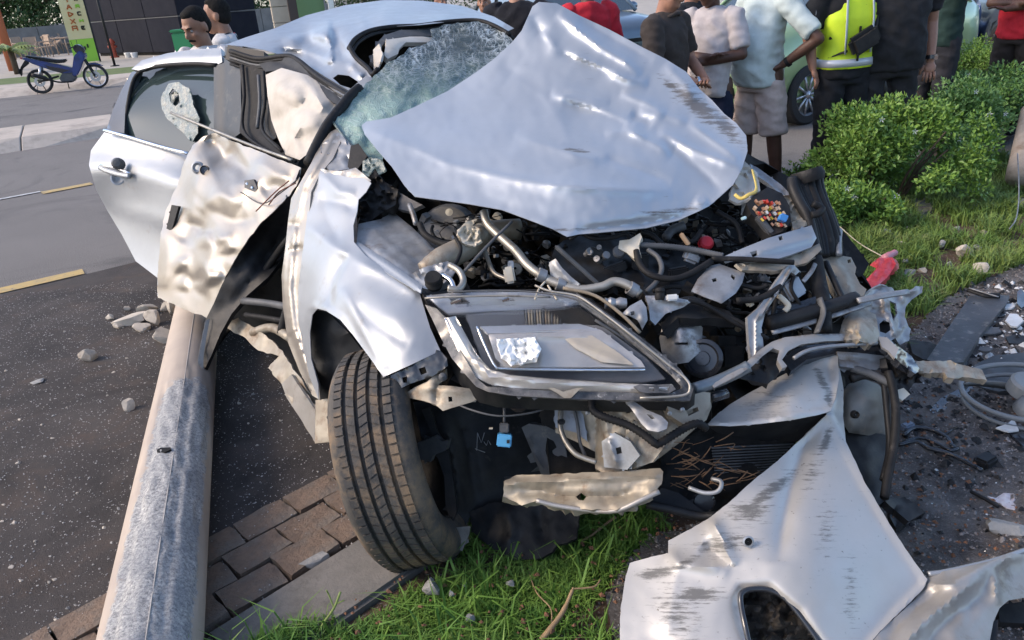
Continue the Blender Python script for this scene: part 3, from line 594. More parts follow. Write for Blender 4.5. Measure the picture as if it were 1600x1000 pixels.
# screen hole: seals, visor, lining
for k, P in enumerate(([(545, 76, 3.56), (556, 60, 3.62), (578, 48, 3.7), (612, 42, 3.78), (655, 40, 3.84), (700, 34, 3.92), (745, 32, 3.92), (772, 40, 3.86), (797, 54, 3.8)], [(546, 74, 3.54), (556, 90, 3.48), (574, 106, 3.4), (582, 116, 3.34), (590, 108, 3.3)])):
    tube('roof_opening_seal', P, .011, BLACKR, car, 5, 8); tube('roof_opening_lip', [(x + 5, y + 6, d + .02) for x, y, d in P], .008, BLACKP, car, 5, 6)
vis = sheet('sun_visor', [(604, 62), (640, 57), (680, 57), (672, 66), (634, 66), (624, 76), (622, 84), (606, 92), (600, 86)], [(604, 62, 3.62), (680, 57, 3.84), (606, 92, 3.5)], CLOTHB, car, 5, .025, edge=.01, edgew=5)
sheet('headlining', [(600, 55), (625, 47), (676, 46), (678, 56), (640, 56), (605, 62), (590, 80), (585, 100), (578, 96), (588, 68)], [(600, 55, 3.7), (676, 46, 3.86), (578, 96, 3.52)], GREYP, car, 5, .02)
sheet('roof_lining_fold', [(583, 78), (592, 68), (598, 84), (592, 104), (584, 108)], [(583, 78, 3.56), (598, 84, 3.5), (584, 108, 3.46)], CLOTHB, car, 4, .01, ridged=.02, rscale=10)
# windscreen: laminated, crazed
def screen_mat():
    m, t, b, tc = newmat('crazed_laminated_glass'); L = t.links; UV = tc.outputs['UV']
    sep = nd(t, 'ShaderNodeSeparateXYZ'); L.new(UV, sep.inputs[0])
    tot = None
    for sc, wd in ((58, .055), (120, .085), (30, .03)):
        v = nd(t, 'ShaderNodeTexVoronoi', feature='DISTANCE_TO_EDGE'); sock(v, 'Scale', sc); wp = nd(t, 'ShaderNodeMapping'); wp.inputs['Rotation'].default_value = (0, 0, R(35)); wp.inputs['Scale'].default_value = (1, 1.9, 1)
        L.new(UV, wp.inputs[0]); nz = nd(t, 'ShaderNodeTexNoise'); sock(nz, 'Scale', 40); L.new(UV, nz.inputs['Vector']); mx = nd(t, 'ShaderNodeMix', data_type='RGBA'); mx.inputs[0].default_value = .03; L.new(wp.outputs[0], mx.inputs[6]); L.new(nz.outputs[1], mx.inputs[7]); L.new(mx.outputs[2], v.inputs['Vector'])
        r = ramp(t, v.outputs['Distance'], [(0, (1,)*3), (wd, (0,)*3)])
        if tot is None: tot = r
        else:
            mm = nd(t, 'ShaderNodeMath', operation='MAXIMUM'); L.new(tot, mm.inputs[0]); L.new(r, mm.inputs[1]); tot = mm.outputs[0]
    pat = ramp(t, ntex(t, 16, 5, .7, UV), [(.35, (.15,)*3), (.62, (1,)*3)])
    ht = nd(t, 'ShaderNodeMapRange'); L.new(sep.outputs[1], ht.inputs[0]); ht.inputs[1].default_value = .20; ht.inputs[2].default_value = .05; ht.inputs[3].default_value = .25; ht.inputs[4].default_value = 1
    m1 = nd(t, 'ShaderNodeMath', operation='MULTIPLY'); L.new(pat, m1.inputs[0]); L.new(ht.outputs[0], m1.inputs[1])
    m2 = nd(t, 'ShaderNodeMath', operation='MULTIPLY'); L.new(m1.outputs[0], m2.inputs[0]); L.new(tot, m2.inputs[1])
    c = mixc(t, m2.outputs[0], mixc(t, ramp(t, sep.outputs[1], [(.08, (1,)*3), (.17, (0,)*3)]), mixc(t, ramp(t, ntex(t, 9, 6, .7, UV), [(.4, (0,)*3), (.65, (1,)*3)]), (.21, .33, .29), (.36, .49, .44)), (.07, .10, .10)), (.80, .86, .86)); L.new(c, b.inputs['Base Color'])
    sock(b, 'Roughness', .3); sock(b, 'Specular IOR Level', .25); sock(b, 'IOR', 1.45)
    al = nd(t, 'ShaderNodeMapRange'); L.new(m2.outputs[0], al.inputs[0]); al.inputs[3].default_value = 1; al.inputs[4].default_value = 1
    hb = nd(t, 'ShaderNodeMapRange'); L.new(sep.outputs[1], hb.inputs[0]); hb.inputs[1].default_value = .19; hb.inputs[2].default_value = .07; hb.inputs[3].default_value = .90; hb.inputs[4].default_value = .38
    ma = nd(t, 'ShaderNodeMath', operation='MAXIMUM'); L.new(hb.outputs[0], ma.inputs[0]); L.new(m2.outputs[0], ma.inputs[1]); L.new(ma.outputs[0], b.inputs['Alpha'])
    bp = nd(t, 'ShaderNodeBump'); sock(bp, 'Strength', .6); sock(bp, 'Distance', .004); L.new(tot, bp.inputs['Height']); L.new(bp.outputs[0], b.inputs['Normal']); return m
SCREEN = screen_mat()
ws = sheet('windscreen', [(518, 187), (546, 160), (575, 128), (604, 100), (626, 88), (640, 76), (664, 70), (676, 60), (672, 46), (700, 37), (746, 34), (775, 44), (798, 58), (806, 72), (760, 110), (700, 152), (640, 185), (585, 205), (600, 240), (596, 262), (575, 244), (545, 222), (530, 204)],
      [(518, 187, 3.02), (604, 95, 3.36), (690, 38, 3.84), (798, 58, 3.78), (700, 152, 3.2), (596, 262, 2.82), (600, 170, 3.06), (680, 100, 3.42), (545, 222, 2.92)], SCREEN, car, 5, .006, nz=.035, nscale=50, ridged=.010, rscale=28, jag=3)
tube('screen_edge', [(519, 189, 3.01), (546, 224, 2.91), (574, 246, 2.85), (592, 262, 2.81)], .006, GL, ws, 4, 6)
# dashboard seen dimly through it
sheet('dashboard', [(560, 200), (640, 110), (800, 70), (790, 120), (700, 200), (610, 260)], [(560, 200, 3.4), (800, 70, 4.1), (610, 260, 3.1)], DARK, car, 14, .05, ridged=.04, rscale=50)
# front right door, torn and crumpled, silver side towards us
fd = sheet('front_door', [(288, 252), (300, 228), (320, 212), (336, 208), (366, 222), (400, 234), (440, 250), (470, 262), (466, 285), (452, 305), (432, 325), (402, 354), (382, 382), (364, 412), (346, 445), (334, 475), (325, 497), (285, 482), (247, 465), (246, 430), (248, 400), (252, 362), (259, 330), (268, 308), (277, 290), (283, 268)],
      [(288, 252, 3.82), (336, 208, 3.72), (400, 234, 3.42), (470, 262, 3.14), (432, 325, 3.16), (364, 412, 3.3), (325, 497, 3.4), (247, 465, 3.72), (252, 362, 3.78), (277, 290, 3.84), (330, 320, 3.5), (310, 400, 3.52), (380, 290, 3.36), (290, 340, 3.68)], CREASED, car, 5, .004,
      creases=[(p_, w_ * 1.7, h_ * 1.15) for p_, w_, h_ in [([(322, 214), (345, 232), (352, 246), (372, 232)], 12, -.07), ([(300, 228), (312, 262), (306, 300), (296, 350)], 12, .035), ([(330, 262), (352, 252), (380, 262), (384, 284)], 13, -.05), ([(312, 330), (340, 300), (378, 320)], 10, .04), ([(285, 380), (300, 350), (322, 362)], 8, -.035), ([(322, 362), (332, 390), (322, 420), (330, 445)], 8, .045), ([(280, 420), (300, 440), (320, 436)], 9, -.04), ([(284, 400), (292, 425), (288, 455)], 6, .03), ([(336, 375), (356, 372), (362, 395)], 7, .035), ([(300, 300), (330, 330), (370, 346), (402, 340)], 9, -.03), ([(310, 455), (330, 432), (350, 430)], 7, .03), ([(400, 250), (430, 272), (455, 280)], 8, .03), ([(262, 350), (262, 400), (256, 450)], 10, .02), ([(410, 300), (430, 290), (450, 300)], 8, -.03)]], nz=.004, nscale=90, ridged=.006, rscale=80, jag=2)
sheet('door_edge_tab', [(268, 320), (279, 322), (268, 361), (260, 357)], [(268, 320, 3.72), (279, 322, 3.70), (260, 357, 3.74)], BLACKP, fd, 6, .015)
hp = sheet('lock_plate', [(382, 282), (396, 280), (402, 294), (398, 300), (382, 293)], [(382, 282, 3.32), (402, 294, 3.28), (382, 293, 3.32)], GREYP, fd, 5, .012)
for x, y in ((386, 287), (394, 293)): lathe('screw', W(x, y, 3.29), -fw, [(0, .001), (0, .006), (.004, .005), (.005, .001)], CHROME, hp, 10)
lathe('lock_bezel', W(309, 262, 3.66), -fw, [(0, .012), (.006, .020), (.010, .022), (.004, .030), (-.003, .031)], SILVER, fd, 22)
lathe('lock_barrel', W(320, 266, 3.62), -fw, [(0, .001), (.002, .017), (.010, .02), (.0, .024), (.0, .001)], BLACKG, fd, 18)
inner = sheet('door_inner_panel', [(468, 264), (470, 290), (466, 340), (452, 390), (420, 432), (386, 462), (362, 490), (344, 522), (330, 556), (318, 580), (309, 568), (312, 540), (322, 498), (334, 474), (347, 444), (365, 411), (383, 381), (403, 353), (433, 324), (453, 304)],
      [(468, 264, 3.12), (466, 340, 3.22), (420, 432, 3.3), (344, 522, 3.32), (314, 576, 3.3), (322, 498, 3.38), (365, 411, 3.3), (433, 324, 3.16), (430, 380, 3.36)], BLACKP, fd, 7, .02, creases=[([(455, 310), (440, 370), (400, 430), (350, 490)], 10, -.03), ([(430, 340), (400, 390), (360, 440)], 7, -.02)], nz=.015, nscale=40)
sheet('torn_edge', [(318, 578), (309, 568), (312, 545), (322, 500), (328, 498), (322, 530), (318, 560)], [(318, 578, 3.28), (312, 545, 3.3), (328, 498, 3.36)], SILVERD, fd, 4, .004)
for P, m in (([(376, 300, 3.3), (410, 318, 3.2), (440, 300, 3.12), (465, 280, 3.06)], GREYP), ([(400, 330, 3.18), (430, 300, 3.1), (452, 282, 3.06)], mat('brown_wire', (.16, .05, .03), None, rough=.5)), ([(420, 320, 3.16), (436, 300, 3.1), (462, 286, 3.05)], mat('brown_wire', (.16, .05, .03)))):
    tube('door_wire', P, .0028, m, fd, 5, 5)
# dark space behind the door and sill
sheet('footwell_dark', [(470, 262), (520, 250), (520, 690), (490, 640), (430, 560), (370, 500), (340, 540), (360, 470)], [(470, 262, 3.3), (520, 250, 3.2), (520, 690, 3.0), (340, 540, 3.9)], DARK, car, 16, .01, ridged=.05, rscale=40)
for P, r, m in (([(380, 470, 3.3), (420, 474, 3.2), (462, 482, 3.05)], .016, GREYP), ([(384, 492, 3.3), (425, 498, 3.2), (464, 505, 3.05)], .012, BLACKR), ([(400, 445, 3.4), (430, 400, 3.3), (462, 360, 3.1)], .015, BLACKP), ([(440, 520, 3.1), (450, 480, 3.05), (455, 440, 3.0)], .02, BLACKP), ([(395, 520, 3.3), (425, 512, 3.2), (455, 528, 3.0)], .02, BEIGE)):
    tube('door_sill_strut', P, r, m, car, 4, 8)
sheet('torn_sill', [(340, 505), (372, 498), (410, 520), (440, 548), (470, 592), (496, 640), (522, 680), (523, 692), (493, 692), (470, 655), (440, 600), (420, 575), (436, 556), (404, 548), (384, 528)], [(340, 505, 3.5), (410, 520, 3.25), (470, 592, 2.85), (523, 692, 2.62), (440, 600, 2.95), (440, 560, 3.05)], BEIGE, car, 6, .006, ridged=.018, rscale=34, nz=.02, jag=3)
sheet('sill_end_cap', [(493, 625), (518, 622), (524, 690), (492, 693)], [(493, 625, 2.66), (518, 622, 2.6), (524, 690, 2.56), (492, 693, 2.62)], BEIGE, car, 6, .05, edge=.005, edgew=4)
lathe('plug', W(514, 652, 2.585), -fw, [(0, .001), (.0, .008), (.004, .007), (.005, .001)], BLACKR, car, 12)
sheet('sill_skin', [(440, 600), (455, 585), (492, 640), (493, 692), (470, 655), (448, 622)], [(440, 600, 2.93), (492, 640, 2.66), (493, 692, 2.64)], SILVERD, car, 6, .01)
# hinge pillar / wavy rear edge of the wing
sheet('wing_rear_edge', [(516, 206), (528, 200), (532, 222), (520, 248), (500, 272), (486, 300), (482, 345), (476, 400), (470, 450), (470, 500), (482, 545), (498, 600), (500, 625), (488, 618), (468, 580), (450, 535), (442, 480), (440, 430), (446, 385), (450, 345), (455, 310), (472, 280), (486, 255), (498, 230)],
      [(516, 206, 2.98), (528, 200, 2.98), (486, 300, 2.80), (450, 345, 2.86), (470, 450, 2.70), (440, 430, 2.80), (498, 600, 2.60), (450, 535, 2.76), (455, 310, 2.9)], CREASED, car, 4, .006,
      creases=[([(520, 212), (500, 250), (474, 290), (462, 345), (456, 400), (452, 450), (458, 510), (486, 590)], 5, .022, 'f'), ([(512, 210), (490, 250), (462, 292), (452, 350), (446, 400), (444, 450), (452, 520)], 3.5, .014, 'f'), ([(448, 350), (470, 352)], 6, -.02), ([(450, 392), (474, 388)], 5, -.02)], nz=.006, nscale=50)
sheet('wing', [(503, 262), (520, 272), (545, 277), (568, 278), (580, 286), (572, 300), (560, 312), (558, 330), (552, 352), (553, 378), (572, 400), (610, 428), (655, 456), (661, 476), (672, 512), (688, 548), (642, 570), (599, 589), (580, 562), (552, 524), (532, 500), (510, 486), (496, 482), (488, 492), (484, 520), (486, 560), (497, 600), (498, 625), (484, 590), (474, 545), (466, 500), (466, 450), (472, 400), (479, 345), (484, 300)],
      [(503, 262, 2.84), (580, 286, 2.62), (552, 352, 2.56), (610, 428, 2.34), (655, 456, 2.24), (688, 548, 2.12), (599, 589, 2.14), (552, 524, 2.28), (510, 486, 2.42), (484, 520, 2.56), (497, 600, 2.55), (466, 450, 2.68), (479, 345, 2.76), (520, 400, 2.52), (560, 450, 2.34), (620, 500, 2.17), (530, 320, 2.66)], SILVER, car, 5, .0025,
      creases=[([(545, 400), (600, 428), (655, 462)], 12, .022), ([(545, 400), (532, 425), (522, 448), (518, 478)], 5, -.030, 's'), ([(478, 352), (520, 385), (548, 402)], 9, .016), ([(500, 300), (512, 340), (532, 380)], 10, -.012), ([(535, 450), (570, 520), (598, 580)], 9, .018), ([(545, 470), (580, 500), (640, 540)], 14, -.012), ([(498, 268), (530, 300), (556, 304)], 7, .02), ([(500, 310), (540, 318), (556, 330)], 6, -.014), ([(490, 480), (510, 484), (532, 500), (560, 540), (599, 590)], 6, .015, 'f')], nz=.003, nscale=90, wear=[(548, 425, 16, 6, 80, .8), (560, 410, 20, 5, 20, .5)])
sheet('wheel_arch_liner', [(490, 484), (512, 488), (545, 520), (600, 592), (640, 600), (640, 700), (560, 700), (528, 640), (500, 620), (488, 560), (484, 520)], [(490, 484, 2.62), (640, 600, 2.5), (640, 700, 2.6), (500, 620, 2.66)], BLACKP, car, 12, .01, nz=.03)
sheet('inner_wing', [(560, 350), (596, 342), (604, 332), (618, 334), (645, 356), (678, 388), (702, 418), (690, 440), (664, 456), (655, 455), (610, 427), (572, 400), (557, 380)], [(560, 350, 2.62), (610, 333, 2.72), (702, 418, 2.42), (655, 455, 2.26), (557, 380, 2.54), (620, 390, 2.48)], STEEL, car, 5, .004,
      creases=[([(572, 380), (610, 402), (655, 440)], 4, .014), ([(590, 362), (640, 398), (680, 424)], 4, -.014), ([(574, 352), (600, 372), (650, 412)], 4, .012), ([(612, 338), (650, 368), (700, 420)], 4, .016), ([(585, 395), (600, 385)], 3, .01)], nz=.006)
sheet('wing_top_flange', [(552, 380), (560, 378), (600, 404), (660, 446), (657, 458), (610, 430), (570, 402)], [(552, 380, 2.53), (600, 404, 2.40), (660, 446, 2.22), (610, 430, 2.31)], SILVER, car, 4, .004, creases=[([(556, 382), (605, 414), (658, 452)], 3, .012, 'f')])
sheet('scuttle_corner', [(500, 228), (530, 206), (548, 226), (562, 236), (554, 262), (520, 270), (505, 256)], [(500, 228, 2.94), (562, 236, 2.86), (520, 270, 2.82)], STEEL, car, 5, .006, ridged=.025, rscale=24, jag=2)
sheet('triangle_bracket', [(548, 228), (560, 224), (574, 244), (560, 262), (552, 276), (542, 268)], [(548, 228, 2.84), (574, 244, 2.8), (552, 276, 2.78)], BLACKP, car, 5, .02)
sheet('scuttle_plate', [(500, 264), (530, 268), (556, 262), (580, 282), (560, 300), (520, 282)], [(500, 264, 2.82), (580, 282, 2.7), (560, 300, 2.7)], STEEL, car, 5, .004, ridged=.01, rscale=24)
# wheel
wc = W(632, 708, 2.37); hdg = Vector((-.02, -1, 0)).normalized(); cbv = Vector((0, 0, 1)); ax = Vector((1, -.02, 0)).normalized(); ax = (ax + Vector((0, 0, 1)) * math.tan(R(12))).normalized()
whl = thing('wheel', (0, 0, 0), None, None); whl.parent = car; whl.matrix_parent_inverse = Matrix.Identity(4); whl.location = wc - car.location
wc = Vector(wc)
TYRE = mat('dusty_tyre_rubber', (.040, .038, .036), (.09, .08, .068), 9, rough=.8, bump=.25, bscale=80, dirt=(.24, .16, .09), dscale=8, dlo=.47, dhi=.70)
RO, HW = .340, .116
prof = [(-HW * .80, .215), (-HW * .98, .26), (-HW * 1.02, .29), (-HW * .96, .314), (-HW * .84, .330)]
gro = [-.053, -.0180, .0180, .053]
x = -HW * .78
pr2 = [(-HW * .78, RO - .006)]
for g in gro: pr2 += [(g - .0062, RO - .0012 + .0), (g - .0052, RO - .011), (g + .0052, RO - .011), (g + .0062, RO - .0012)]
pr2.append((HW * .78, RO - .006)); prof += pr2 + [(HW * .84, .330), (HW * .96, .314), (HW * 1.02, .29), (HW * .98, .26), (HW * .80, .215)]
lathe('tyre', wc, ax, prof, TYRE, whl, 96, ang=40)
bm = bmesh.new(); MM = axisM(wc, ax); nb = 76      # tread sipes: raised slanted bars between the grooves
for k in range(nb):
    for band, (u0, u1, sl) in enumerate(((-.083, -.060, .0), (-.046, -.024, .5), (-.012, .012, -.5), (.024, .046, .5), (.060, .083, 0))):
        a = 2 * math.pi * k / nb + band * .02; w = 2 * math.pi / nb * .80
        vs = []
        for (u, s) in ((u0, -sl), (u1, sl)):
            for e in (-.5, .5):
                t_ = a + e * w + s * .03; ro = RO + .0022 - (.004 if abs(u) > .085 else 0); ri = RO - .004
                vs.append((MM @ Vector((u, ro * math.cos(t_), ro * math.sin(t_))), MM @ Vector((u, ri * math.cos(t_), ri * math.sin(t_)))))
        tp = [bm.verts.new(vs[i][0]) for i in (0, 1, 3, 2)]; bt = [bm.verts.new(vs[i][1]) for i in (0, 1, 3, 2)]
        bm.faces.new(tp); [bm.faces.new((tp[i], bt[i], bt[(i + 1) % 4], tp[(i + 1) % 4])) for i in range(4)]
bmesh.ops.recalc_face_normals(bm, faces=bm.faces[:])
o = bm_obj('tread_block', bm, TYRE, whl, False, False); o['kind'] = 'stuff'
lathe('rim', wc, ax, [(-.10, .222), (-.09, .215), (-.07, .20), (-.05, .19), (.05, .19), (.09, .215), (.10, .222)], DARK, whl, 40)
lathe('brake_disc', wc, ax, [(-.02, .03), (-.02, .15), (.0, .15), (.0, .03)], DARK, whl, 32)
for k in range(5):
    a = k * 2 * math.pi / 5; u = MM @ Vector((-.085, .04 * math.cos(a), .04 * math.sin(a))); v = MM @ Vector((-.075, .2 * math.cos(a), .2 * math.sin(a))); tube('spoke', [u, v], .02, DARK, whl, 1, 8, px=False)
# wheel housing right of the tyre
wl = sheet('splash_liner', [(646, 628), (700, 622), (770, 618), (856, 626), (868, 660), (890, 735), (868, 742), (788, 745), (788, 790), (735, 806), (714, 850), (702, 800), (700, 775), (694, 740), (684, 715), (662, 700)], [(646, 628, 2.42), (856, 626, 2.5), (890, 735, 2.5), (735, 806, 2.42), (714, 850, 2.38), (684, 715, 2.40)], BLACKP, car, 9, .006, creases=[([(690, 640), (712, 720), (722, 800)], 12, .03), ([(712, 640), (735, 720), (745, 800)], 8, -.02)], nz=.008)
sheet('splash_liner_bracket', [(652, 692), (678, 682), (690, 690), (700, 688), (696, 704), (676, 712), (672, 722), (656, 718)], [(652, 692, 2.34), (690, 690, 2.3), (672, 722, 2.33)], GREYP, wl, 5, .02)
sheet('splash_liner_edge', [(658, 640), (672, 636), (682, 672), (700, 705), (708, 750), (714, 800), (706, 820), (696, 790), (694, 745), (684, 716), (668, 700), (680, 690)], [(658, 640, 2.36), (700, 705, 2.34), (706, 820, 2.32)], BLACKP, wl, 5, .02)
sheet('air_duct', [(815, 668), (826, 662), (868, 668), (880, 680), (890, 736), (848, 745), (846, 742)], [(815, 668, 2.32), (868, 668, 2.30), (890, 736, 2.28), (848, 745, 2.3)], GREYP, car, 7, .06, creases=[([(828, 684), (850, 742)], 3, .012, 'f')])
sheet('undertray', [(732, 800), (770, 785), (860, 788), (905, 806), (900, 842), (872, 852), (862, 862), (846, 872), (800, 876), (760, 850), (738, 830)], [(732, 800, 2.42), (905, 806, 2.3), (846, 876, 2.26), (738, 830, 2.4)], BLACKP, car, 7, .012, ridged=.006, rscale=40, creases=[([(790, 790), (800, 830), (790, 860)], 8, .02), ([(840, 790), (850, 850)], 6, -.02)], jag=3)
sheet('mud_flap', [(711, 824), (735, 822), (733, 835), (722, 861), (713, 858), (710, 845)], [(711, 824, 2.3), (735, 822, 2.3), (722, 861, 2.28)], SLAB, car, 5, .012)
# chalk-like scrawl on the liner
CH = mat('chalk', (.40, .39, .38), None, rough=.9)
for P in ([(746, 676), (745, 704)], [(746, 676), (752, 692), (757, 676)], [(756, 690), (760, 696), (763, 688), (767, 695)], [(742, 701), (758, 707)]):
    tube('chalk_mark', [(x, y, 2.395) for x, y in P], .0012, CH, wl, 1, 4)
BLUEC = mat('blue_connector', (.10, .36, .60), None, rough=.4)
cn = box('connector', W(788, 687, 2.1), (.040, .034, .042), BLUEC, car, CR @ euler(0, 0, -6), bev=.003)
box('connector_neck', W(788, 668, 2.1), (.026, .026, .028), GREYP, cn, CR, bev=.003); box('connector_key', W(794, 690, 2.07), (.008, .008, .014), BLACKP, cn, CR); tube('connector_wire', [(790, 622, 2.12), (788, 640, 2.1), (788, 662, 2.1)], .004, GREYP, cn, 4, 6)
box('label_tag', W(767, 669, 2.11), (.010, .003, .020), CREAM, car, CR)
tube('loose_cable', [(702, 625, 2.12), (735, 640, 2.05), (780, 650, 2.03), (830, 645, 2.05), (862, 634, 2.1), (880, 626, 2.12)], .0028, GREYP, car, 6, 5)
# wing tip bracket (black with holes) and pale bracket
sheet('black_bracket', [(600, 592), (640, 572), (688, 548), (698, 560), (700, 572), (676, 588), (640, 600), (628, 606), (618, 614), (606, 606)], [(600, 592, 2.14), (688, 548, 2.1), (640, 600, 2.12)], BLACKG, car, 5, .012, ridged=.006, rscale=14,
      holes=[[(606, 600), (611, 598), (616, 606), (611, 610)], [(628, 590), (636, 588), (636, 598), (630, 598)], [(654, 576), (664, 573), (667, 582), (658, 586)]])
sheet('pale_bracket', [(634, 614), (650, 604), (668, 596), (682, 582), (688, 572), (696, 578), (696, 592), (684, 602), (706, 603), (740, 608), (756, 618), (738, 628), (704, 638), (692, 642), (680, 632), (660, 626), (640, 622)], [(634, 614, 2.14), (696, 578, 2.1), (756, 618, 2.08), (692, 642, 2.08)], BEIGE, car, 4, .006, creases=[([(690, 575), (692, 596), (680, 606)], 5, -.02), ([(680, 606), (682, 630)], 3, -.015), ([(650, 610), (680, 606), (740, 614)], 6, .008)], holes=[[(700, 620), (706, 620), (707, 627), (701, 628)]])
lathe('bolt', W(692, 589, 2.07), -fw, [(0, .001), (.0, .012), (.006, .011), (.01, .004), (.011, .001)], GREYP, car, 12)
# ---------------- bonnet, folded up
sheet('bonnet', [(832, 10), (842, 3), (870, 5), (905, 24), (952, 46), (1006, 75), (1040, 92), (1072, 112), (1094, 140), (1112, 156), (1132, 178), (1150, 192), (1166, 212), (1168, 236), (1160, 262), (1146, 288), (1126, 306), (1108, 322), (1092, 330), (1060, 344), (1010, 356), (950, 362), (905, 366), (886, 370), (864, 358), (830, 345), (785, 328), (735, 319), (700, 314), (648, 307), (632, 290), (612, 260), (590, 235), (570, 210), (565, 196), (572, 190), (610, 184), (650, 166), (700, 142), (745, 112), (772, 92), (800, 66), (815, 48)],
      [(842, 3, 3.05), (905, 24, 3.06), (1006, 75, 2.98), (1094, 140, 2.86), (1166, 212, 2.66), (1160, 262, 2.52), (1108, 322, 2.39), (1010, 356, 2.31), (886, 370, 2.25), (785, 328, 2.31), (648, 307, 2.43), (590, 235, 2.62), (565, 194, 2.80), (700, 142, 2.92), (800, 66, 3.02), (800, 200, 2.64), (900, 180, 2.72), (1000, 200, 2.66), (800, 270, 2.40), (900, 290, 2.32), (1000, 290, 2.37), (900, 100, 2.92), (700, 220, 2.60), (1080, 270, 2.48)],
      SILVERW, car, 4.2, .0022,
      creases=[(q_[0], q_[1] * 1.05, q_[2] * 1.05, *q_[3:]) for q_ in [([(872, 20), (905, 48), (940, 75), (975, 95), (1000, 118)], 7, .040), ([(846, 50), (870, 76), (930, 100), (985, 126), (1012, 131)], 8, .045), ([(830, 25), (850, 60), (900, 90)], 10, -.020), ([(862, 74), (900, 92), (960, 116)], 5, -.028),
               ([(862, 146), (905, 150), (952, 160)], 6, .022), ([(862, 148), (925, 165), (980, 190), (1022, 194)], 7, .030), ([(880, 160), (940, 176), (990, 196)], 6, -.020), ([(970, 146), (1010, 160), (1040, 178)], 6, .026), ([(985, 182), (1010, 190), (1020, 194)], 7, -.03),
               ([(975, 198), (1010, 218), (1050, 240)], 8, .028), ([(1030, 204), (1080, 232), (1130, 252), (1160, 262)], 7, .030), ([(1075, 190), (1110, 216), (1156, 250)], 6, .024), ([(1000, 176), (1040, 180), (1075, 192)], 6, .02), ([(1035, 215), (1075, 250), (1130, 300)], 9, -.022),
               ([(800, 118), (850, 150), (880, 200), (900, 260)], 26, .018), ([(805, 212), (870, 232), (905, 244), (950, 250)], 8, .018), ([(945, 208), (985, 206), (1010, 215)], 6, .018), ([(930, 250), (960, 252), (1010, 270), (1050, 284)], 8, -.020),
               ([(570, 200), (640, 230), (700, 254), (790, 276), (870, 290), (960, 296), (1050, 300)], 10, .030), ([(600, 214), (660, 240), (740, 262), (860, 282)], 10, -.016), ([(880, 226), (910, 234), (940, 246)], 4, -.014), ([(650, 306), (760, 324), (830, 344), (886, 369)], 9, .008, 'f'),
               ([(1085, 128), (1110, 160), (1150, 200)], 8, -.02), ([(1040, 100), (1070, 130), (1085, 160)], 8, .020), ([(905, 30), (960, 62), (1020, 96)], 7, -.018), ([(780, 100), (830, 130), (860, 180)], 20, -.012), ([(1085, 312), (1096, 318), (1106, 314)], 6, .02), ([(1096, 330), (1060, 340), (1000, 350), (900, 360)], 5, -.02)]],
      nz=.010, nscale=130, ridged=.002, rscale=90, wear=[(1090, 165, 55, 16, 42, .9), (1130, 195, 45, 14, 45, .8), (1050, 135, 30, 8, 38, .75), (900, 235, 26, 3, 8, .9), (1050, 330, 60, 6, -8, .7), (900, 360, 60, 5, 0, .6)])
# dark volume of the engine bay
BAYD = [(555, 250), (700, 200), (1000, 200), (1150, 230), (1240, 280), (1320, 400), (1420, 520), (1300, 640), (1100, 760), (870, 760), (640, 620), (560, 400)]
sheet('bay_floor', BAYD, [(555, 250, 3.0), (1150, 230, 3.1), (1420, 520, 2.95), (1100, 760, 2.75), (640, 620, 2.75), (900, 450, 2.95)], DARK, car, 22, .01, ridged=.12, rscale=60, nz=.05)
# far left of the bay: bulkhead pieces
sheet('bulkhead_bracket', [(562, 268), (584, 262), (598, 282), (622, 296), (618, 320), (600, 330), (575, 348), (562, 342)], [(562, 268, 2.82), (622, 296, 2.74), (562, 342, 2.7)], BLACKP, car, 5, .03, ridged=.03, rscale=18)
sheet('glass_remnant', [(566, 252), (580, 246), (598, 250), (604, 268), (592, 272), (586, 262), (576, 276), (566, 272)], [(566, 252, 2.76), (604, 268, 2.7), (576, 276, 2.72)], GL, car, 4, .005, ridged=.012, rscale=8, jag=2)
sheet('bulkhead_skin', [(600, 286), (640, 310), (660, 320), (640, 330), (620, 326), (604, 318)], [(600, 286, 2.78), (660, 320, 2.66), (604, 318, 2.74)], mat('grey_insulation', (.16, .15, .15), (.10, .10, .10), 20, rough=.8), car, 5, .02, nz=.01)
lathe('brake_servo', W(695, 356, 2.70), Vector((-.1, -.7, .55)), [(0, .001), (.0, .03), (-.01, .085), (-.05, .112), (-.09, .115), (-.10, .105)], mat('grey_servo_metal', (.19, .19, .19), (.12, .12, .12), 14, rough=.45, metal=.3, dirt=(.30, .27, .22), dscale=16, dlo=.55, dhi=.7), car, 28)
lathe('bay_grommet', W(702, 332, 2.6), -fw, [(0, .001), (.0, .012), (.006, .013), (.008, .001)], CREAM, car, 14)
tube('strut_brace', [(662, 424, 2.34), (690, 405, 2.36), (722, 390, 2.40), (752, 366, 2.46)], [.030, .030, .034, .034, .036, .038, .038, .039, .040, .040, .040, .040, .040, .038, .036, .036][:16], BEIGE, car, 5, 14)
tube('strut_brace', [(748, 366, 2.55), (780, 360, 2.58), (812, 358, 2.6)], .036, BEIGE, car, 4, 14)
sheet('torn_brace_end', [(715, 360), (728, 346), (746, 342), (738, 352), (750, 358), (752, 376), (740, 386), (722, 378), (716, 368)], [(715, 360, 2.38), (752, 376, 2.38), (746, 342, 2.4)], CREAM, car, 4, .008, ridged=.02, rscale=12, jag=2)
sheet('strut_tower_plate', [(640, 430), (664, 416), (700, 408), (712, 424), (700, 440), (668, 452), (648, 446)], [(640, 430, 2.32), (712, 424, 2.28), (668, 452, 2.26)], STEEL, car, 5, .02, ridged=.02, rscale=20)
lathe('bump_stop', W(676, 432, 2.2), Vector((0, -.5, .8)), [(0, .001), (.0, .022), (-.01, .026), (-.02, .02), (-.03, .027), (-.045, .022)], BLACKR, car, 16)
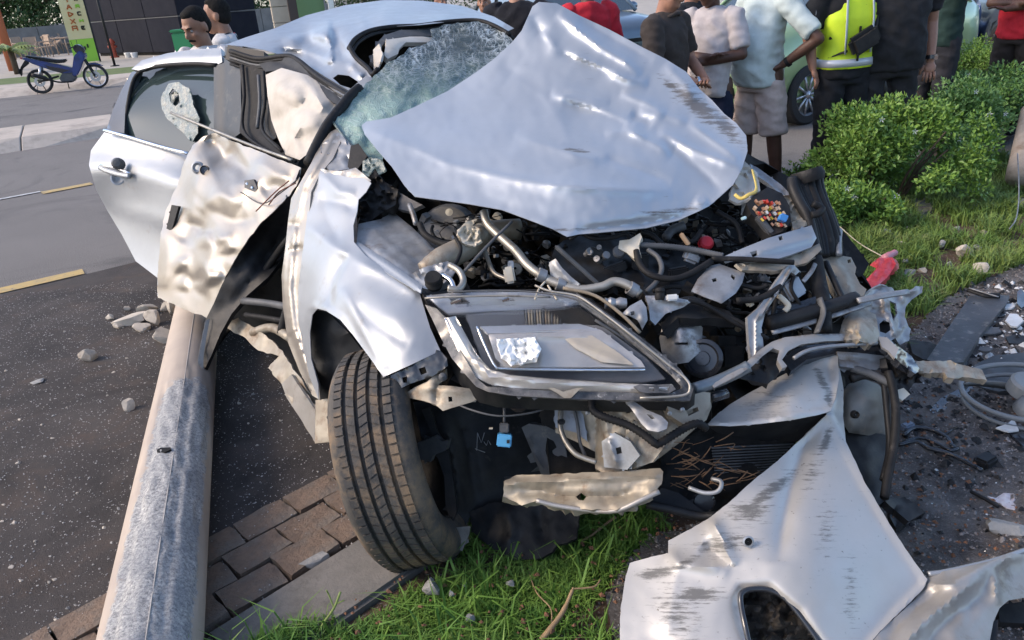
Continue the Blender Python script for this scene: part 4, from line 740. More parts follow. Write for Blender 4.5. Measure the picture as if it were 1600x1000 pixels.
tube('spring_clip', [(702, 414, 2.24), (718, 424, 2.22), (724, 440, 2.20), (716, 452, 2.18), (700, 450, 2.18)], .010, ALUP, car, 5, 8)
tube('spring_clip', [(690, 430, 2.22), (704, 438, 2.2), (710, 452, 2.18)], .008, CHROME, car, 4, 8)
ac = tube('coolant_pipe', [(756, 330, 2.42), (762, 350, 2.40), (784, 372, 2.36), (806, 392, 2.32), (822, 412, 2.29), (842, 428, 2.26), (868, 442, 2.24), (905, 452, 2.22), (940, 448, 2.21), (960, 440, 2.21), (982, 446, 2.2), (1000, 460, 2.19)], .0135, ALUP, car, 6, 12)
for (x, y, d, a) in ((846, 430, 2.25, (.8, 0, -.4)), (876, 444, 2.235, (.8, 0, -.3)), (988, 452, 2.195, (.7, 0, -.5))):
    lathe('clamp', W(x, y, d), a, [(-.012, .014), (-.012, .02), (.012, .02), (.012, .014)], STEEL, ac, 14)
tube('thin_rod', [(800, 346, 2.30), (760, 386, 2.26), (722, 428, 2.22)], .0045, GREYP, car, 3, 7)
tube('thin_pipe', [(754, 380, 2.45), (762, 404, 2.42), (772, 426, 2.38), (796, 438, 2.34)], .007, ALUP, car, 5, 8)
tube('thin_pipe', [(640, 320, 2.6), (646, 336, 2.56), (650, 350, 2.54)], .009, STEEL, car, 4, 8)
tube('loom', [(656, 350, 2.5), (664, 366, 2.46), (684, 378, 2.44), (706, 382, 2.42), (722, 370, 2.40)], .011, BLACKR, car, 5, 8)
tube('loom', [(712, 372, 2.36), (720, 388, 2.33), (716, 404, 2.3), (708, 416, 2.28)], .006, BLACKR, car, 5, 7)
box('solenoid', W(796, 430, 2.28), (.032, .05, .03), CREAM, car, CR @ euler(0, 0, 10), bev=.006)
box('solenoid_mount', W(798, 418, 2.29), (.018, .04, .018), ALU, car, CR, bev=.003)
# engine
ec = sheet('engine_cover', [(866, 388), (880, 376), (905, 368), (950, 366), (1005, 372), (1060, 384), (1096, 398), (1112, 414), (1100, 436), (1084, 452), (1050, 462), (1010, 462), (985, 442), (960, 436), (920, 446), (895, 436), (878, 420), (862, 402)],
      [(866, 388, 2.46), (950, 366, 2.58), (1096, 398, 2.56), (1084, 452, 2.38), (960, 440, 2.30), (880, 425, 2.34)], BLACKP, car, 6, .03, creases=[([(905, 372), (960, 430)], 5, .018), ([(950, 372), (1010, 440)], 5, .018), ([(1000, 376), (1060, 440)], 5, .018), ([(880, 400), (1000, 410), (1100, 420)], 5, .02)], nz=.02, nscale=40)
for (x, y, sx, sy, a) in ((960, 420, .075, .03, 20), (1000, 408, .05, .05, 0), (1060, 425, .06, .03, 10), (930, 395, .05, .03, -20), (1030, 445, .07, .025, 5)):
    box('cover_rib', W(x, y, 2.36), (sx, sy, .03), BLACKP, ec, CR @ euler(12, 0, a), bev=.005)
box('intake_duct', W(905, 418, 2.26), (.012, .19, .03), GREYP, car, CR @ euler(0, 0, 48), bev=.004)
sheet('steel_bracket', [(858, 410), (868, 404), (878, 418), (892, 432), (906, 444), (898, 450), (884, 450), (872, 438), (860, 432)], [(858, 410, 2.25), (906, 444, 2.21), (872, 438, 2.24)], STEEL, car, 4, .006, creases=[([(864, 410), (895, 445)], 3, .01)])
for (x, y, r) in ((922, 392, .011), (932, 404, .010), (936, 386, .008), (948, 398, .012), (921, 394, .009)):
    lathe('injector', W(x, y, 2.34), Vector((random.uniform(-.4, .4), -.7, .6)), [(0, .001), (0, r), (-.01, r), (-.012, r * .6), (-.03, r * .8)], ALU, ec, 14)
sheet('coil_connector', [(968, 376), (984, 374), (1000, 364), (1003, 370), (998, 384), (1001, 398), (990, 404), (978, 394), (966, 388)], [(968, 376, 2.33), (1003, 370, 2.31), (990, 404, 2.29)], CREAM, car, 4, .02, creases=[([(976, 382), (996, 390)], 3, .008)])
lathe('round_cap', W(968, 392, 2.32), -fw + up * .3, [(0, .001), (0, .016), (-.006, .020), (-.02, .018)], GREYP, ec, 18)
H = [([(1000, 383, 2.32), (1050, 386, 2.32), (1090, 392, 2.32), (1130, 400, 2.30)], .011, GREYP, .10), ([(994, 392, 2.30), (1000, 414, 2.27), (1018, 430, 2.24), (1050, 436, 2.23), (1078, 428, 2.24), (1112, 408, 2.26)], .012, BLACKR, 0),
     ([(1012, 390, 2.31), (1028, 402, 2.29), (1034, 420, 2.26), (1026, 440, 2.24), (1010, 456, 2.22)], .009, GREYP, .1), ([(1002, 362, 2.38), (1020, 368, 2.37), (1040, 384, 2.35), (1080, 388, 2.35), (1120, 398, 2.34)], .010, BLACKR, .1),
     ([(1112, 404, 2.26), (1160, 405, 2.25), (1210, 408, 2.24), (1240, 410, 2.24)], .010, BLACKR, 0), ([(1020, 455, 2.26), (1050, 448, 2.26), (1080, 452, 2.26)], .008, BLACKR, .1),
     ([(905, 362, 2.34), (925, 372, 2.32), (950, 372, 2.32), (978, 366, 2.34), (985, 376, 2.33)], .008, BLACKR, 0), ([(890, 374, 2.32), (910, 364, 2.32), (935, 368, 2.33)], .007, BLACKP, 0),
     ([(1050, 480, 2.18), (1075, 470, 2.18), (1105, 478, 2.19), (1140, 500, 2.2), (1180, 520, 2.2)], .009, BLACKR, 0), ([(1030, 500, 2.20), (1044, 478, 2.2), (1075, 466, 2.2), (1100, 472, 2.2)], .008, BLACKP, 0),
     ([(1180, 360, 2.5), (1190, 330, 2.52), (1206, 300, 2.55)], .008, BLACKR, 0), ([(1120, 330, 2.5), (1150, 350, 2.48), (1160, 380, 2.44)], .010, BLACKR, .1), ([(1230, 430, 2.3), (1215, 460, 2.27), (1206, 500, 2.25)], .008, BLACKR, 0),
     ([(1245, 420, 2.3), (1236, 450, 2.28), (1250, 480, 2.28), (1238, 510, 2.28)], .007, BLACKR, 0), ([(1070, 352, 2.44), (1050, 360, 2.44), (1040, 372, 2.42)], .018, GREYP, .05), ([(1096, 360, 2.42), (1084, 376, 2.4), (1070, 380, 2.4)], .010, BLACKR, 0)]
for P, r, m, c in H: tube('hose', P, r * .82, m, car, 6, 10, corr=c)
lathe('red_cap', W(1105, 377, 2.42), Vector((.1, -.7, .7)), [(0, .001), (0, .018), (-.006, .024), (-.022, .024), (-.024, .016), (-.03, .014)], mat('red_plastic', (.45, .02, .03), None, rough=.4), car, 14)
box('amber_clip', W(1070, 374, 2.36), (.014, .045, .012), mat('tan_clip', (.42, .27, .15), None, rough=.5), car, CR @ euler(0, 0, 35), bev=.003)
box('sensor', W(1080, 402, 2.34), (.05, .035, .03), ALU, car, CR @ euler(0, 10, -20), bev=.008)
# slam panel / front rail pieces in the bay
sheet('slam_panel_end', [(1080, 455), (1090, 436), (1110, 415), (1124, 412), (1140, 418), (1164, 426), (1160, 442), (1150, 458), (1128, 474), (1100, 464)], [(1080, 455, 2.2), (1124, 412, 2.26), (1164, 426, 2.24), (1128, 474, 2.17)], STEEL, car, 5, .006, holes=[[(1112, 436), (1119, 434), (1121, 439), (1114, 441)], [(1143, 428), (1149, 432), (1147, 438), (1142, 433)]], edge=.008, edgew=4)
sheet('inner_wing_rail', [(1128, 402), (1160, 388), (1200, 372), (1240, 360), (1268, 352), (1276, 372), (1268, 386), (1236, 398), (1210, 406), (1160, 408), (1132, 410)], [(1128, 402, 2.28), (1268, 352, 2.42), (1268, 386, 2.36), (1132, 410, 2.26), (1200, 385, 2.30)], SILVER, car, 5, .01, creases=[([(1135, 405), (1200, 390), (1270, 372)], 5, .016, 'f')], holes=[[(1172, 394), (1182, 391), (1184, 399), (1176, 402)], [(1216, 370), (1222, 368), (1224, 374), (1218, 376)]])
sheet('inner_wing_rail', [(1150, 412), (1200, 408), (1250, 396), (1280, 380), (1284, 390), (1262, 410), (1210, 424), (1160, 422)], [(1150, 412, 2.26), (1280, 380, 2.4), (1160, 422, 2.24)], BEIGE, car, 5, .01, ridged=.01, rscale=20)
# fuse box spilled open
fb = sheet('fuse_box', [(1166, 318), (1178, 306), (1200, 292), (1222, 302), (1234, 322), (1236, 346), (1222, 362), (1206, 368), (1190, 350), (1174, 334)], [(1166, 318, 2.46), (1222, 302, 2.50), (1222, 362, 2.40), (1174, 334, 2.44)], BLACKP, car, 5, .05, nz=.01)
FC = [mat('fuse_copper', (.42, .22, .13), None, rough=.4, metal=.3), mat('fuse_red', (.45, .05, .03), None, rough=.4), mat('fuse_tan', (.50, .36, .25), None, rough=.4), mat('fuse_blue', (.05, .20, .48), None, rough=.4), mat('fuse_yellow', (.6, .42, .06), None, rough=.4), WHITEP]
for i in range(10):
    for j in range(5):
        if random.random() < .2: continue
        x = 1176 + i * 4.6 + j * 3.2 + random.uniform(-1, 1); y = 316 - i * 1.6 + j * 8.5 + i * 1.8 + random.uniform(-1.5, 1.5)
        box('fuse', W(x, y, 2.405 + random.uniform(-.01, .01)), (.0065, .011, .018), FC[random.choice([0, 0, 0, 1, 2, 2, 4, 5])], fb, CR @ euler(random.uniform(-20, 20), random.uniform(-20, 20), 35 + random.uniform(-15, 15)))
box('relay', W(1223, 341, 2.37), (.022, .022, .03), FC[3], fb, CR @ euler(0, 0, -25), bev=.002)
box('relay', W(1162, 341, 2.42), (.014, .010, .02), mat('pale_cyan_plug', (.45, .62, .66), None, rough=.4), fb, CR @ euler(0, 0, 20), bev=.002)
box('relay', W(1194, 352, 2.41), (.02, .07, .03), GREYP, fb, CR @ euler(0, 0, 38), bev=.004)
sheet('torn_blanket', [(1142, 300), (1148, 286), (1158, 262), (1164, 252), (1176, 264), (1186, 282), (1188, 298), (1176, 304), (1166, 312), (1152, 318), (1140, 312)], [(1142, 300, 2.50), (1164, 252, 2.62), (1188, 298, 2.54), (1152, 318, 2.46)], CLOTHB, car, 5, .01, nz=.03, nscale=20, ridged=.02, rscale=16)
tube('yellow_strap', [(1148, 304, 2.42), (1158, 310, 2.41), (1170, 304, 2.41), (1182, 296, 2.44), (1176, 266, 2.52)], .006, mat('yellow_strap', (.62, .46, .12), None, rough=.6), car, 5, 6, flat=.5)
sheet('outer_rail', [(1172, 256), (1184, 262), (1220, 288), (1238, 306), (1256, 330), (1268, 350), (1252, 352), (1236, 332), (1222, 306), (1200, 286), (1176, 270)], [(1172, 256, 2.68), (1238, 306, 2.56), (1268, 350, 2.5), (1252, 352, 2.47)], STEEL, car, 4, .012, creases=[([(1176, 262), (1222, 298), (1258, 344)], 3, -.012, 'f')], nz=.01)
sheet('outer_rail_flange', [(1222, 306), (1240, 304), (1252, 330), (1262, 352), (1240, 360), (1232, 330)], [(1222, 306, 2.53), (1262, 352, 2.45), (1240, 360, 2.42)], BEIGE, car, 4, .01, ridged=.02, rscale=15)
# big black rubber seals curling up on the far corner
for k, (dx, r) in enumerate(((0, .018), (7, .012), (13, .010), (19, .012), (26, .020), (36, .018), (44, .012))):
    tube('bonnet_seal', [(1238 + dx, 280 - dx * .28, 2.52 + k * .01), (1240 + dx * .95, 296 - dx * .2, 2.50 + k * .01), (1250 + dx * .9, 318 - dx * .1, 2.48 + k * .01), (1262 + dx * .85, 340, 2.46 + k * .01), (1270 + dx * .9, 372, 2.44 + k * .01), (1276 + dx * .8, 400, 2.42 + k * .01)], r, BLACKR if k % 3 else BLACKP, car, 6, 10)
lathe('seal_roll', W(1262, 275, 2.55), Vector((-.2, .3, .9)), [(-.02, .001), (-.02, .05), (.0, .056), (.02, .05), (.02, .03), (.0, .02), (.0, .001)], BLACKR, car, 18)
tube('bonnet_seal', [(1268, 336, 2.42), (1278, 334, 2.42), (1284, 326, 2.44), (1270, 318, 2.44)], .012, BLACKR, car, 5, 8)
sheet('splash_shield', [(1286, 300), (1304, 330), (1312, 352), (1312, 396), (1290, 404), (1274, 400), (1272, 372), (1280, 340)], [(1286, 300, 2.56), (1312, 396, 2.48), (1274, 400, 2.44)], BLACKP, car, 6, .02, nz=.01)
sheet('rubber_flap', [(1312, 358), (1322, 366), (1340, 388), (1358, 412), (1348, 430), (1340, 432), (1326, 410), (1314, 400)], [(1312, 358, 2.62), (1358, 412, 2.56), (1340, 432, 2.54)], BLACKR, car, 6, .012, nz=.008)
sheet('corner_post', [(1276, 408), (1296, 398), (1312, 396), (1318, 400), (1330, 402), (1338, 418), (1336, 428), (1344, 444), (1354, 452), (1350, 462), (1322, 466), (1308, 462), (1298, 440), (1288, 424)], [(1276, 408, 2.44), (1330, 402, 2.48), (1354, 452, 2.40), (1308, 462, 2.36)], BEIGE, car, 5, .02, creases=[([(1300, 402), (1320, 430), (1330, 462)], 4, .018), ([(1286, 410), (1300, 434), (1310, 460)], 4, -.014)], holes=[[(1324, 406), (1329, 405), (1330, 410), (1325, 411)], [(1302, 432), (1307, 431), (1308, 437), (1303, 437)], [(1304, 440), (1308, 440), (1309, 446), (1305, 445)]])
tube('door_stay', [(1311, 398, 2.44), (1310, 380, 2.48), (1312, 360, 2.52)], .010, STEEL, car, 3, 8)
# torn cast bracket with ragged lobes
sheet('torn_bracket', [(1362, 452), (1378, 446), (1392, 450), (1404, 462), (1414, 456), (1432, 446), (1442, 448), (1440, 458), (1424, 468), (1414, 480), (1414, 496), (1422, 516), (1420, 532), (1408, 540), (1398, 530), (1392, 534), (1372, 526), (1350, 520), (1322, 508), (1320, 492), (1346, 480), (1350, 462)],
      [(1362, 452, 2.42), (1442, 448, 2.50), (1422, 516, 2.42), (1322, 508, 2.34), (1372, 526, 2.34), (1392, 480, 2.44)], STEEL, car, 4, .006, ridged=.012, rscale=30, nz=.012, jag=3, holes=[[(1374, 506), (1381, 500), (1390, 504), (1391, 516), (1384, 521), (1375, 518)], [(1390, 470), (1400, 474), (1402, 490), (1396, 502), (1392, 488)]], creases=[([(1406, 462), (1436, 450)], 5, .02), ([(1376, 452), (1390, 490), (1400, 530)], 5, .03)])
sheet('torn_bracket_tab', [(1396, 508), (1410, 512), (1422, 518), (1420, 532), (1408, 536), (1398, 524)], [(1396, 508, 2.4), (1422, 518, 2.42), (1408, 536, 2.38)], mat('rusty_steel', (.22, .12, .08), (.33, .28, .24), 18, rough=.7, metal=.3), car, 4, .01)
# radiator support bars
for P, r, m in (([(1200, 506, 2.24), (1260, 490, 2.26), (1320, 472, 2.30), (1336, 466, 2.32)], .022, BLACKP), ([(1206, 520, 2.23), (1280, 500, 2.26), (1360, 474, 2.32)], .008, STEEL), ([(1196, 488, 2.26), (1250, 478, 2.28), (1296, 462, 2.3)], .015, BLACKG),
                ([(1272, 404, 2.38), (1278, 440, 2.34), (1284, 470, 2.3), (1286, 520, 2.25)], .026, BLACKR), ([(1280, 466, 2.26), (1286, 490, 2.24), (1276, 520, 2.2)], .011, GREYP),
                ([(1226, 486, 2.24), (1232, 478, 2.24), (1226, 470, 2.24), (1216, 462, 2.24)], .008, CREAM), ([(1255, 440, 2.3), (1268, 424, 2.32), (1274, 412, 2.34)], .007, STEEL), ([(1212, 456, 2.25), (1226, 474, 2.25), (1232, 486, 2.24)], .006, BEIGE),
                ([(1150, 470, 2.2), (1188, 466, 2.21), (1220, 448, 2.23)], .010, BLACKR), ([(1140, 440, 2.26), (1180, 450, 2.25), (1200, 446, 2.25)], .007, BLACKR),
                ([(1340, 470, 2.28), (1380, 462, 2.3), (1420, 456, 2.34)], .010, STEEL), ([(1100, 480, 2.2), (1150, 500, 2.2), (1200, 530, 2.18)], .007, BLACKR), ([(1290, 410, 2.4), (1318, 470, 2.3), (1322, 478, 2.28)], .010, BLACKP)):
    tube('support_strut', P, r, m, car, 5, 8, flat=1 if m in (BLACKR, BLACKP) else .4)
sheet('diagonal_strut', [(1231, 415), (1240, 413), (1250, 424), (1243, 430), (1236, 425), (1216, 458), (1196, 488), (1190, 512), (1194, 548), (1190, 570), (1174, 566), (1170, 530), (1168, 496), (1186, 480), (1206, 450)], [(1231, 415, 2.25), (1250, 424, 2.27), (1196, 488, 2.2), (1190, 570, 2.15), (1168, 496, 2.18)], STEEL, car, 4, .012, creases=[([(1238, 420), (1200, 478), (1182, 500), (1182, 560)], 3, .012, 'f')], holes=[[(1204, 462), (1209, 459), (1211, 464), (1206, 467)]])
sheet('cast_knuckle', [(1312, 520), (1318, 500), (1332, 488), (1352, 482), (1368, 492), (1372, 512), (1376, 530), (1362, 540), (1340, 530), (1322, 532)], [(1312, 520, 2.28), (1352, 482, 2.38), (1376, 530, 2.28), (1340, 512, 2.25)], BEIGE, car, 4, .03, ridged=.012, rscale=16, jag=2)
sheet('black_arch_cover', [(1032, 506), (1044, 484), (1064, 474), (1100, 474), (1140, 486), (1150, 500), (1110, 496), (1090, 498), (1060, 496), (1046, 508), (1036, 520)], [(1032, 506, 2.2), (1100, 474, 2.24), (1150, 500, 2.2), (1060, 496, 2.17)], BLACKP, car, 4, .03)
box('bracket_block', W(1238, 452, 2.3), (.07, .06, .03), STEEL, car, CR @ euler(0, 20, 30), bev=.006)
box('plug', W(1172, 473, 2.22), (.025, .022, .02), CREAM, car, CR @ euler(0, 20, 30), bev=.006)
# water pump, alternator
sheet('pump_casting', [(1030, 528), (1036, 506), (1052, 498), (1088, 500), (1098, 512), (1096, 548), (1076, 566), (1052, 570), (1034, 552)], [(1030, 528, 2.24), (1098, 512, 2.24), (1052, 570, 2.2), (1065, 525, 2.18)], ALU, car, 5, .03, creases=[([(1040, 510), (1095, 515)], 4, .012)], holes=[[(1054, 535), (1075, 535), (1075, 539), (1054, 539)]])
lathe('pulley', W(1098, 560, 2.2), -fw - rt * .35, [(-.03, .05), (-.02, .056), (-.012, .05), (-.004, .057), (.002, .05), (.008, .056), (.012, .046), (.004, .04), (.004, .022), (.014, .02), (.014, .001)], BLACKG, car, 30)
box('alternator', W(1130, 556, 2.3), (.12, .12, .1), DARK, car, CR @ euler(0, 20, 0), bev=.03)
sheet('silver_lug', [(972, 490), (984, 478), (1002, 468), (1010, 480), (1012, 500), (1004, 514), (996, 500), (984, 494)], [(972, 490, 2.14), (1010, 480, 2.14), (1004, 514, 2.12)], STEEL, car, 4, .012, holes=[[(985, 487), (991, 486), (991, 492), (986, 493)]], creases=[([(978, 490), (1000, 486), (1006, 508)], 5, .012)])
sheet('cross_brace', [(1008, 462), (1040, 462), (1082, 470), (1068, 480), (1040, 490), (1024, 508), (1016, 500), (1014, 480)], [(1008, 462, 2.18), (1082, 470, 2.18), (1024, 508, 2.15)], ALU, car, 4, .012, nz=.01, creases=[([(1014, 466), (1076, 472)], 4, .012)])
lathe('hose_joint', W(962, 474, 2.16), rt, [(-.03, .012), (-.03, .017), (-.022, .014), (-.015, .018), (0, .013), (.012, .018), (.03, .014)], ALU, car, 14)
lathe('black_plug', W(1031, 458, 2.16), up, [(-.02, .012), (-.01, .015), (0, .012), (.006, .015), (.014, .012), (.016, .001)], BLACKR, car, 14)
box('white_plug', W(1050, 465, 2.15), (.034, .018, .02), WHITEP, car, CR @ euler(0, 0, 5), bev=.004)
# ---------------- headlamp
HB = sheet('headlamp', [(660, 458), (700, 453), (760, 452), (830, 452), (900, 456), (924, 470), (960, 495), (1020, 540), (1064, 578), (1083, 604), (1076, 624), (1040, 622), (1000, 621), (930, 620), (850, 618), (790, 616), (752, 608), (730, 588), (705, 545), (680, 500)], [(660, 458, 2.24), (900, 456, 2.20), (1083, 604, 2.02), (1000, 621, 2.00), (752, 608, 2.06), (680, 500, 2.2), (850, 540, 2.16)], BLACKP, car, 8, .05, edge=-.02, edgew=12)
HL = mat('painted_glare_white', (.95, .94, .90), (.9, .88, .84), 4, rough=.35, metal=.1)  # near-white colour for the painted sun glint in the lamp
HLW = mat('lamp_grey_bezel', (.46, .46, .46), (.34, .34, .35), 6, rough=.28, metal=.5)
sheet('upper_reflector', [(666, 462), (700, 458), (840, 456), (898, 460), (918, 474), (860, 482), (770, 486), (700, 490), (684, 478)], [(666, 462, 2.2), (898, 460, 2.16), (918, 474, 2.13), (700, 490, 2.15)], HLW, HB, 6, .006, creases=[([(680, 468), (800, 466), (910, 468)], 4, .012, 'f'), ([(690, 480), (800, 476), (910, 476)], 3, -.01, 'f')], holes=[[(700, 466), (722, 464), (736, 474), (712, 476)], [(780, 468), (800, 466), (806, 470), (790, 472)]])
for (x, y, w) in ((712, 471, .03), (790, 468, .02), (700, 512, .0),):
    if w: box('chrome_facet', W(x, y, 2.12), (w, .006, .01), CHROME, HB, CR @ euler(20, 0, 20))
vg = sheet('vent_grille', [(818, 484), (905, 480), (925, 494), (932, 506), (880, 510), (822, 508)], [(818, 484, 2.13), (905, 480, 2.1), (932, 506, 2.08), (822, 508, 2.12)], DARK, HB, 6, .006)
for k in range(13): tube('fin', [(822 + k * 4.4, 485, 2.12), (823 + k * 4.4, 507, 2.10)], .0032, BEIGE if k % 3 else GREYP, vg, 1, 5)
sheet('inner_bezel', [(728, 492), (818, 486), (822, 508), (932, 508), (945, 512), (1010, 560), (1040, 592), (1000, 598), (850, 596), (772, 586), (752, 560)], [(728, 492, 2.12), (932, 508, 2.06), (1040, 592, 2.0), (772, 586, 2.04), (850, 540, 2.10)], mat('bezel_grey', (.13, .13, .135), (.09, .09, .095), 9, rough=.35), HB, 7, .006)
LP_ = mat('light_pipe', (.74, .69, .60), (.55, .51, .46), 12, rough=.22, metal=.45, coat=.5)
sheet('daytime_light_strip', [(694, 497), (712, 494), (726, 520), (744, 552), (766, 577), (796, 586), (860, 592), (950, 598), (1044, 602), (1052, 610), (1000, 614), (900, 611), (800, 606), (764, 600), (740, 588), (722, 562), (706, 528)], [(694, 497, 2.12), (744, 552, 2.045), (796, 586, 2.0), (1044, 602, 1.97), (764, 600, 2.01), (712, 494, 2.12), (900, 602, 1.985)], LP_, HB, 5, .008, creases=[([(702, 496), (735, 556), (765, 588), (850, 598), (1044, 608)], 6, .014, 'f'), ([(712, 500), (744, 556), (780, 584), (900, 594)], 3, -.008, 'f')])
tube('chrome_strip', [(696, 498, 2.11), (712, 532, 2.08), (730, 566, 2.05), (746, 588, 2.03), (790, 602, 2.01), (900, 610, 2.0)], .003, CHROME, HB, 6, 7)
tube('chrome_strip', [(745, 510, 2.07), (760, 545, 2.04), (774, 572, 2.02), (790, 576, 2.02), (900, 578, 1.99), (1008, 578, 1.97)], .0035, CHROME, HB, 5, 7)
md = sheet('lamp_module', [(762, 520), (900, 514), (940, 516), (1002, 564), (1008, 574), (790, 574), (774, 560)], [(762, 520, 2.06), (940, 516, 2.03), (1008, 574, 1.98), (790, 574, 2.02)], mat('lamp_inner_face', (.50, .47, .43), (.40, .37, .34), 6, rough=.25, metal=.5), HB, 7, .01, creases=[([(770, 530), (900, 524), (960, 536)], 5, .008, 'f')])
sheet('module_top', [(750, 510), (905, 506), (940, 516), (900, 518), (762, 521)], [(750, 510, 2.08), (940, 516, 2.03), (762, 521, 2.055)], HLW, HB, 5, .006)
glare = sheet('sun_glare_patch', [(775, 530), (835, 527), (846, 545), (838, 566), (800, 571), (784, 560)], [(775, 530, 2.02), (846, 545, 2.0), (800, 571, 1.99), (812, 548, 2.025)], HL, md, 4, .004, ridged=.012, rscale=14, nz=.02, nscale=12)  # sun glint on the lamp module, painted as a bright white sheet
sheet('amber_reflector', [(880, 528), (925, 524), (968, 552), (990, 570), (940, 566), (900, 545)], [(880, 528, 2.03), (925, 524, 2.02), (990, 570, 1.975)], mat('amber_lens', (.50, .42, .30), (.38, .33, .27), 9, rough=.2, metal=.3, coat=.6), md, 5, .003, creases=[([(885, 532), (975, 568)], 3, .006)])
for k, P in enumerate(([(930, 500), (975, 530), (1030, 580)], [(940, 490), (1000, 534), (1050, 582)])):
    tube('lens_guide', [(x, y, 2.05 - k * .01) for x, y in P], .004, (GREYP, GREYP)[k], HB, 5, 7)
LENS = mat('clear_lens', (.9, .92, .92), None, rough=.05, trans=1, ior=1.25, alpha=.30, spec=.8)
sheet('clear_lens', [(664, 462), (760, 455), (898, 459), (925, 474), (1020, 545), (1062, 580), (1080, 606), (1072, 620), (930, 616), (790, 612), (756, 604), (732, 584), (705, 540), (680, 500)], [(664, 462, 2.18), (898, 459, 2.12), (1080, 606, 1.97), (930, 616, 1.95), (756, 604, 1.99), (680, 500, 2.12), (850, 540, 2.01)], LENS, HB, 12, .004)
# black grimy frame of the lamp and inner clear rails
GRIM = mat('grimy_lamp_frame', (.03, .03, .03), (.16, .15, .14), 26, rough=.35, coat=.3, dirt=(.36, .34, .31), dscale=38, dlo=.58, dhi=.66)
sheet('lamp_frame', [(664, 476), (682, 482), (700, 500), (722, 552), (744, 590), (760, 604), (850, 610), (1000, 614), (1050, 614), (1066, 606), (1062, 590), (1076, 596), (1084, 606), (1078, 626), (1040, 626), (900, 624), (800, 618), (762, 612), (744, 604), (728, 586), (706, 560), (690, 530), (676, 500)], [(664, 476, 2.17), (722, 552, 2.05), (760, 604, 1.99), (1000, 614, 1.955), (1078, 612, 1.965), (690, 530, 2.12)], GRIM, HB, 5, .012, nz=.004)
sheet('lamp_frame', [(900, 458), (918, 468), (1000, 526), (1062, 576), (1076, 596), (1066, 606), (1048, 586), (1010, 556), (940, 500), (906, 476)], [(900, 458, 2.12), (1000, 526, 2.04), (1076, 596, 1.97), (940, 500, 2.08)], GRIM, HB, 5, .012, creases=[([(905, 464), (1000, 540), (1066, 596)], 4, .008, 'f')])
for k, P in enumerate(([(836, 446, 2.12), (860, 455, 2.1), (900, 462, 2.08), (930, 480, 2.05), (985, 522, 2.0), (1040, 566, 1.97), (1070, 590, 1.95), (1078, 606, 1.94), (1066, 618, 1.94), (1000, 622, 1.94)], [(700, 456, 2.14), (780, 454, 2.12), (850, 458, 2.1), (905, 470, 2.07), (950, 500, 2.03), (1010, 545, 1.99), (1050, 585, 1.96)], [(664, 466, 2.16), (700, 464, 2.14), (780, 462, 2.12), (860, 464, 2.10)])):
    tube('lens_edge', P, (.0035, .0025, .003)[k], (ALUP, GREYP, ALUP)[k], HB, 5, 7)
sheet('lamp_lug', [(856, 606), (866, 606), (880, 612), (902, 606), (914, 606), (904, 610), (892, 622), (882, 622), (870, 614)], [(856, 606, 1.95), (914, 606, 1.94), (885, 622, 1.94)], BEIGE, HB, 3, .006)
sheet('lamp_lug', [(990, 604), (1000, 600), (1008, 602), (1050, 600), (1056, 608), (1046, 614), (1010, 614), (1000, 612)], [(990, 604, 1.945), (1056, 608, 1.94), (1010, 614, 1.94)], GRIM, HB, 3, .01, holes=[[(1014, 604), (1022, 604), (1022, 611), (1014, 611)], [(1030, 604), (1046, 603), (1046, 610), (1030, 611)]])
tube('lamp_wire', [(852, 440, 2.16), (842, 452, 2.13), (836, 468, 2.1)], .003, CREAM, HB, 4, 5); tube('lamp_wire', [(856, 446, 2.15), (862, 456, 2.12), (870, 468, 2.09)], .003, CREAM, HB, 4, 5)
tube('lamp_loom', [(880, 450, 2.15), (930, 462, 2.12), (972, 492, 2.08), (1000, 520, 2.05)], .005, mat('tape', (.22, .18, .13), None, rough=.7), HB, 5, 8)
# ---------------- crash box, beam, tongue
sheet('crash_box', [(866, 628), (900, 622), (1000, 622), (1080, 618), (1110, 612), (1112, 636), (1104, 656), (1088, 668), (1064, 690), (1030, 716), (985, 738), (940, 738), (930, 732), (930, 706), (900, 690), (868, 676)], [(866, 628, 2.2), (1110, 612, 2.12), (1030, 716, 2.06), (930, 735, 2.1), (980, 670, 2.05), (900, 690, 2.18)], BEIGE, car, 6, .012,
      creases=[([(945, 632), (948, 730)], 5, .02), ([(930, 640), (932, 730)], 4, -.018), ([(960, 640), (985, 660), (1000, 700)], 10, -.025), ([(985, 725), (1040, 700), (1100, 650)], 5, .015), ([(1040, 640), (1050, 680)], 6, .014)], holes=[[(904, 628), (908, 628), (909, 634), (905, 634)], [(904, 642), (908, 642), (909, 648), (905, 648)], [(978, 642), (985, 641), (985, 645), (979, 646)]], nz=.01)
sheet('crash_box_panel', [(980, 655), (1000, 660), (1020, 685), (1040, 695), (1020, 722), (990, 732), (975, 700)], [(980, 655, 2.04), (1040, 695, 2.02), (990, 732, 2.04)], BEIGE, car, 5, .006, ridged=.008, rscale=22)
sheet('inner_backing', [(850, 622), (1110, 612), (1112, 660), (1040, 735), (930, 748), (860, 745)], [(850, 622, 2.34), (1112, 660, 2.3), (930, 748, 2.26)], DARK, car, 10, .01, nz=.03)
sheet('folded_flange', [(940, 690), (960, 676), (985, 690), (1000, 712), (980, 734), (944, 730)], [(940, 690, 2.06), (985, 690, 2.02), (944, 730, 2.06)], STEEL, car, 4, .01, creases=[([(950, 684), (965, 730)], 4, .014)], holes=[[(962, 700), (970, 698), (972, 708), (964, 710)]])
for x_, y_ in ((1046, 646), (1066, 640), (918, 645), (955, 640), (1000, 700)): lathe('weld_boss', W(x_, y_, 2.0 if x_ > 1000 else 2.06), -fw, [(0, .001), (0, .007), (.004, .006), (.006, .001)], ALU, car, 10)
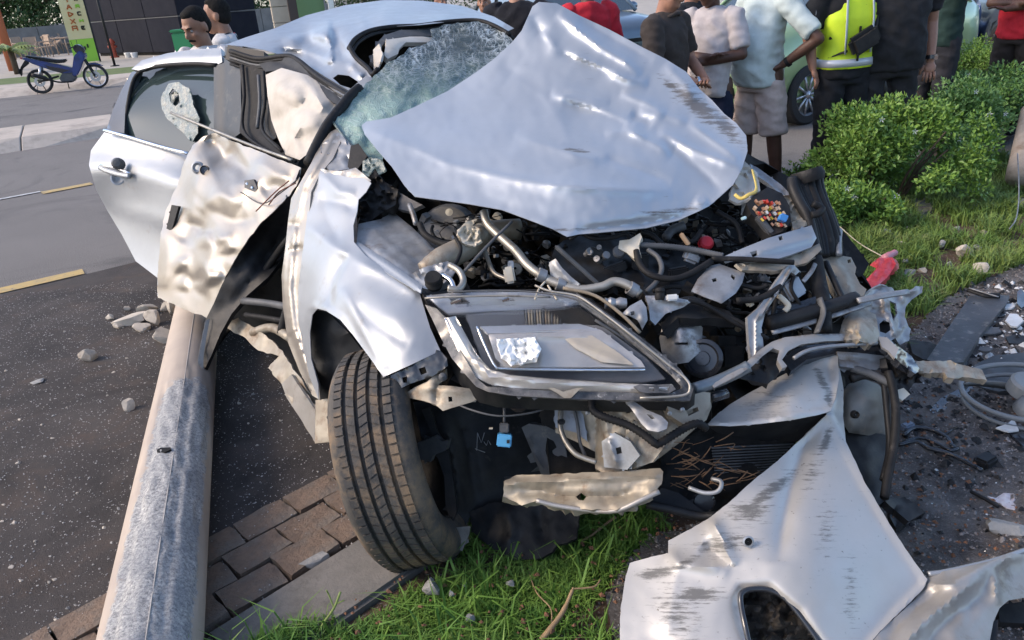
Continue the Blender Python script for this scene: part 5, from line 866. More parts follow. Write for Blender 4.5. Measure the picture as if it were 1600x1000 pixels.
sheet('rail_end', [(1040, 628), (1100, 612), (1110, 614), (1110, 634), (1094, 654), (1070, 664), (1048, 650)], [(1040, 628, 2.0), (1110, 614, 2.04), (1070, 664, 2.0)], BEIGE, car, 5, .03, holes=[[(1072, 642), (1090, 636), (1092, 642), (1076, 650)], [(1071, 629), (1075, 629), (1075, 634), (1071, 634)]])
tube('harness', [(924, 622, 2.02), (926, 640, 2.0), (945, 652, 1.98), (980, 664, 1.97), (1004, 678, 1.96), (1020, 690, 1.95), (1028, 694, 1.95), (1048, 682, 1.96), (1075, 666, 1.97), (1092, 662, 1.98), (1104, 670, 1.99)], .0105, BLACKR, car, 6, 9, corr=.12)
tube('thin_pipe', [(876, 640, 2.14), (876, 668, 2.12), (884, 690, 2.1), (898, 708, 2.08), (914, 716, 2.07), (932, 722, 2.06)], .0075, ALUP, car, 6, 8)
tube('thin_pipe', [(894, 628, 2.15), (902, 660, 2.13), (906, 690, 2.12), (914, 712, 2.1)], .005, GREYP, car, 5, 7)
box('grommet', W(877, 659, 2.12), (.02, .014, .02), BLACKR, car, CR, bev=.003)
sheet('side_plate', [(866, 632), (884, 628), (910, 640), (918, 690), (900, 676), (868, 668)], [(866, 632, 2.17), (918, 690, 2.14), (868, 668, 2.16)], STEEL, car, 5, .006)
sheet('side_bracket', [(842, 628), (866, 630), (870, 664), (866, 672), (846, 662)], [(842, 628, 2.18), (870, 664, 2.17), (846, 662, 2.18)], DARK, car, 5, .02)
sheet('silver_tongue', [(977, 627), (992, 628), (1010, 640), (1034, 650), (1044, 660), (1042, 670), (1028, 675), (1012, 672), (1002, 662), (990, 644)], [(977, 627, 1.98), (1044, 660, 1.90), (1012, 672, 1.90)], STEEL, car, 4, .012, edge=.006, edgew=4, creases=[([(995, 640), (1030, 664)], 5, -.006)], holes=[[(1010, 647), (1018, 648), (1024, 654), (1018, 655)]])
sheet('bumper_beam', [(788, 752), (806, 742), (850, 741), (930, 738), (1000, 735), (1032, 731), (1036, 738), (1034, 756), (1022, 770), (996, 782), (962, 797), (920, 796), (880, 795), (858, 788), (838, 782), (816, 790), (786, 775)], [(788, 752, 2.16), (930, 738, 2.06), (1032, 731, 2.02), (996, 782, 1.99), (880, 795, 2.05), (786, 775, 2.14)], BEIGE, car, 5, .03, jag=2,
      creases=[([(790, 756), (930, 748), (1034, 742)], 5, .014, 'f'), ([(800, 770), (850, 768), (880, 776), (960, 776), (1010, 766)], 5, -.02)], holes=[[(900, 776), (908, 770), (916, 776), (912, 782), (904, 781)]], nz=.010, nscale=50, ridged=.003, rscale=30)
tube('beam_lip', [(838, 782, 2.06), (870, 790, 2.05), (920, 797, 2.03), (962, 798, 2.0), (1000, 782, 1.98), (1030, 768, 1.98)], .007, SILVERD, car, 5, 7)
# radiator and its dark surround
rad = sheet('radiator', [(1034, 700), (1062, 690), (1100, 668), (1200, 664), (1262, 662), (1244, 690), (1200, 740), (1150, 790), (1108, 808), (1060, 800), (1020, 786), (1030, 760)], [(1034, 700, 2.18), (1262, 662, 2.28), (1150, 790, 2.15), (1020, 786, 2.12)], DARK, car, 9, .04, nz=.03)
for k in range(16): tube('radiator_fin', [(1112 + k * .5, 700 + k * 4.4, 2.17), (1170, 697 + k * 4.4, 2.2), (1240 - k * 4.5, 694 + k * 4.4, 2.2)], .0028, GREYP, rad, 1, 4)
DEB = mat('dried_grass_fibre', (.20, .11, .055), (.10, .06, .035), 20, rough=.9)
for k in range(60):
    x, y = random.uniform(1040, 1160), random.uniform(690, 760); a = random.uniform(-.5, .9); l = random.uniform(6, 40)
    y = max(y, 676 + (1120 - x) * .15)
    tube('caught_straw', [(x, y, 2.06), (x + l * .5 * math.cos(a), y - l * .5 * math.sin(a), 2.05), (x + l * math.cos(a), y - l * math.sin(a) + random.uniform(-4, 4), 2.06)], random.uniform(.0006, .0018), DEB, rad, 2, 4)
tube('tow_loop', [(1076, 762, 2.02), (1100, 770, 2.0), (1118, 769, 1.99), (1126, 762, 1.99), (1126, 752, 2.0), (1112, 748, 2.02)], .006, STEEL, car, 5, 7)
lathe('fog_lamp_socket', W(1100, 785, 2.08), -fw - rt * .3, [(0, .001), (.0, .025), (-.01, .03), (-.03, .024)], BLACKG, car, 20)
sheet('grille_corner', [(1010, 786), (1034, 762), (1060, 770), (1110, 806), (1096, 812), (1060, 800)], [(1010, 786, 2.08), (1110, 806, 2.06), (1034, 762, 2.1)], BLACKP, car, 6, .02)
tube('lower_lip', [(1010, 788, 2.06), (1050, 796, 2.05), (1090, 806, 2.04), (1120, 806, 2.02)], .012, BLACKP, car, 4, 8)
# grille surround and cross tube
tube('cross_tube', [(1084, 608, 2.06), (1120, 596, 2.08), (1155, 580, 2.10), (1170, 572, 2.1)], .017, mat('bluegrey_tube', (.20, .23, .25), (.15, .17, .18), 8, rough=.35, metal=.4), car, 4, 12)
tube('cross_tube', [(1110, 622, 2.08), (1136, 614, 2.09)], .014, BLACKG, car, 2, 10)
gs_ = sheet('grille_surround', [(1108, 598), (1140, 584), (1160, 574), (1170, 562), (1188, 546), (1206, 534), (1226, 527), (1270, 522), (1330, 521), (1372, 524), (1384, 528), (1372, 534), (1330, 532), (1290, 533), (1252, 538), (1232, 548), (1222, 562), (1230, 572), (1222, 576), (1214, 562), (1218, 548), (1208, 544), (1192, 556), (1176, 572), (1150, 588), (1116, 606)], [(1108, 598, 2.06), (1206, 534, 2.16), (1270, 522, 2.20), (1384, 528, 2.32), (1230, 572, 2.10), (1150, 588, 2.06)], SILVERD, car, 4, .02, edge=.006, edgew=4)
sheet('grille_surround_inner', [(1170, 572), (1190, 556), (1206, 544), (1220, 548), (1214, 562), (1224, 578), (1200, 600), (1150, 590)], [(1170, 572, 2.14), (1220, 548, 2.18), (1200, 600, 2.12)], BLACKP, car, 6, .02, ridged=.02, rscale=20)
sheet('grille_inner', [(1224, 562), (1236, 548), (1256, 540), (1330, 533), (1372, 534), (1378, 540), (1310, 552), (1260, 562), (1236, 580)], [(1224, 562, 2.22), (1330, 533, 2.34), (1378, 540, 2.34), (1236, 580, 2.18)], BLACKG, car, 6, .02)
tube('chrome_grille_strip', [(1240, 560, 2.14), (1262, 548, 2.16), (1300, 541, 2.2), (1370, 536, 2.26)], .006, STEEL, car, 5, 7)
# far lamp remains, upright pipe, crossbar stub
sheet('crossbar', [(1308, 549), (1340, 551), (1384, 556), (1388, 562), (1370, 578), (1340, 576), (1312, 572)], [(1308, 549, 2.28), (1388, 562, 2.30), (1312, 572, 2.26)], STEEL, car, 5, .02, creases=[([(1310, 560), (1384, 566)], 3, -.01, 'f')])
sheet('crossbar', [(1432, 564), (1484, 563), (1500, 570), (1534, 578), (1542, 594), (1504, 588), (1496, 592), (1480, 590), (1476, 582), (1440, 584), (1424, 578)], [(1432, 564, 2.30), (1542, 594, 2.32), (1440, 584, 2.26)], BEIGE, car, 5, .02, ridged=.012, rscale=18, nz=.01, jag=2)
sheet('crumpled_black_trim', [(1370, 528), (1384, 526), (1402, 540), (1424, 556), (1438, 578), (1430, 584), (1408, 568), (1384, 544)], [(1370, 528, 2.3), (1438, 578, 2.26), (1384, 544, 2.27)], BLACKG, car, 4, .02, nz=.02, nscale=16)
sheet('silver_trim_end', [(1372, 526), (1386, 527), (1404, 545), (1398, 560), (1388, 548), (1378, 542)], [(1372, 526, 2.27), (1404, 545, 2.24), (1388, 548, 2.24)], SILVERD, car, 4, .01)
sheet('hanging_trim', [(1384, 560), (1420, 572), (1444, 584), (1430, 596), (1420, 610), (1404, 622), (1396, 600), (1388, 580)], [(1384, 560, 2.28), (1444, 584, 2.28), (1404, 622, 2.26)], BLACKP, car, 5, .02, ridged=.02, rscale=18)
sheet('rag_of_trim', [(1400, 610), (1412, 606), (1422, 616), (1410, 626), (1402, 620)], [(1400, 610, 2.24), (1422, 616, 2.24), (1410, 626, 2.22)], CREAM, car, 4, .008)
wb = sheet('washer_bottle', [(1314, 612), (1326, 600), (1350, 592), (1372, 600), (1384, 614), (1390, 630), (1390, 668), (1386, 682), (1360, 681), (1326, 676), (1317, 660)], [(1314, 612, 2.3), (1350, 592, 2.36), (1390, 640, 2.34), (1360, 681, 2.26), (1350, 630, 2.24)], mat('grey_bottle', (.19, .185, .165), (.14, .135, .12), 9, rough=.5, dirt=(.28, .24, .19), dscale=11), car, 6, .08, edge=.03, edgew=8, creases=[([(1330, 602), (1350, 620), (1374, 630)], 4, .014), ([(1370, 622), (1376, 645), (1354, 654)], 4, .016)])
lathe('bottle_boss', W(1337, 648, 2.20), -fw, [(0, .001), (0, .006), (.006, .009), (.002, .011), (-.01, .012)], DARK, wb, 14)
for P, r, m in (([(1388, 580, 2.24), (1396, 610, 2.22), (1400, 650, 2.20), (1396, 700, 2.16), (1388, 740, 2.12), (1382, 778, 2.08)], .012, BLACKR), ([(1380, 584, 2.26), (1386, 640, 2.24), (1390, 700, 2.2), (1380, 750, 2.14)], .010, BLACKP), ([(1372, 590, 2.26), (1350, 586, 2.28), (1330, 592, 2.28)], .014, BLACKP), ([(1330, 575, 2.28), (1360, 584, 2.26), (1392, 600, 2.24)], .012, GREYP)):
    tube('hanging_hose', P, r, m, car, 5, 9)
sheet('bumper_inner_dark', [(1306, 570), (1320, 590), (1330, 670), (1388, 680), (1386, 780), (1372, 790), (1348, 752), (1322, 700), (1312, 640)], [(1306, 570, 2.36), (1388, 680, 2.3), (1372, 790, 2.12), (1312, 640, 2.3)], BLACKP, car, 8, .02, nz=.02)
sheet('wheel_tub', [(1318, 668), (1392, 684), (1386, 776), (1420, 780), (1446, 800), (1420, 815), (1390, 790), (1350, 750)], [(1318, 668, 2.34), (1392, 684, 2.34), (1446, 800, 2.14), (1350, 750, 2.2)], BLACKP, car, 8, .02, ridged=.02, rscale=24)
# small clutter and wiring in the bay
def in_poly(P): 
    P = np.array(P)
    while True:
        q = rng.uniform(P.min(0), P.max(0)); 
        if inside(q[None], P)[0]: return q
ZB = [[(650, 325), (860, 350), (1100, 340), (1170, 300), (1300, 420), (1300, 520), (1150, 560), (1000, 500), (900, 450), (740, 440)]]
wires = bmesh.new()
for k in range(300):
    q = in_poly(ZB[0]); d = 2.62 - (q[1] - 320) / 240 * .30 + random.uniform(-.03, .14); P = [(q[0], q[1], d)]
    a = random.uniform(0, 6.28)
    for j in range(4):
        a += random.uniform(-.9, .9); P.append((P[-1][0] + math.cos(a) * random.uniform(8, 24), P[-1][1] + math.sin(a) * random.uniform(4, 14), d + random.uniform(-.03, .05)))
    add_tube(wires, [Vector(p) for p in catmull([W(*p) for p in P], 4)], random.choice([.0016, .002, .003, .004, .006]), 6)
o = bm_obj('wiring', wires, BLACKR, car); o['kind'] = 'stuff'
for mm, n in ((GREYP, 46), (STEEL, 40), (ALU, 34), (BEIGE, 30), (BLACKP, 70), (CREAM, 14)):
    bm = bmesh.new()
    for k in range(n):
        q = in_poly(ZB[0]); d = 2.64 - (q[1] - 320) / 240 * .32 + random.uniform(-.02, .14); s = random.uniform(.008, .03)
        r_ = CR @ euler(random.uniform(0, 90), random.uniform(0, 90), random.uniform(0, 90))
        if random.random() < .45: add_lathe(bm, [(0, .001), (0, s * .7), (s * .5, s * .8), (s, s * .5), (s * 1.2, .001)], Matrix.Translation(W(q[0], q[1], d)) @ r_.to_4x4(), 10)
        else: add_box(bm, W(q[0], q[1], d), (s, s * random.uniform(.6, 2.2), s * random.uniform(.3, 1)), r_)
    o = sharp(bm_obj('engine_fittings', bm, mm, car)); o['kind'] = 'stuff'
bm = bmesh.new()
for k in range(60):
    q = (random.uniform(860, 1130), random.uniform(440, 600)); 
    if q[1] > 452 + (q[0] - 900) * .72: continue
    d = 2.3 + random.uniform(-.05, .1); add_box(bm, W(q[0], q[1], d), (random.uniform(.01, .05),) * 3, CR @ euler(random.uniform(0, 90), 30, random.uniform(0, 90)))
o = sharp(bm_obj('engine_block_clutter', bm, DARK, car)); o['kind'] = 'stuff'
# ---------------- torn bumper cover, a thing of its own
BC = thing('bumper_cover', (.8, 1.4, 0), 'torn silver front bumper cover hanging loose, scraped and twisted, nearest the camera', 'bumper')
sheet('skin', [(1309, 552), (1313, 580), (1318, 610), (1317, 650), (1322, 690), (1336, 720), (1352, 755), (1376, 795), (1400, 835), (1425, 872), (1449, 905), (1446, 916), (1428, 935), (1400, 962), (1375, 986), (1340, 1030), (1300, 1030), (1274, 995), (1246, 958), (1226, 934), (1205, 922), (1180, 920), (1158, 924), (1156, 940), (1164, 975), (1178, 1030), (970, 1030), (968, 985), (970, 950), (978, 900), (984, 880), (1010, 872), (1044, 864), (1044, 845), (1080, 826), (1110, 808), (1140, 784), (1180, 748), (1220, 716), (1248, 690), (1275, 664), (1292, 648)],
      [(1309, 552, 2.30), (1318, 650, 2.20), (1292, 648, 2.16), (1352, 755, 2.07), (1248, 690, 2.12), (1110, 808, 1.97), (1449, 905, 1.92), (1400, 962, 1.84), (1340, 1030, 1.74), (1230, 800, 1.93), (1270, 900, 1.80), (1150, 870, 1.86), (1044, 864, 1.93), (984, 880, 1.95), (970, 1030, 1.78), (1090, 950, 1.80), (1170, 960, 1.77), (1210, 860, 1.84), (1180, 1030, 1.70)],
      SILVERB, BC, 6, .0035, creases=[([(1300, 650), (1318, 690), (1352, 755), (1400, 835), (1449, 905)], 8, .012, 'f'), ([(1292, 648), (1255, 700), (1236, 760), (1222, 830), (1216, 880)], 22, -.035), ([(1044, 862), (1060, 880), (1100, 886), (1140, 888)], 9, .026), ([(1110, 810), (1126, 840), (1140, 870), (1146, 884)], 8, .03), ([(1100, 850), (1120, 868), (1140, 884)], 12, -.024), ([(1060, 880), (1050, 930), (1040, 1000)], 20, .01), ([(1446, 914), (1400, 960), (1345, 1025)], 7, .016, 'f'), ([(1300, 580), (1306, 640)], 7, .014), ([(1150, 925), (1160, 970), (1176, 1025)], 8, -.02), ([(1160, 922), (1200, 920), (1246, 958), (1290, 1020)], 8, -.018, 'f')],
      nz=.004, nscale=160, wear=[(1028, 895, 34, 10, -8, .92), (1090, 930, 44, 14, 0, .9), (1070, 880, 30, 8, -20, .8), (1200, 770, 60, 10, -38, .9), (1130, 850, 50, 20, -10, .72), (1290, 690, 26, 8, -70, .95), (1170, 800, 40, 20, 0, .74), (1060, 960, 60, 40, 60, .55), (1292, 600, 30, 6, 70, .85), (1290, 830, 20, 60, 5, .42), (1330, 930, 14, 60, 3, .46), (1270, 740, 16, 50, 20, .5)], jag=1)
sheet('folded_wing', [(1309, 552), (1296, 556), (1262, 566), (1234, 580), (1204, 596), (1170, 614), (1140, 632), (1118, 650), (1104, 664), (1140, 666), (1190, 662), (1240, 656), (1280, 648), (1298, 642), (1306, 620), (1311, 590)],
      [(1309, 552, 2.29), (1204, 596, 2.22), (1104, 664, 2.10), (1190, 662, 2.06), (1298, 642, 2.12), (1230, 620, 2.12)], SILVERB, BC, 5, .0035, creases=[([(1108, 662), (1190, 656), (1296, 642)], 5, .012, 'f'), ([(1292, 560), (1298, 600), (1300, 636)], 7, -.02)], nz=.008, nscale=60, wear=[(1285, 595, 26, 8, 60, .9), (1200, 630, 60, 30, -20, .42), (1295, 625, 14, 6, 80, .9)])
sheet('wing_underside', [(1104, 664), (1190, 664), (1296, 646), (1280, 664), (1248, 690), (1200, 690), (1120, 676)], [(1104, 664, 2.12), (1296, 646, 2.18), (1200, 690, 2.22)], BLACKP, BC, 7, .006)
sheet('corner_arm', [(1448, 905), (1452, 896), (1472, 893), (1505, 886), (1545, 877), (1574, 866), (1604, 858), (1640, 856), (1640, 930), (1600, 934), (1576, 938), (1562, 950), (1552, 972), (1545, 1010), (1540, 1040), (1340, 1030), (1375, 988), (1402, 962), (1430, 936)],
      [(1448, 905, 1.93), (1604, 858, 2.02), (1640, 930, 1.95), (1545, 1010, 1.78), (1340, 1030, 1.72), (1500, 900, 1.90), (1460, 960, 1.80), (1552, 890, 1.94)], SILVERD, BC, 6, .004,
      creases=[([(1440, 915), (1490, 912), (1548, 882), (1604, 862)], 9, .03), ([(1400, 1020), (1450, 965), (1500, 925), (1550, 890)], 10, .025), ([(1380, 1000), (1430, 950), (1470, 920)], 9, -.02), ([(1552, 880), (1556, 920), (1558, 945)], 5, .02), ([(1430, 1030), (1480, 970), (1540, 930)], 16, -.02)], nz=.008, nscale=60)
tube('arm_edge', [(1450, 897, 1.93), (1475, 894, 1.93), (1520, 884, 1.95), (1560, 874, 1.97), (1604, 859, 2.01)], .007, SILVER, BC, 5, 7)
fg_ = sheet('fog_lamp_recess', [(1150, 916), (1206, 914), (1236, 932), (1262, 962), (1310, 1030), (1330, 1060), (1168, 1060), (1150, 960)], [(1150, 916, 1.86), (1236, 932, 1.86), (1310, 1030, 1.80), (1168, 1060, 1.80)], mat('black_mesh_plastic', (.022, .02, .018), (.06, .05, .04), 30, rough=.6, bump=.6, bscale=60, dirt=(.15, .12, .09), dscale=20), BC, 6, .01, nz=.04, nscale=26)
tube('fog_lamp_frame', [(1178, 1034, 1.72), (1166, 985, 1.74), (1158, 945, 1.775), (1160, 926, 1.79), (1182, 920, 1.80), (1206, 923, 1.80), (1228, 936, 1.79), (1250, 962, 1.77), (1276, 998, 1.745), (1300, 1034, 1.72)], .007, BLACKG, BC, 5, 8)
lathe('sensor_ring', W(1169, 846, 1.862), -fw, [(-.004, .013), (.002, .014), (.004, .010), (.0, .009), (-.004, .008), (-.006, .001)], SILVER, BC, 24); lathe('sensor_hole', W(1169, 846, 1.86), -fw, [(0, .001), (.001, .0088), (.0, .009)], DARK, BC, 18)
sheet('backing_strip', [(1560, 945), (1600, 940), (1640, 938), (1640, 976), (1600, 974), (1562, 972)], [(1560, 945, 1.96), (1640, 938, 1.98), (1600, 974, 1.92)], BLACKP, BC, 6, .02)
sheet('backing_strip', [(1546, 972), (1560, 968), (1558, 1000), (1560, 1040), (1530, 1040), (1536, 1000)], [(1546, 972, 1.84), (1560, 1040, 1.76), (1530, 1040, 1.76)], BLACKP, BC, 6, .02)
# ================================================================ FALLEN POLE, RUBBLE, DEBRIS
PM = None
def pole_mat():
    m, t, b, tc = newmat('scraped_pole'); L = t.links; V = tc.outputs['Object']
    at = nd(t, 'ShaderNodeAttribute', attribute_name='wear')
    n1 = ntex(t, 14, 8, .75, V); sc = ramp(t, ntex(t, 95, 6, .85, V), [(.38, (.15, .15, .15)), (.5, (.40, .39, .37)), (.62, (.66, .64, .59))])
    sc2 = mixc(t, ramp(t, ntex(t, 6, 5, .7, V), [(.4, (0,)*3), (.6, (1,)*3)]), sc, (.22, .23, .245)); sc2 = mixc(t, .5, sc, sc2)
    base = mixc(t, ramp(t, ntex(t, 3, 6, .6, V), [(.35, (0,)*3), (.7, (1,)*3)]), (.46, .38, .30), (.36, .30, .25))
    ad = nd(t, 'ShaderNodeMath', operation='MULTIPLY_ADD'); L.new(n1, ad.inputs[0]); ad.inputs[1].default_value = .55; L.new(at.outputs['Fac'], ad.inputs[2])
    f = ramp(t, ad.outputs[0], [(.70, (0,)*3), (.76, (1,)*3)]); L.new(mixc(t, f, base, sc2), b.inputs['Base Color']); sock(b, 'Roughness', .75)
    bp = nd(t, 'ShaderNodeBump'); sock(bp, 'Distance', .006); L.new(f, bp.inputs['Strength']); L.new(ntex(t, 70, 6, .8, V), bp.inputs['Height']); L.new(bp.outputs[0], b.inputs['Normal']); return m
pa = W(228, 1100, 1.88); pa = Vector((pa.x, pa.y, .135)); pb_ = G(306, 480, .10); pb_ = Vector((pb_.x, pb_.y, .10))
# centre line from the photo's outline: bottom centre (230,1000), top centre (300,500)
c0 = G(236, 1000, .13); c1 = G(303, 520, .11); dd = (c1 - c0); c0 = c0 - dd * .35; c1 = c1 + dd * .9
pt = thing('lamp_pole', (c0.x, c0.y, 0), 'fallen beige lamp pole, scraped to grey, lying on the road under the car door', 'pole')
nu, nv = 260, 64; V = []; wv = []
dirp = (c1 - c0); side = dirp.cross(Vector((0, 0, 1))).normalized(); upv = side.cross(dirp).normalized(); Lp = dirp.length
for i in range(nu + 1):
    u = i / nu; c = c0 + dirp * u; r0_ = .132 * (1 - u) + .10 * u
    for k in range(nv):
        a = 2 * math.pi * k / nv; r_ = r0_
        dent = 0
        s = u * Lp
        an = math.degrees(a)      # 0 = right side of the pole, 90 = top
        w_ = math.exp(-((an - 70 - 5 * math.sin(s * 2)) / 66) ** 6) * (1 / (1 + math.exp((s - 2.2) * 12)))
        g_ = math.exp(-((an - 118) / 7) ** 2) + .8 * math.exp(-((an - 62) / 6) ** 2)
        r_ -= w_ * (.006 + .007 * noise.fractal(Vector((s * 9, an / 12, 0)), .8, 2, 4) + .009 * g_)
        p = c + (side * math.cos(a) + upv * math.sin(a)) * r_; V.append(tuple(p)); wv.append(w_ * .55 + .05)
F = [(i * nv + k, i * nv + (k + 1) % nv, (i + 1) * nv + (k + 1) % nv, (i + 1) * nv + k) for i in range(nu) for k in range(nv)]
ps = raw('shaft', V, F, pole_mat(), pt, True); at = ps.data.attributes.new('wear', 'FLOAT', 'POINT'); at.data.foreach_set('value', wv)
tube('weld_seam', [c0 + dirp * u + (side * math.cos(R(76)) + upv * math.sin(R(76))) * ((.132 * (1 - u) + .10 * u) - .006 * (u < .5)) for u in (.0, .1, .2, .3, .4, .5, .7)], .0016, mat('seam', (.40, .37, .33), None, rough=.6), pt, 3, 6, px=False)
hp_ = c0 + dirp * .0
hc = W(287, 706, 2.55)
# small torn hole near the middle
un = ((G(287, 706, .22) - c0).dot(dirp)) / (Lp * Lp); hcn = c0 + dirp * un + (side * math.cos(R(92)) + upv * math.sin(R(92))) * (.132 * (1 - un) + .10 * un - .001)
bm = bmesh.new(); q = [(-.022, .010), (-.010, .016), (.004, .010), (.022, .006), (.026, -.006), (.006, -.012), (-.012, -.008), (-.020, -.002)]
nrm_ = (side * math.cos(R(92)) + upv * math.sin(R(92))); tg = dirp.normalized(); rr_ = nrm_.cross(tg)
vs = [bm.verts.new(hcn - rr_ * a * 1.0 + tg * b_ * 1.4) for a, b_ in q]; bm.faces.new(vs); ex = bmesh.ops.extrude_face_region(bm, geom=bm.faces[:]); bmesh.ops.translate(bm, verts=[v for v in ex['geom'] if isinstance(v, bmesh.types.BMVert)], vec=-nrm_ * .006)
bmesh.ops.recalc_face_normals(bm, faces=bm.faces[:]); bm_obj('torn_hole', bm, DARK, pt, False, False)
RUB = mat('rubble_pale', (.56, .50, .41), (.42, .37, .31), 12, rough=.9, bump=.5, bscale=60, dirt=(.25, .2, .15), dscale=9)
RUBG = mat('rubble_grey', (.36, .35, .33), (.25, .245, .23), 12, rough=.9, bump=.6, bscale=60)
def rock(px, py, w, h, label, m=RUB, group=None, flat_=.7, cat='rubble', z=.0, name='concrete_chunk', rz=None, asp=None):
    d = Gd(px, py); c = G(px, py); s = w / FOC * d / 2; sh = max(h / FOC * d * .55, .006); asp = asp or random.uniform(.6, .85)
    bm = bmesh.new(); bmesh.ops.create_icosphere(bm, subdivisions=3, radius=1); o3 = Vector((random.uniform(0, 50), random.uniform(0, 50), 0)); ns = [(Vector((random.gauss(0, 1), random.gauss(0, 1), random.gauss(0, .8))).normalized(), random.uniform(.35, .72)) for _ in range(24)]
    for v in bm.verts:
        p = v.co.normalized(); 
        for n_, dd_ in ns:
            k = p.dot(n_)
            if k > dd_: p = p - n_ * (k - dd_)
        v.co = p * 1.45 * (1 + .06 * noise.noise(p * 2 + o3) + .035 * noise.noise(p * 9 + o3))
    bmesh.ops.scale(bm, verts=bm.verts[:], vec=(s, s * asp, sh)); bmesh.ops.rotate(bm, verts=bm.verts[:], matrix=Matrix.Rotation(rz if rz is not None else random.uniform(-.4, .4), 3, 'Z'))
    bmesh.ops.translate(bm, verts=bm.verts[:], vec=(c.x, c.y, (z or (.035 if 'grass' in label else 0)) + sh * .72)); o = sharp(bm_obj(name, bm, m, None, True), 22); reg(o, label, cat, group); return o
rock(141, 564, 33, 24, 'solitary white concrete chunk on the dark road left of the pole')
rock(203, 640, 24, 24, 'small angular beige concrete chunk on the dark road beside the pole', asp=.8)
rock(228, 490, 34, 22, 'beige concrete chunk at the back of the rubble pile by the door')
rock(205, 505, 60, 16, 'long flat beige slab of broken concrete in the rubble pile by the door', flat_=.4)
rock(243, 508, 30, 22, 'pale concrete chunk in the middle of the rubble pile by the door')
rock(222, 517, 32, 14, 'tan low chunk in front of the long flat slab by the door')
rock(254, 534, 36, 26, 'warm beige rounded concrete chunk touching the pole')
rock(173, 500, 18, 12, 'small pale chip at the outer end of the rubble pile by the door')
rock(270, 492, 16, 34, 'upright pale concrete sliver standing against the pole under the door')
rock(262, 486, 20, 20, 'grey white chunk wedged between the door and the pole')
rock(281, 512, 22, 20, 'buff concrete chunk tucked behind the pole')
rock(200, 486, 14, 10, 'little chip lying behind the long flat slab')
rock(186, 512, 22, 10, 'thin tan flake in front of the long flat slab')
rock(60, 598, 26, 6, 'smear-thin pale flake on the dark road', RUBG, flat_=.2)
rock(495, 886, 60, 26, 'grey concrete lump lying on the edging slab left of the wheel', RUBG, rz=.5, asp=.5)
rock(678, 942, 42, 24, 'pale grey concrete lump in the grass below the wheel', RUBG)
rock(708, 946, 14, 12, 'small grey crumb beside the lump in the grass', RUBG)
rock(728, 932, 14, 12, 'beige crumb in the grass below the mud flap', RUBG)
rock(736, 985, 20, 12, 'grey stone near the bottom edge in the grass', RUBG)
rock(798, 930, 16, 12, 'brown grey stone in the grass right of the pale lump', RUBG)
for i, (x, y, w, h) in enumerate([(1388, 352, 22, 12), (1380, 378, 24, 14), (1418, 368, 14, 8), (1420, 440, 22, 14), (1406, 395, 26, 12), (1470, 396, 14, 16), (1505, 408, 34, 16), (1524, 402, 16, 14), (1531, 438, 26, 16), (1482, 425, 16, 8), (1536, 376, 18, 10), (1519, 332, 28, 6), (1573, 326, 20, 6), (1592, 330, 24, 10), (1445, 380, 14, 8), (1494, 368, 12, 8), (1440, 436, 18, 10), (1412, 420, 14, 8)]):
    rock(x, y, w, h, 'pale concrete lump scattered in the grass of the verge beside the shrubs', RUBG if i % 2 else RUB, 'concrete lumps in the verge grass')
rock(1570, 838, 80, 34, 'flat grey slab fragment on the wet gravel behind the bumper arm', RUBG, rz=-.45, asp=.55)
for i in range(120):
    x, y = random.uniform(-10, 520), random.uniform(470, 1000)
    if 250 < x < 345 or (x > 320 and y > 740): continue
    w = random.choice([4, 5, 6, 7, 9]) * (.6 + y / 1400); rock(x, y, w, w * .5, 'tiny pale concrete chip scattered on the dark road around the pole', RUB if random.random() < .5 else RUBG, 'concrete chips on the dark road')
# fine chips and glass crumbs: far too many to count
def chips(name, px, n, s0, s1, m, label, cat, zf=lambda x, y: .004):
    P = scatter(px, n); P = np.array(P); P[:, 2] = [zf(x, y) for x, y in P[:, :2]]; s = rng.uniform(s0, s1, n) * rng.uniform(.4, 1, n); V = []; 
    th = rng.uniform(0, 6.28, n); base = np.array([[-1, -.6, 0], [1, -.7, 0], [.8, .7, 0], [-.7, .8, 0], [0, 0, .9]])
    ca, sa = np.cos(th), np.sin(th); B = base[None] * s[:, None, None] * (1 + rng.uniform(-.35, .35, (n, 5, 1))); X = B[..., 0] * ca[:, None] - B[..., 1] * sa[:, None]; Y = B[..., 0] * sa[:, None] + B[..., 1] * ca[:, None]
    V = np.stack([X + P[:, None, 0], Y + P[:, None, 1], B[..., 2] + P[:, None, 2]], -1).reshape(-1, 3); i = np.arange(n)[:, None] * 5
    F = np.concatenate([i + [0, 1, 4], i + [1, 2, 4], i + [2, 3, 4], i + [3, 0, 4]]); o = raw(name, V, F, m, None, False, kind='stuff'); reg(o, label, cat)
RL = [G(-60, 470), G(200, 440), G(420, 480), G(540, 640), G(530, 738), G(200, 900), G(60, 1000), G(-60, 1010)]
CHIP = mat('pale_chip', (.50, .47, .43), (.34, .33, .31), 60, rough=.8)
chips('road_chips', RL, 10000, .0010, .0042, CHIP, 'pale concrete grit sprinkled over the dark road', 'grit', lambda x, y: .005)
chips('paver_grit', [LP(-1, -.05), LP(2, -.05), LP(2, .42), LP(-1, .42)], 900, .0012, .004, CHIP, 'grit lying over the paver border', 'grit', lambda x, y: .027)
chips('gravel', GRAVP, 34000, .0018, .0085, mat('gravel_stone', (.30, .27, .255), (.14, .125, .115), 40, rough=.7, dirt=(.35, .32, .30), dscale=50), 'wet grey gravel and grit on the bare ground at the edge', 'gravel', gz)
chips('plastic_bits', [G(1440, 560), G(1500, 450), G(1620, 440), G(1660, 640), G(1560, 760), G(1420, 780), G(1400, 640)], 420, .006, .026, BLACKP, 'broken black plastic bits strewn between the panels on the gravel', 'plastic bits', gz)
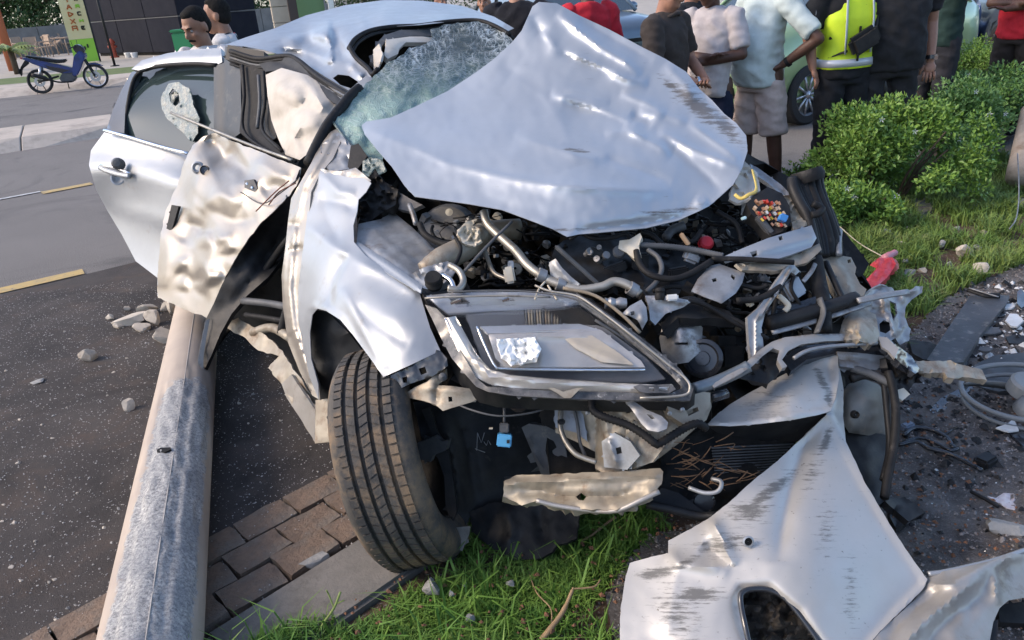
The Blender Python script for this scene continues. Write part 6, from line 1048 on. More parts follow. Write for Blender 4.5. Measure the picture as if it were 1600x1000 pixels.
chips('pale_bits', [G(1500, 520), G(1540, 450), G(1640, 440), G(1660, 600), G(1560, 620)], 260, .004, .020, WHITEP, 'pale broken bits strewn between the panels on the gravel', 'plastic bits', gz)
chips('plastic_crumbs', GRAVP, 2200, .003, .013, BLACKP, 'small black plastic crumbs over the wet gravel', 'crumbs', gz)
chips('broken_glass', GRAVP, 1500, .002, .006, mat('glass_crumb', (.55, .60, .60), None, rough=.1, spec=1), 'glass crumbs strewn over the wet gravel', 'glass', gz)
chips('grass_litter', near, 1300, .004, .011, mat('dead_leaf', (.22, .10, .05), (.12, .06, .035), 30, rough=.8), 'brown leaf bits caught in the near grass', 'leaf litter', lambda x, y: .045)
chips('leaf_litter', GRAVP, 2600, .003, .010, mat('dead_leaf', (.22, .10, .05), (.12, .06, .035), 30, rough=.8), 'brown leaf litter on the wet gravel', 'leaf litter', gz)
# debris on the right
def dsheet(name, out, dz, m, label, cat, thick=.012, **k):
    """a flat piece lying on the ground: depth from the ground plane raised by dz"""
    ctrl = [(x, y, Gd(x, y, dz if not hasattr(dz, '__call__') else dz(x, y))) for x, y in out]
    o = sheet(name, out, ctrl, m, None, k.pop('step', 6), thick, **k); reg(o, label, cat); return o
dsheet('plastic_sheet', [(1448, 562), (1470, 530), (1490, 500), (1512, 468), (1516, 462), (1544, 458), (1578, 462), (1574, 472), (1556, 494), (1530, 526), (1512, 556), (1506, 566), (1470, 568)], .05, mat('grey_scuffed_plastic', (.045, .047, .05), (.075, .078, .08), 7, rough=.45, bump=.2, bscale=30, dirt=(.2, .19, .17), dscale=20), 'scuffed dark grey plastic panel lying flat between grass and gravel', 'plastic panel', .02, nz=.008, creases=[([(1574, 466), (1510, 560)], 4, .008)])
bw = bmesh.new(); 
t = thing('trim_rail', G(1540, 465), 'bent black trim rail with bright edge lying behind the grey plastic panel', 'trim'); tube('rail', [(1512, 452, Gd(1512, 452, .07)), (1540, 461, Gd(1540, 461, .06)), (1562, 462, Gd(1562, 462, .06))], .014, BLACKP, t, 4, 8, flat=.5); tube('bright_edge', [(1514, 450, Gd(1514, 450, .08)), (1540, 458, Gd(1540, 458, .075)), (1560, 464, Gd(1560, 464, .07))], .004, STEEL, t, 4, 6)
t2 = dsheet('plastic_tray', [(1500, 586), (1530, 566), (1552, 556), (1600, 550), (1660, 552), (1660, 600), (1600, 606), (1560, 612), (1530, 604)], .03, mat('black_matt_plastic', (.035, .038, .042), (.055, .058, .06), 9, rough=.5, dirt=(.12, .11, .1), dscale=14), 'flat black plastic tray panel with moulded squares on the gravel', 'plastic panel', .02, creases=[([(1556, 560), (1640, 558)], 3, .008), ([(1576, 580), (1600, 578), (1602, 594)], 3, .01), ([(1540, 572), (1560, 590)], 3, .008)], nz=.006)
dsheet('black_strip', [(1452, 640), (1470, 622), (1500, 606), (1520, 596), (1524, 604), (1500, 622), (1476, 640), (1458, 646)], .025, BLACKG, 'short curled glossy black strip in front of the flat black panel', 'plastic trim', .012, nz=.01)
dsheet('black_plate', [(1420, 530), (1450, 534), (1466, 540), (1462, 560), (1444, 562), (1426, 552)], .04, BLACKP, 'small black bracket plate with a round eye beside the grey plastic panel', 'bracket', .02, ridged=.01, rscale=16)
for i, (x, y, w, h, a) in enumerate([(1520, 500, 30, 14, 10), (1548, 516, 34, 12, -20), (1585, 500, 26, 20, 30), (1560, 490, 22, 10, 0), (1590, 530, 34, 16, -10), (1540, 545, 22, 8, 15), (1575, 478, 20, 8, -30), (1596, 466, 14, 30, 5)]):
    ca, sa = math.cos(R(a)), math.sin(R(a)); pts = [(x + (u * ca - v * sa) * w / 2, y + (u * sa + v * ca) * h / 2) for u, v in ((-1, -.6), (-.2, -1), (1, -.5), (.8, .7), (.1, 1), (-.9, .6))]
    o = dsheet('plastic_shard', pts, .03 + .01 * (i % 3), (BLACKP, GREYP, WHITEP, BLACKG)[i % 4], ('black broken plastic shard just beside the scuffed grey sheet', 'grey plastic shard in the middle of the heap by the scuffed sheet', 'large white angular plastic shard at the right edge', 'small glossy black shard at the top of the heap', 'long black plastic shard tilted at the right edge', 'grey thin plastic shard between the scuffed sheet and the tray', 'small white plastic chip at the far end of the heap', 'tall narrow glossy black shard at the far right edge')[i], 'shard', .008, step=5, nz=.01, nscale=14); o['group'] = 'plastic shards in the heap at the right edge'
# grey fan ring with blades
fc = G(1600, 634, .03); FG = mat('grey_fan_plastic', (.16, .17, .175), (.21, .22, .22), 8, rough=.45, dirt=(.28, .27, .25), dscale=14)
ft = thing('radiator_fan', fc, 'grey plastic fan ring with hub and curved blades lying on the gravel', 'fan')
bm = bmesh.new(); Rr = .225
for rr2, zz, tt in ((Rr, .06, .010), (Rr - .012, .02, .008)):
    add_tube(bm, [fc + Vector((math.cos(a) * rr2, math.sin(a) * rr2 * .8, zz + .02 * math.sin(a))) for a in np.linspace(0, 2 * math.pi, 49)], tt, 8, False)
bm_obj('ring', bm, FG, ft); bm = bmesh.new()
add_lathe(bm, [(-.02, .001), (-.02, .085), (.02, .08), (.028, .07), (.028, .02), (.02, .001)], axisM(fc + Vector((.02, 0, .07)), (.1, -.15, 1)), 28); sharp(bm_obj('hub', bm, FG, ft))
for k in range(7):
    a0 = k * 2 * math.pi / 7 + .3; V = []; 
    for s in range(7):
        f_ = s / 6; a = a0 + .5 * f_; r2 = .08 + (Rr - .09) * f_
        for w2, z2 in ((-.16, .035), (.16, .075)): V.append(fc + Vector((math.cos(a + w2) * r2, math.sin(a + w2) * r2 * .8, z2 + .0)))
    F = [(2 * s, 2 * s + 1, 2 * s + 3, 2 * s + 2) for s in range(6)]
    if k in (0, 2, 4, 6): o = raw('fan_blade', [tuple(v) for v in V], F, FG, ft, True); md_ = o.modifiers.new('th', 'SOLIDIFY'); md_.thickness = .004
t = thing('bracket_arm', G(1450, 700), 'long thin black bracket arm with a boxy end lying on the gravel', 'bracket')
for P, r in (([(1412, 680), (1430, 668), (1456, 672), (1480, 684), (1490, 700)], .008), ([(1412, 690), (1440, 684), (1470, 696), (1486, 704), (1498, 700)], .006), ([(1404, 695), (1430, 690), (1450, 700), (1480, 708), (1510, 722), (1534, 735)], .008), ([(1474, 680), (1496, 667)], .003)):
    tube('arm', [(x, y, Gd(x, y, .03)) for x, y in P], r, BLACKG, t, 4, 7)
box('end_box', W(1540, 720, Gd(1540, 720, .03)), (.07, .05, .035), BLACKP, t, rotz(.5), bev=.008); box('arm_plug', W(1418, 667, Gd(1418, 667, .03)), (.05, .03, .03), mat('bluegrey_plug', (.14, .17, .22), None, rough=.4), t, rotz(.4), bev=.006)
dsheet('black_fragment', [(1400, 780), (1414, 776), (1424, 790), (1446, 800), (1430, 808), (1416, 816), (1400, 826), (1390, 806)], .04, BLACKP, 'jagged black plastic fragment beside the twisted bumper cover', 'fragment', .015, ridged=.02, rscale=16)
dsheet('white_fragment', [(1556, 668), (1574, 662), (1584, 654), (1592, 672), (1576, 674)], .04, WHITEP, 'pointed white plastic fragment by the fan ring', 'fragment', .006)
dsheet('black_offcut', [(1576, 676), (1594, 674), (1640, 690), (1640, 710), (1600, 698)], .03, BLACKG, 'glossy black offcut under the white fragment', 'fragment', .015)
CARD = mat('printed_carton', (.62, .60, .60), (.50, .42, .42), 40, rough=.7)
dsheet('carton_scrap', [(1543, 775), (1556, 778), (1568, 770), (1584, 771), (1588, 782), (1586, 796), (1572, 793), (1560, 786)], .02, CARD, 'crumpled white and red paper scrap on the gravel', 'paper scrap', .004, ridged=.012, rscale=14)
tube_ = thing('black_stick', G(1540, 785), 'thin black strip lying beside the paper scrap', 'strip'); tube('strip', [(1517, 768, Gd(1517, 768, .02)), (1540, 780, Gd(1540, 780, .02)), (1560, 792, Gd(1560, 792, .02))], .006, BLACKP, tube_, 3, 6)
# red cloth-like piece on the grass
RED = mat('red_plastic_sheet', (.42, .025, .04), (.55, .07, .09), 14, rough=.35, bump=.3, bscale=30)
t = thing('red_cover', G(1375, 440), 'crumpled red plastic piece lying in the grass behind the far front corner', 'plastic cover')
tube('cover_roll', [(1356, 450, Gd(1356, 450, .08)), (1370, 436, Gd(1370, 436, .11)), (1386, 418, Gd(1386, 418, .12)), (1394, 410, Gd(1394, 410, .12))], .036, RED, t, 5, 12, flat=.7)
sheet('cover', [(1352, 448), (1360, 434), (1370, 420), (1372, 414), (1366, 408), (1374, 402), (1384, 404), (1394, 402), (1400, 412), (1396, 420), (1386, 434), (1372, 446), (1356, 452)], [(x, y, Gd(x, y, .16)) for x, y in [(1352, 448), (1374, 402), (1400, 412), (1372, 446)]], RED, t, 4, .03, ridged=.02, rscale=14, nz=.02)
tube('cap', [(1382, 404, Gd(1382, 404, .14)), (1392, 398, Gd(1392, 398, .14)), (1400, 394, Gd(1400, 394, .14))], [.022] * 4 + [.018] * 4 + [.012], mat('pinkish_cap', (.5, .2, .24), None, rough=.5), t, 4, 12)
for k, P in enumerate(([(1303, 346), (1340, 378), (1370, 396), (1386, 404), (1398, 420)], [(1375, 402), (1388, 412), (1402, 424)])):
    tube('cord', [(x, y, Gd(x, y, .12)) for x, y in P], .003, CREAM, t, 4, 5)
box('clamp', W(1396, 396, Gd(1396, 396, .12)), (.03, .03, .02), BLACKP, t, rotz(.4), bev=.004)
# twigs
TW = mat('dry_twig', (.34, .23, .12), (.24, .16, .09), 20, rough=.8)
def twig(P, r, label):
    o = tube('twig', [(x, y, Gd(x, y, h)) for x, y, h in P], r, TW, None, 5, 6); reg(o, label, 'twig')
twig([(846, 1000, .03), (862, 980, .05), (880, 955, .07), (892, 928, .10), (896, 918, .11)], [.008] * 6 + [.007] * 6 + [.005] * 6 + [.003] * 3, 'thick bent dry twig standing in the grass at the bottom edge')
twig([(894, 920, .10), (912, 919, .10), (930, 916, .10), (938, 906, .10)], .0025, 'thin side twig lying across the top of the thick bent one')
twig([(825, 890, .03), (838, 925, .05), (860, 950, .05), (862, 975, .03)], .002, 'thin crooked twig left of the thick bent one')
twig([(905, 848, .02), (925, 836, .04), (945, 820, .04), (962, 808, .05)], .004, 'reddish curved twig in the grass under the bumper beam')
GST = mat('green_stem', (.20, .26, .07), None, rough=.6)
t = thing('weed_stem', G(500, 985), 'tall pale green weed stem with a forked tip in the near grass', 'weed')
for P, r in (([(492, 1000, .02), (505, 975, .06), (522, 950, .10), (532, 925, .14)], .0035), ([(522, 950, .10), (514, 930, .13), (510, 922, .15)], .0022), ([(524, 944, .11), (538, 938, .12)], .002)):
    tube('stem', [(x, y, Gd(x, y, h)) for x, y, h in P], r, GST, t, 4, 5)
# ================================================================ PEOPLE
def skin(n, c, c2): return mat('skin_' + n, c, c2, 9, rough=.5, spec=.4)
SK1 = skin('brown', (.33, .175, .11), (.27, .135, .085)); SK2 = skin('dark', (.10, .052, .036), (.075, .038, .027)); SK3 = skin('tan', (.38, .20, .13), (.30, .15, .10))
HAIR = mat('black_hair', (.012, .011, .010), (.022, .020, .018), 60, rough=.8, spec=.1, bump=.5, bscale=150)
EYE = mat('eye_white', (.30, .27, .25), None, rough=.2); PUP = mat('pupil', (.01, .008, .006), None, rough=.1)
def cloth(n, c, c2=None): return mat('cloth_' + n, c, c2 or tuple(x * .75 for x in c), 14, rough=.85, bump=.35, bscale=22, sheen=.03, spec=.2)
def crumple(me, amp):      # folds in the cloth: soft ridges running slantwise round the limbs and body
    n = len(me.vertices); co = np.empty(n * 3); me.vertices.foreach_get('co', co); co = co.reshape(-1, 3); no = np.empty(n * 3); me.vertices.foreach_get('normal', no); no = no.reshape(-1, 3); s = random.uniform(0, 90)
    d = [.004 + amp * (.9 - 2.4 * abs(noise.noise(Vector((x * 5 + s, y * 5, z * 9 + x * 5)))) + .7 * noise.noise(Vector((x * 16, y * 16 + s, z * 24)))) for x, y, z in co]
    me.vertices.foreach_set('co', (co + no * np.array(d)[:, None]).ravel()); me.update(); return me
def ell(bm, c, r, rot=None, seg=14):
    M = Matrix.Translation(Vector(c)) @ (rot.to_4x4() if rot is not None else Matrix.Identity(4)) @ Matrix.Diagonal((*r, 1)); bmesh.ops.create_uvsphere(bm, u_segments=seg, v_segments=10, radius=1, matrix=M)
def limb(bm, pts, rs):
    pts = [Vector(p) for p in pts]; P = []; Q = []
    for i in range(len(pts) - 1):
        for k in range(5): f = k / 5; P.append(pts[i].lerp(pts[i + 1], f)); Q.append(rs[i] * (1 - f) + rs[i + 1] * f)
    P.append(pts[-1]); Q.append(rs[-1]); add_tube(bm, P, Q, 12)
    for p, r in zip(pts, rs): ell(bm, p, (r, r, r), seg=10)
def loft(bm, rings):      # rings: (z, cx, cy, rx, ry)
    n = 20; prev = None; first = None
    for (z, cx, cy, rx, ry) in rings:
        cur = [bm.verts.new((cx + rx * math.copysign(abs(math.cos(a)) ** .8, math.cos(a)), cy + ry * math.copysign(abs(math.sin(a)) ** .8, math.sin(a)), z)) for a in [k * 2 * math.pi / n for k in range(n)]]
        if prev: [bm.faces.new((prev[k], prev[(k + 1) % n], cur[(k + 1) % n], cur[k])) for k in range(n)]
        else: bm.faces.new(cur[::-1])
        prev = cur
    bm.faces.new(prev)
def person(loc, rz, label, sk, shirt, trous, arms, H=1.70, group=None, belly=0.0, shorts=False, hair=True, lean=0.0, head_turn=0.0, head_down=0.0, legs=((-.10, 0, 0), (.10, 0, 0)), shoes=None, sleeve=.42, parts=None, wide=1.0, bare=False, moustache=False, cap=None, long_sleeve=False, legs_on=True):
    s = H / 1.72; t = thing('person', (loc[0], loc[1], loc[2] if len(loc) > 2 else 0), label, 'person', group, rz); t.scale = (s, s, s)
    hc = Vector((0, -.03 - lean * .3, 1.60)); wd = wide
    sh = {-1: Vector((-.195 * wd, -lean * .2, 1.40)), 1: Vector((.195 * wd, -lean * .2, 1.40))}
    bm = bmesh.new()     # one continuous body
    hr = rotz(head_turn) @ euler(math.degrees(head_down), 0, 0)
    def hp(x, y, z): return hc + hr @ Vector((x, y, z))
    ell(bm, hp(0, .01, .03), (.077, .095, .10), hr); ell(bm, hp(0, -.035, -.045), (.060, .062, .075), hr); ell(bm, hp(0, -.045, -.10), (.034, .034, .026), hr)
    ell(bm, hp(0, -.105, -.02), (.016, .020, .020), hr); add_tube(bm, [hp(0, -.082, .03), hp(0, -.105, -.015)], [.009, .014], 8)
    ell(bm, hp(0, -.082, .032), (.052, .016, .011), hr); ell(bm, hp(-.036, -.066, -.02), (.026, .024, .02), hr); ell(bm, hp(.036, -.066, -.02), (.026, .024, .02), hr)
    ell(bm, hp(0, -.092, -.066), (.024, .010, .007), hr); ell(bm, hp(0, -.089, -.078), (.02, .010, .007), hr)
    for e in (-1, 1): ell(bm, hp(e * .080, .01, -.01), (.010, .020, .031), hr)
    limb(bm, [hc + Vector((0, .02, -.05)), (0, .015, 1.47), (0, .02, 1.38)], [.055, .056, .085])
    loft(bm, [(.90, 0, 0, .15 * wd, .10), (1.05, 0, 0, .14 * wd, .10 + belly * .4), (1.2, 0, -.01, .155 * wd, .105), (1.36, 0, .0, .17 * wd, .09), (1.43, 0, .01, .10, .07)])
    hands = []
    for e, key in ((-1, 'R'), (1, 'L')):
        el, wr, hd = [Vector(v) for v in arms[key]]
        limb(bm, [sh[e], sh[e].lerp(el, .5), el, el.lerp(wr, .45), wr], [.058, .050, .042, .040, .028])
        dh = (hd - wr).normalized(); ell(bm, wr + dh * .05, (.042, .042, .018), dh.to_track_quat('X', 'Z').to_matrix()); hands.append((e, wr, dh))
    if legs_on:
        for e, lg in zip((-1, 1), legs):
            lx = Vector((lg[0], 0, 0)); kn = Vector((lg[0] * 1.05, -.02 + lg[1] * .5, .50)); an = Vector((lg[0] * 1.1 + lg[2], lg[1], .09))
            limb(bm, [Vector((e * .09, 0, .92)), kn, kn.lerp(an, .4), an], [.088, .058, .054, .036]); limb(bm, [an - Vector((0, -.03, .045)), an + Vector((0, -.16, -.05))], [.036, .03])
    me = fuse(bm, .0095, 3); bm = bmesh.new(); bm.from_mesh(me)
    for e, wr, dh in hands:            # five fingers, unequal, a little curled
        q = dh.to_track_quat('X', 'Z').to_matrix(); pc = wr + dh * .05
        for i, L_ in enumerate((.062, .072, .068, .054)):
            o0 = pc + q @ Vector((.028, (i - 1.5) * .019, 0)); m_ = o0 + q @ Vector((L_ * .5, (i - 1.5) * .003, -.004)); t_ = o0 + q @ Vector((L_ * .92, (i - 1.5) * .004, -.022)); add_tube(bm, [o0, m_, t_], [.0095, .0085, .006], 7)
        o0 = pc + q @ Vector((-.012, -.030 * e, 0)); add_tube(bm, [o0, o0 + q @ Vector((.03, -.022 * e, -.006)), o0 + q @ Vector((.056, -.026 * e, -.014))], [.012, .010, .007], 7)
    bm_obj('body', bm, sk, t, True)
    for e in (-1, 1):
        lathe('eye', hp(e * .032, -.076, .006), hr @ Vector((0, -1, 0)), [(-.008, .001), (-.004, .010), (.003, .010), (.007, .005), (.008, .001)], EYE, t, 12, True)
        lathe('pupil', hp(e * .032, -.0835, .006), hr @ Vector((0, -1, 0)), [(-.002, .001), (.0, .0052), (.0015, .001)], PUP, t, 10, True)
        bm = bmesh.new(); add_tube(bm, [hp(e * .016, -.096, .028), hp(e * .034, -.092, .034), hp(e * .054, -.074, .028)], [.003, .0045, .002], 6); bm_obj('eyebrow', bm, HAIR, t, True)
    if hair:
        bm = bmesh.new(); ell(bm, hp(0, .024, .048), (.081, .093, .090), hr); ell(bm, hp(0, .045, .0), (.077, .070, .072), hr); ell(bm, hp(0, -.012, .100), (.058, .056, .030), hr)
        h = link('hair', fuse(bm, .009, 2), HAIR, t, True)
    if moustache:
        bm = bmesh.new(); add_tube(bm, [hp(-.034, -.086, -.058), hp(0, -.104, -.048), hp(.034, -.086, -.058)], [.004, .0085, .004], 7); bm_obj('moustache', bm, HAIR, t, True)
    if shirt is not None:
        bm = bmesh.new(); lo = .84 if not trous or True else .9
        loft(bm, [(lo, 0, -belly * .5, .175 * wd, .125 + belly * .4), (.95, 0, -belly * .8, .175 * wd, .13 + belly), (1.08, 0, -belly, .170 * wd, .125 + belly), (1.22, 0, -.01 - belly * .4, .180 * wd, .125 + belly * .4), (1.34, 0, 0, .192 * wd, .115), (1.42, 0, .01, .165 * wd, .09), (1.465, 0, .02, .075, .068)])
        for e, key in ((-1, 'R'), (1, 'L')):
            el, wr, hd = [Vector(v) for v in arms[key]]; S = sh[e]
            if long_sleeve: limb(bm, [S + Vector((-e * .01, 0, .0)), el, wr], [.078, .058, .042])
            else:
                k = max(sleeve, .1) / .5; en = S.lerp(el, min(k, .95)); add_tube(bm, [S + Vector((-e * .05, 0, .01)), S, S.lerp(en, .5), en], [.066, .074, .068, .063], 14)
        link('shirt', crumple(fuse(bm, .012, 4), .010), shirt, t, True)
    if trous is not None and legs_on:
        bm = bmesh.new(); loft(bm, [(.80, 0, 0, .170 * wd, .114 + belly * .3), (.88, 0, 0, .165 * wd, .112 + belly * .3), (.97, 0, 0, .148 * wd, .102 + belly * .4)])
        for e, lg in zip((-1, 1), legs):
            kn = Vector((lg[0] * 1.05, -.02 + lg[1] * .5, .50)); an = Vector((lg[0] * 1.1 + lg[2], lg[1], .07)); hpv = Vector((e * .088 * wd, 0, .86))
            if shorts: add_tube(bm, [hpv, hpv.lerp(kn, .4), kn + Vector((0, 0, -.02))], [.100, .105, .098], 14)
            else: limb(bm, [hpv, kn, kn.lerp(an, .5), an], [.100, .078, .074, .062])
        link('shorts' if shorts else 'trousers', crumple(fuse(bm, .012, 4), .010), trous, t, True)
    if legs_on:
        for e, lg in zip((-1, 1), legs):
            an = Vector((lg[0] * 1.1 + lg[2], lg[1], .0)); bm = bmesh.new(); ell(bm, an + Vector((0, .01, .05)), (.045, .055, .05)); ell(bm, an + Vector((0, -.11, .035)), (.046, .10, .038)); ell(bm, an + Vector((0, -.05, .05)), (.043, .09, .045))
            link('shoe', fuse(bm, .010, 2), shoes or cloth('black_shoe', (.02, .02, .022)), t, True)
    if parts: parts(t)
    bpy.context.view_layer.update(); return t
DOWN = {'R': ((-.25, .02, 1.12), (-.26, -.04, .88), (-.26, -.06, .7)), 'L': ((.25, .02, 1.12), (.26, -.04, .88), (.26, -.06, .7))}
CROSS = {'R': ((-.25, -.06, 1.14), (.06, -.22, 1.14), (.16, -.24, 1.17)), 'L': ((.25, -.06, 1.14), (-.06, -.25, 1.10), (-.16, -.25, 1.12))}
FOLD = {'R': ((-.26, -.06, 1.14), (-.06, -.26, 1.02), (.03, -.28, 1.0)), 'L': ((.26, -.06, 1.14), (.06, -.28, 1.02), (-.02, -.30, 1.03))}
def at_h(px, py, h): return G(px, py, h)
def at_d(px, py, d): return W(px, py, d)
# head-only men behind the roof (placed by head centre)
def by_head(px, py, d, H, **k):
    p = W(px, py, d); return (p.x, p.y, 0), p.z + .12
loc, H = by_head(312, 44, 5.0, 0); person(loc, R(-22), 'moustached man in a white collared shirt looking down behind the car roof', SK1, cloth('white', (.60, .58, .56)), cloth('dark_trouser', (.03, .03, .035)), DOWN, H=H, moustache=True, head_turn=R(-10), head_down=R(22))
def red_pat(t):
    RS = cloth('red_mark', (.55, .04, .06))
    for e in (-1, 1): tube('shoulder_stripe', [(e * .10, .095, 1.40), (e * .12, .115, 1.30), (e * .16, .10, 1.22)], .012, RS, t, 4, 6, px=False, local=True, flat=.4)
    tube('shoulder_stripe', [(-.20, .05, 1.44), (-.13, .06, 1.46), (-.08, .10, 1.38)], .012, RS, t, 4, 6, px=False, local=True, flat=.4); tube('bag_strap', [(.12, -.1, 1.42), (.05, .08, 1.46), (-.1, .13, 1.2)], .014, cloth('strap', (.05, .05, .06)), t, 4, 6, px=False, local=True, flat=.3)
loc, H = by_head(344, 26, 5.7, 0); person(loc, R(-80), 'man in white shirt with red marks seen in profile behind the moustached man', SK1, cloth('white', (.60, .58, .56)), cloth('dark_trouser', (.03, .03, .035)), DOWN, H=H, parts=red_pat)
loc, H = by_head(757, 6, 8.5, 0); person(loc, R(-10), 'small distant man in a dark red checked shirt beyond the middle of the roof', SK1, mat('check_cloth', (.22, .03, .05), (.03, .03, .05), 30, rough=.9, lo=.45, hi=.55), cloth('dark_trouser', (.03, .03, .035)), DOWN, H=H)
loc, H = by_head(686, 4, 9.5, 0); person(loc, R(40), 'distant figure in pink, only the head top above the roof', SK1, cloth('pink', (.6, .25, .3)), cloth('dark_trouser', (.03, .03, .035)), DOWN, H=H)
# placed by shoulders / belts
def by_mark(px, py, h, H=1.7, dmin=None): p = G(px, py, h * H / 1.72); return (p.x, p.y, 0)
def by_sh(px, py, d, zs=1.42):     # shoulder line at a pixel, at distance d: returns foot location and the height that puts shoulders there
    p = W(px, py, d); return (p.x, p.y, 0), min(max(p.z / zs * 1.72, 1.5), 1.86)
loc, H = by_sh(810, 14, 5.4); person(loc, R(150), 'person in black standing with the back turned behind the bonnet tip', SK1, cloth('black', (.012, .013, .018)), cloth('dark_trouser', (.03, .03, .035)), DOWN, H=H)
loc, H = by_sh(918, 14, 6.0); person(loc, R(-160), 'man in plain red shirt standing behind the upper bonnet', SK2, cloth('red', (.55, .03, .045)), cloth('dark_trouser', (.03, .03, .035)), DOWN, H=H)
loc, H = by_sh(1040, 32, 4.9)
def polo_parts(t):
    tube('collar', [(-.07, -.05, 1.44), (-.03, -.085, 1.46), (.03, -.085, 1.46), (.07, -.05, 1.44)], .014, cloth('olive_brown', (.055, .045, .04)), t, 4, 6, px=False, local=True); lathe('bracelet', (-.04, -.265, 1.025), (.6, -.5, 0), [(-.008, .032), (-.008, .036), (.008, .036), (.008, .032)], CHROME, t, 16, True)
person(loc, R(50), 'young man in dark brown polo with hands clasped in front beside the bonnet', SK3, cloth('olive_brown', (.055, .045, .04)), cloth('dark_trouser', (.03, .03, .035)), FOLD, H=H, parts=polo_parts, head_down=R(18))
loc, H = by_sh(1082, 14, 5.8); person(loc, R(40), 'man in black tee mostly hidden between the brown polo and the grey tee', SK3, cloth('black_tee', (.02, .022, .028)), cloth('dark_trouser', (.03, .03, .035)), DOWN, H=H)
loc, H = by_sh(1112, 22, 5.25); person(loc, R(-32), 'man in pale grey tee and navy trousers with his arms crossed', SK2, cloth('light_grey', (.50, .46, .45), (.42, .38, .38)), cloth('navy', (.018, .022, .045)), CROSS, H=H, belly=.02, wide=.86, head_turn=R(-30))
# cyan tee man: one hand on the hip
AK = {'R': ((-.30, .05, 1.12), (-.33, -.04, .88), (-.3, -.08, .75)), 'L': ((.42, .06, 1.15), (.20, -.02, .98), (.10, -.06, .93))}
def tee_parts(t):
    OR = mat('orange_print', (.48, .27, .06), (.42, .38, .30), 70, rough=.8); BL = mat('pale_blue_print', (.30, .42, .48), None, rough=.8)
    # worn chest print: one line of orange block letters over a pale panel
    word = 'THINSIDE'
    for i in range(8):
        x = -.085 + i * .0245; bmx = bmesh.new(); y = -.137
        segs = {0: [(0, 0, 0, 1), (-.4, 1, .4, 1)], 1: [(-.4, 0, -.4, 1), (.4, 0, .4, 1), (-.4, .5, .4, .5)], 2: [(0, 0, 0, 1)], 3: [(-.4, 0, -.4, 1), (.4, 0, .4, 1), (-.4, 1, .4, 0)], 4: [(-.4, 0, .4, 0), (.4, 0, .4, .5), (-.4, .5, .4, .5), (-.4, .5, -.4, 1), (-.4, 1, .4, 1)], 5: [(0, 0, 0, 1)], 6: [(-.4, 0, -.4, 1), (-.4, 0, .3, .1), (.35, .1, .35, .9), (-.4, 1, .3, .9)], 7: [(-.4, 0, -.4, 1), (-.4, 0, .4, 0), (-.4, .5, .3, .5), (-.4, 1, .4, 1)]}[i]
        for (a, b_, c, d_) in segs: add_tube(bmx, [Vector((x + a * .018, y + abs(x) * .12, 1.235 + b_ * .05)), Vector((x + c * .018, y + abs(x) * .12, 1.235 + d_ * .05))], .0042, 5)
        bm_obj('print_letter', bmx, OR, t, True)
    lathe('wristband', (.235, -.012, 1.0), (-.8, -.3, -.6), [(-.012, .032), (-.012, .036), (.012, .036), (.012, .032)], BLACKR, t, 16, True)
    box('key_pouch', (-.165, -.10, .90), (.03, .03, .07), BLACKP, t, None, True, .006)
loc = by_mark(1190, 108, .94, 1.68)
person(loc, R(-58), 'man in pale mint tee and beige shorts with one hand on his hip', SK2, cloth('mint', (.55, .62, .60), (.47, .54, .52)), cloth('beige_shorts', (.50, .41, .37), (.42, .34, .30)), AK, H=1.68, belly=.06, shorts=True, parts=tee_parts, wide=.9, legs=((-.10, .0, 0), (.11, .10, 0)))
# traffic officer in a yellow vest
HV = mat('hi_vis_yellow', (.62, .80, .03), (.55, .72, .03), 9, rough=.6); REFL = mat('reflective_tape', (.55, .57, .60), None, rough=.35, metal=.2)
def vest_parts(t):
    bm = bmesh.new(); loft(bm, [(.90, 0, 0, .192, .148), (1.05, 0, 0, .184, .142), (1.22, 0, -.01, .192, .142), (1.34, 0, 0, .175, .130), (1.43, 0, .01, .13, .10), (1.455, 0, .02, .09, .08)])
    v = link('vest', fuse(bm, .012, 3), HV, t, True)
    bm = bmesh.new(); loft(bm, [(.915, 0, 0, .196, .152), (.965, 0, 0, .194, .150)]); bm_obj('reflective_band', bm, REFL, v, True)
    for e in (-1, 1): tube('reflective_band', [(e * .09, -.155, 1.0), (e * .095, -.150, 1.2), (e * .09, -.125, 1.36)], .022, REFL, v, 3, 6, px=False, local=True, flat=.25)
    box('zip', (0, -.158, 1.06), (.010, .012, .22), BLACKP, v, None, True)
    box('waist_pouch', (.02, -.185, 1.08), (.21, .07, .13), BLACKP, t, euler(0, -28, 0), True, .025)
    tube('pouch_strap', [(-.08, -.16, 1.02), (-.17, -.05, .98), (-.15, .12, 1.0), (.1, .14, 1.25), (.16, -.06, 1.30), (.11, -.16, 1.14)], .012, BLACKP, t, 5, 6, px=False, local=True, flat=.5)
    box('sleeve_badge', (-.262, -.03, 1.27), (.01, .05, .045), REFL, t, None, True)
loc = by_mark(1318, 100, .93, 1.72)
person(loc, R(8), 'uniformed officer in yellow reflective vest with a black pouch across the front', SK3, cloth('black_uniform', (.018, .019, .022)), cloth('black_uniform', (.018, .019, .022)), {'R': ((-.27, .02, 1.14), (-.24, -.02, .92), (-.2, -.06, .78)), 'L': ((.27, .02, 1.14), (.26, -.04, .92), (.24, -.06, .8))}, H=1.74, parts=vest_parts)
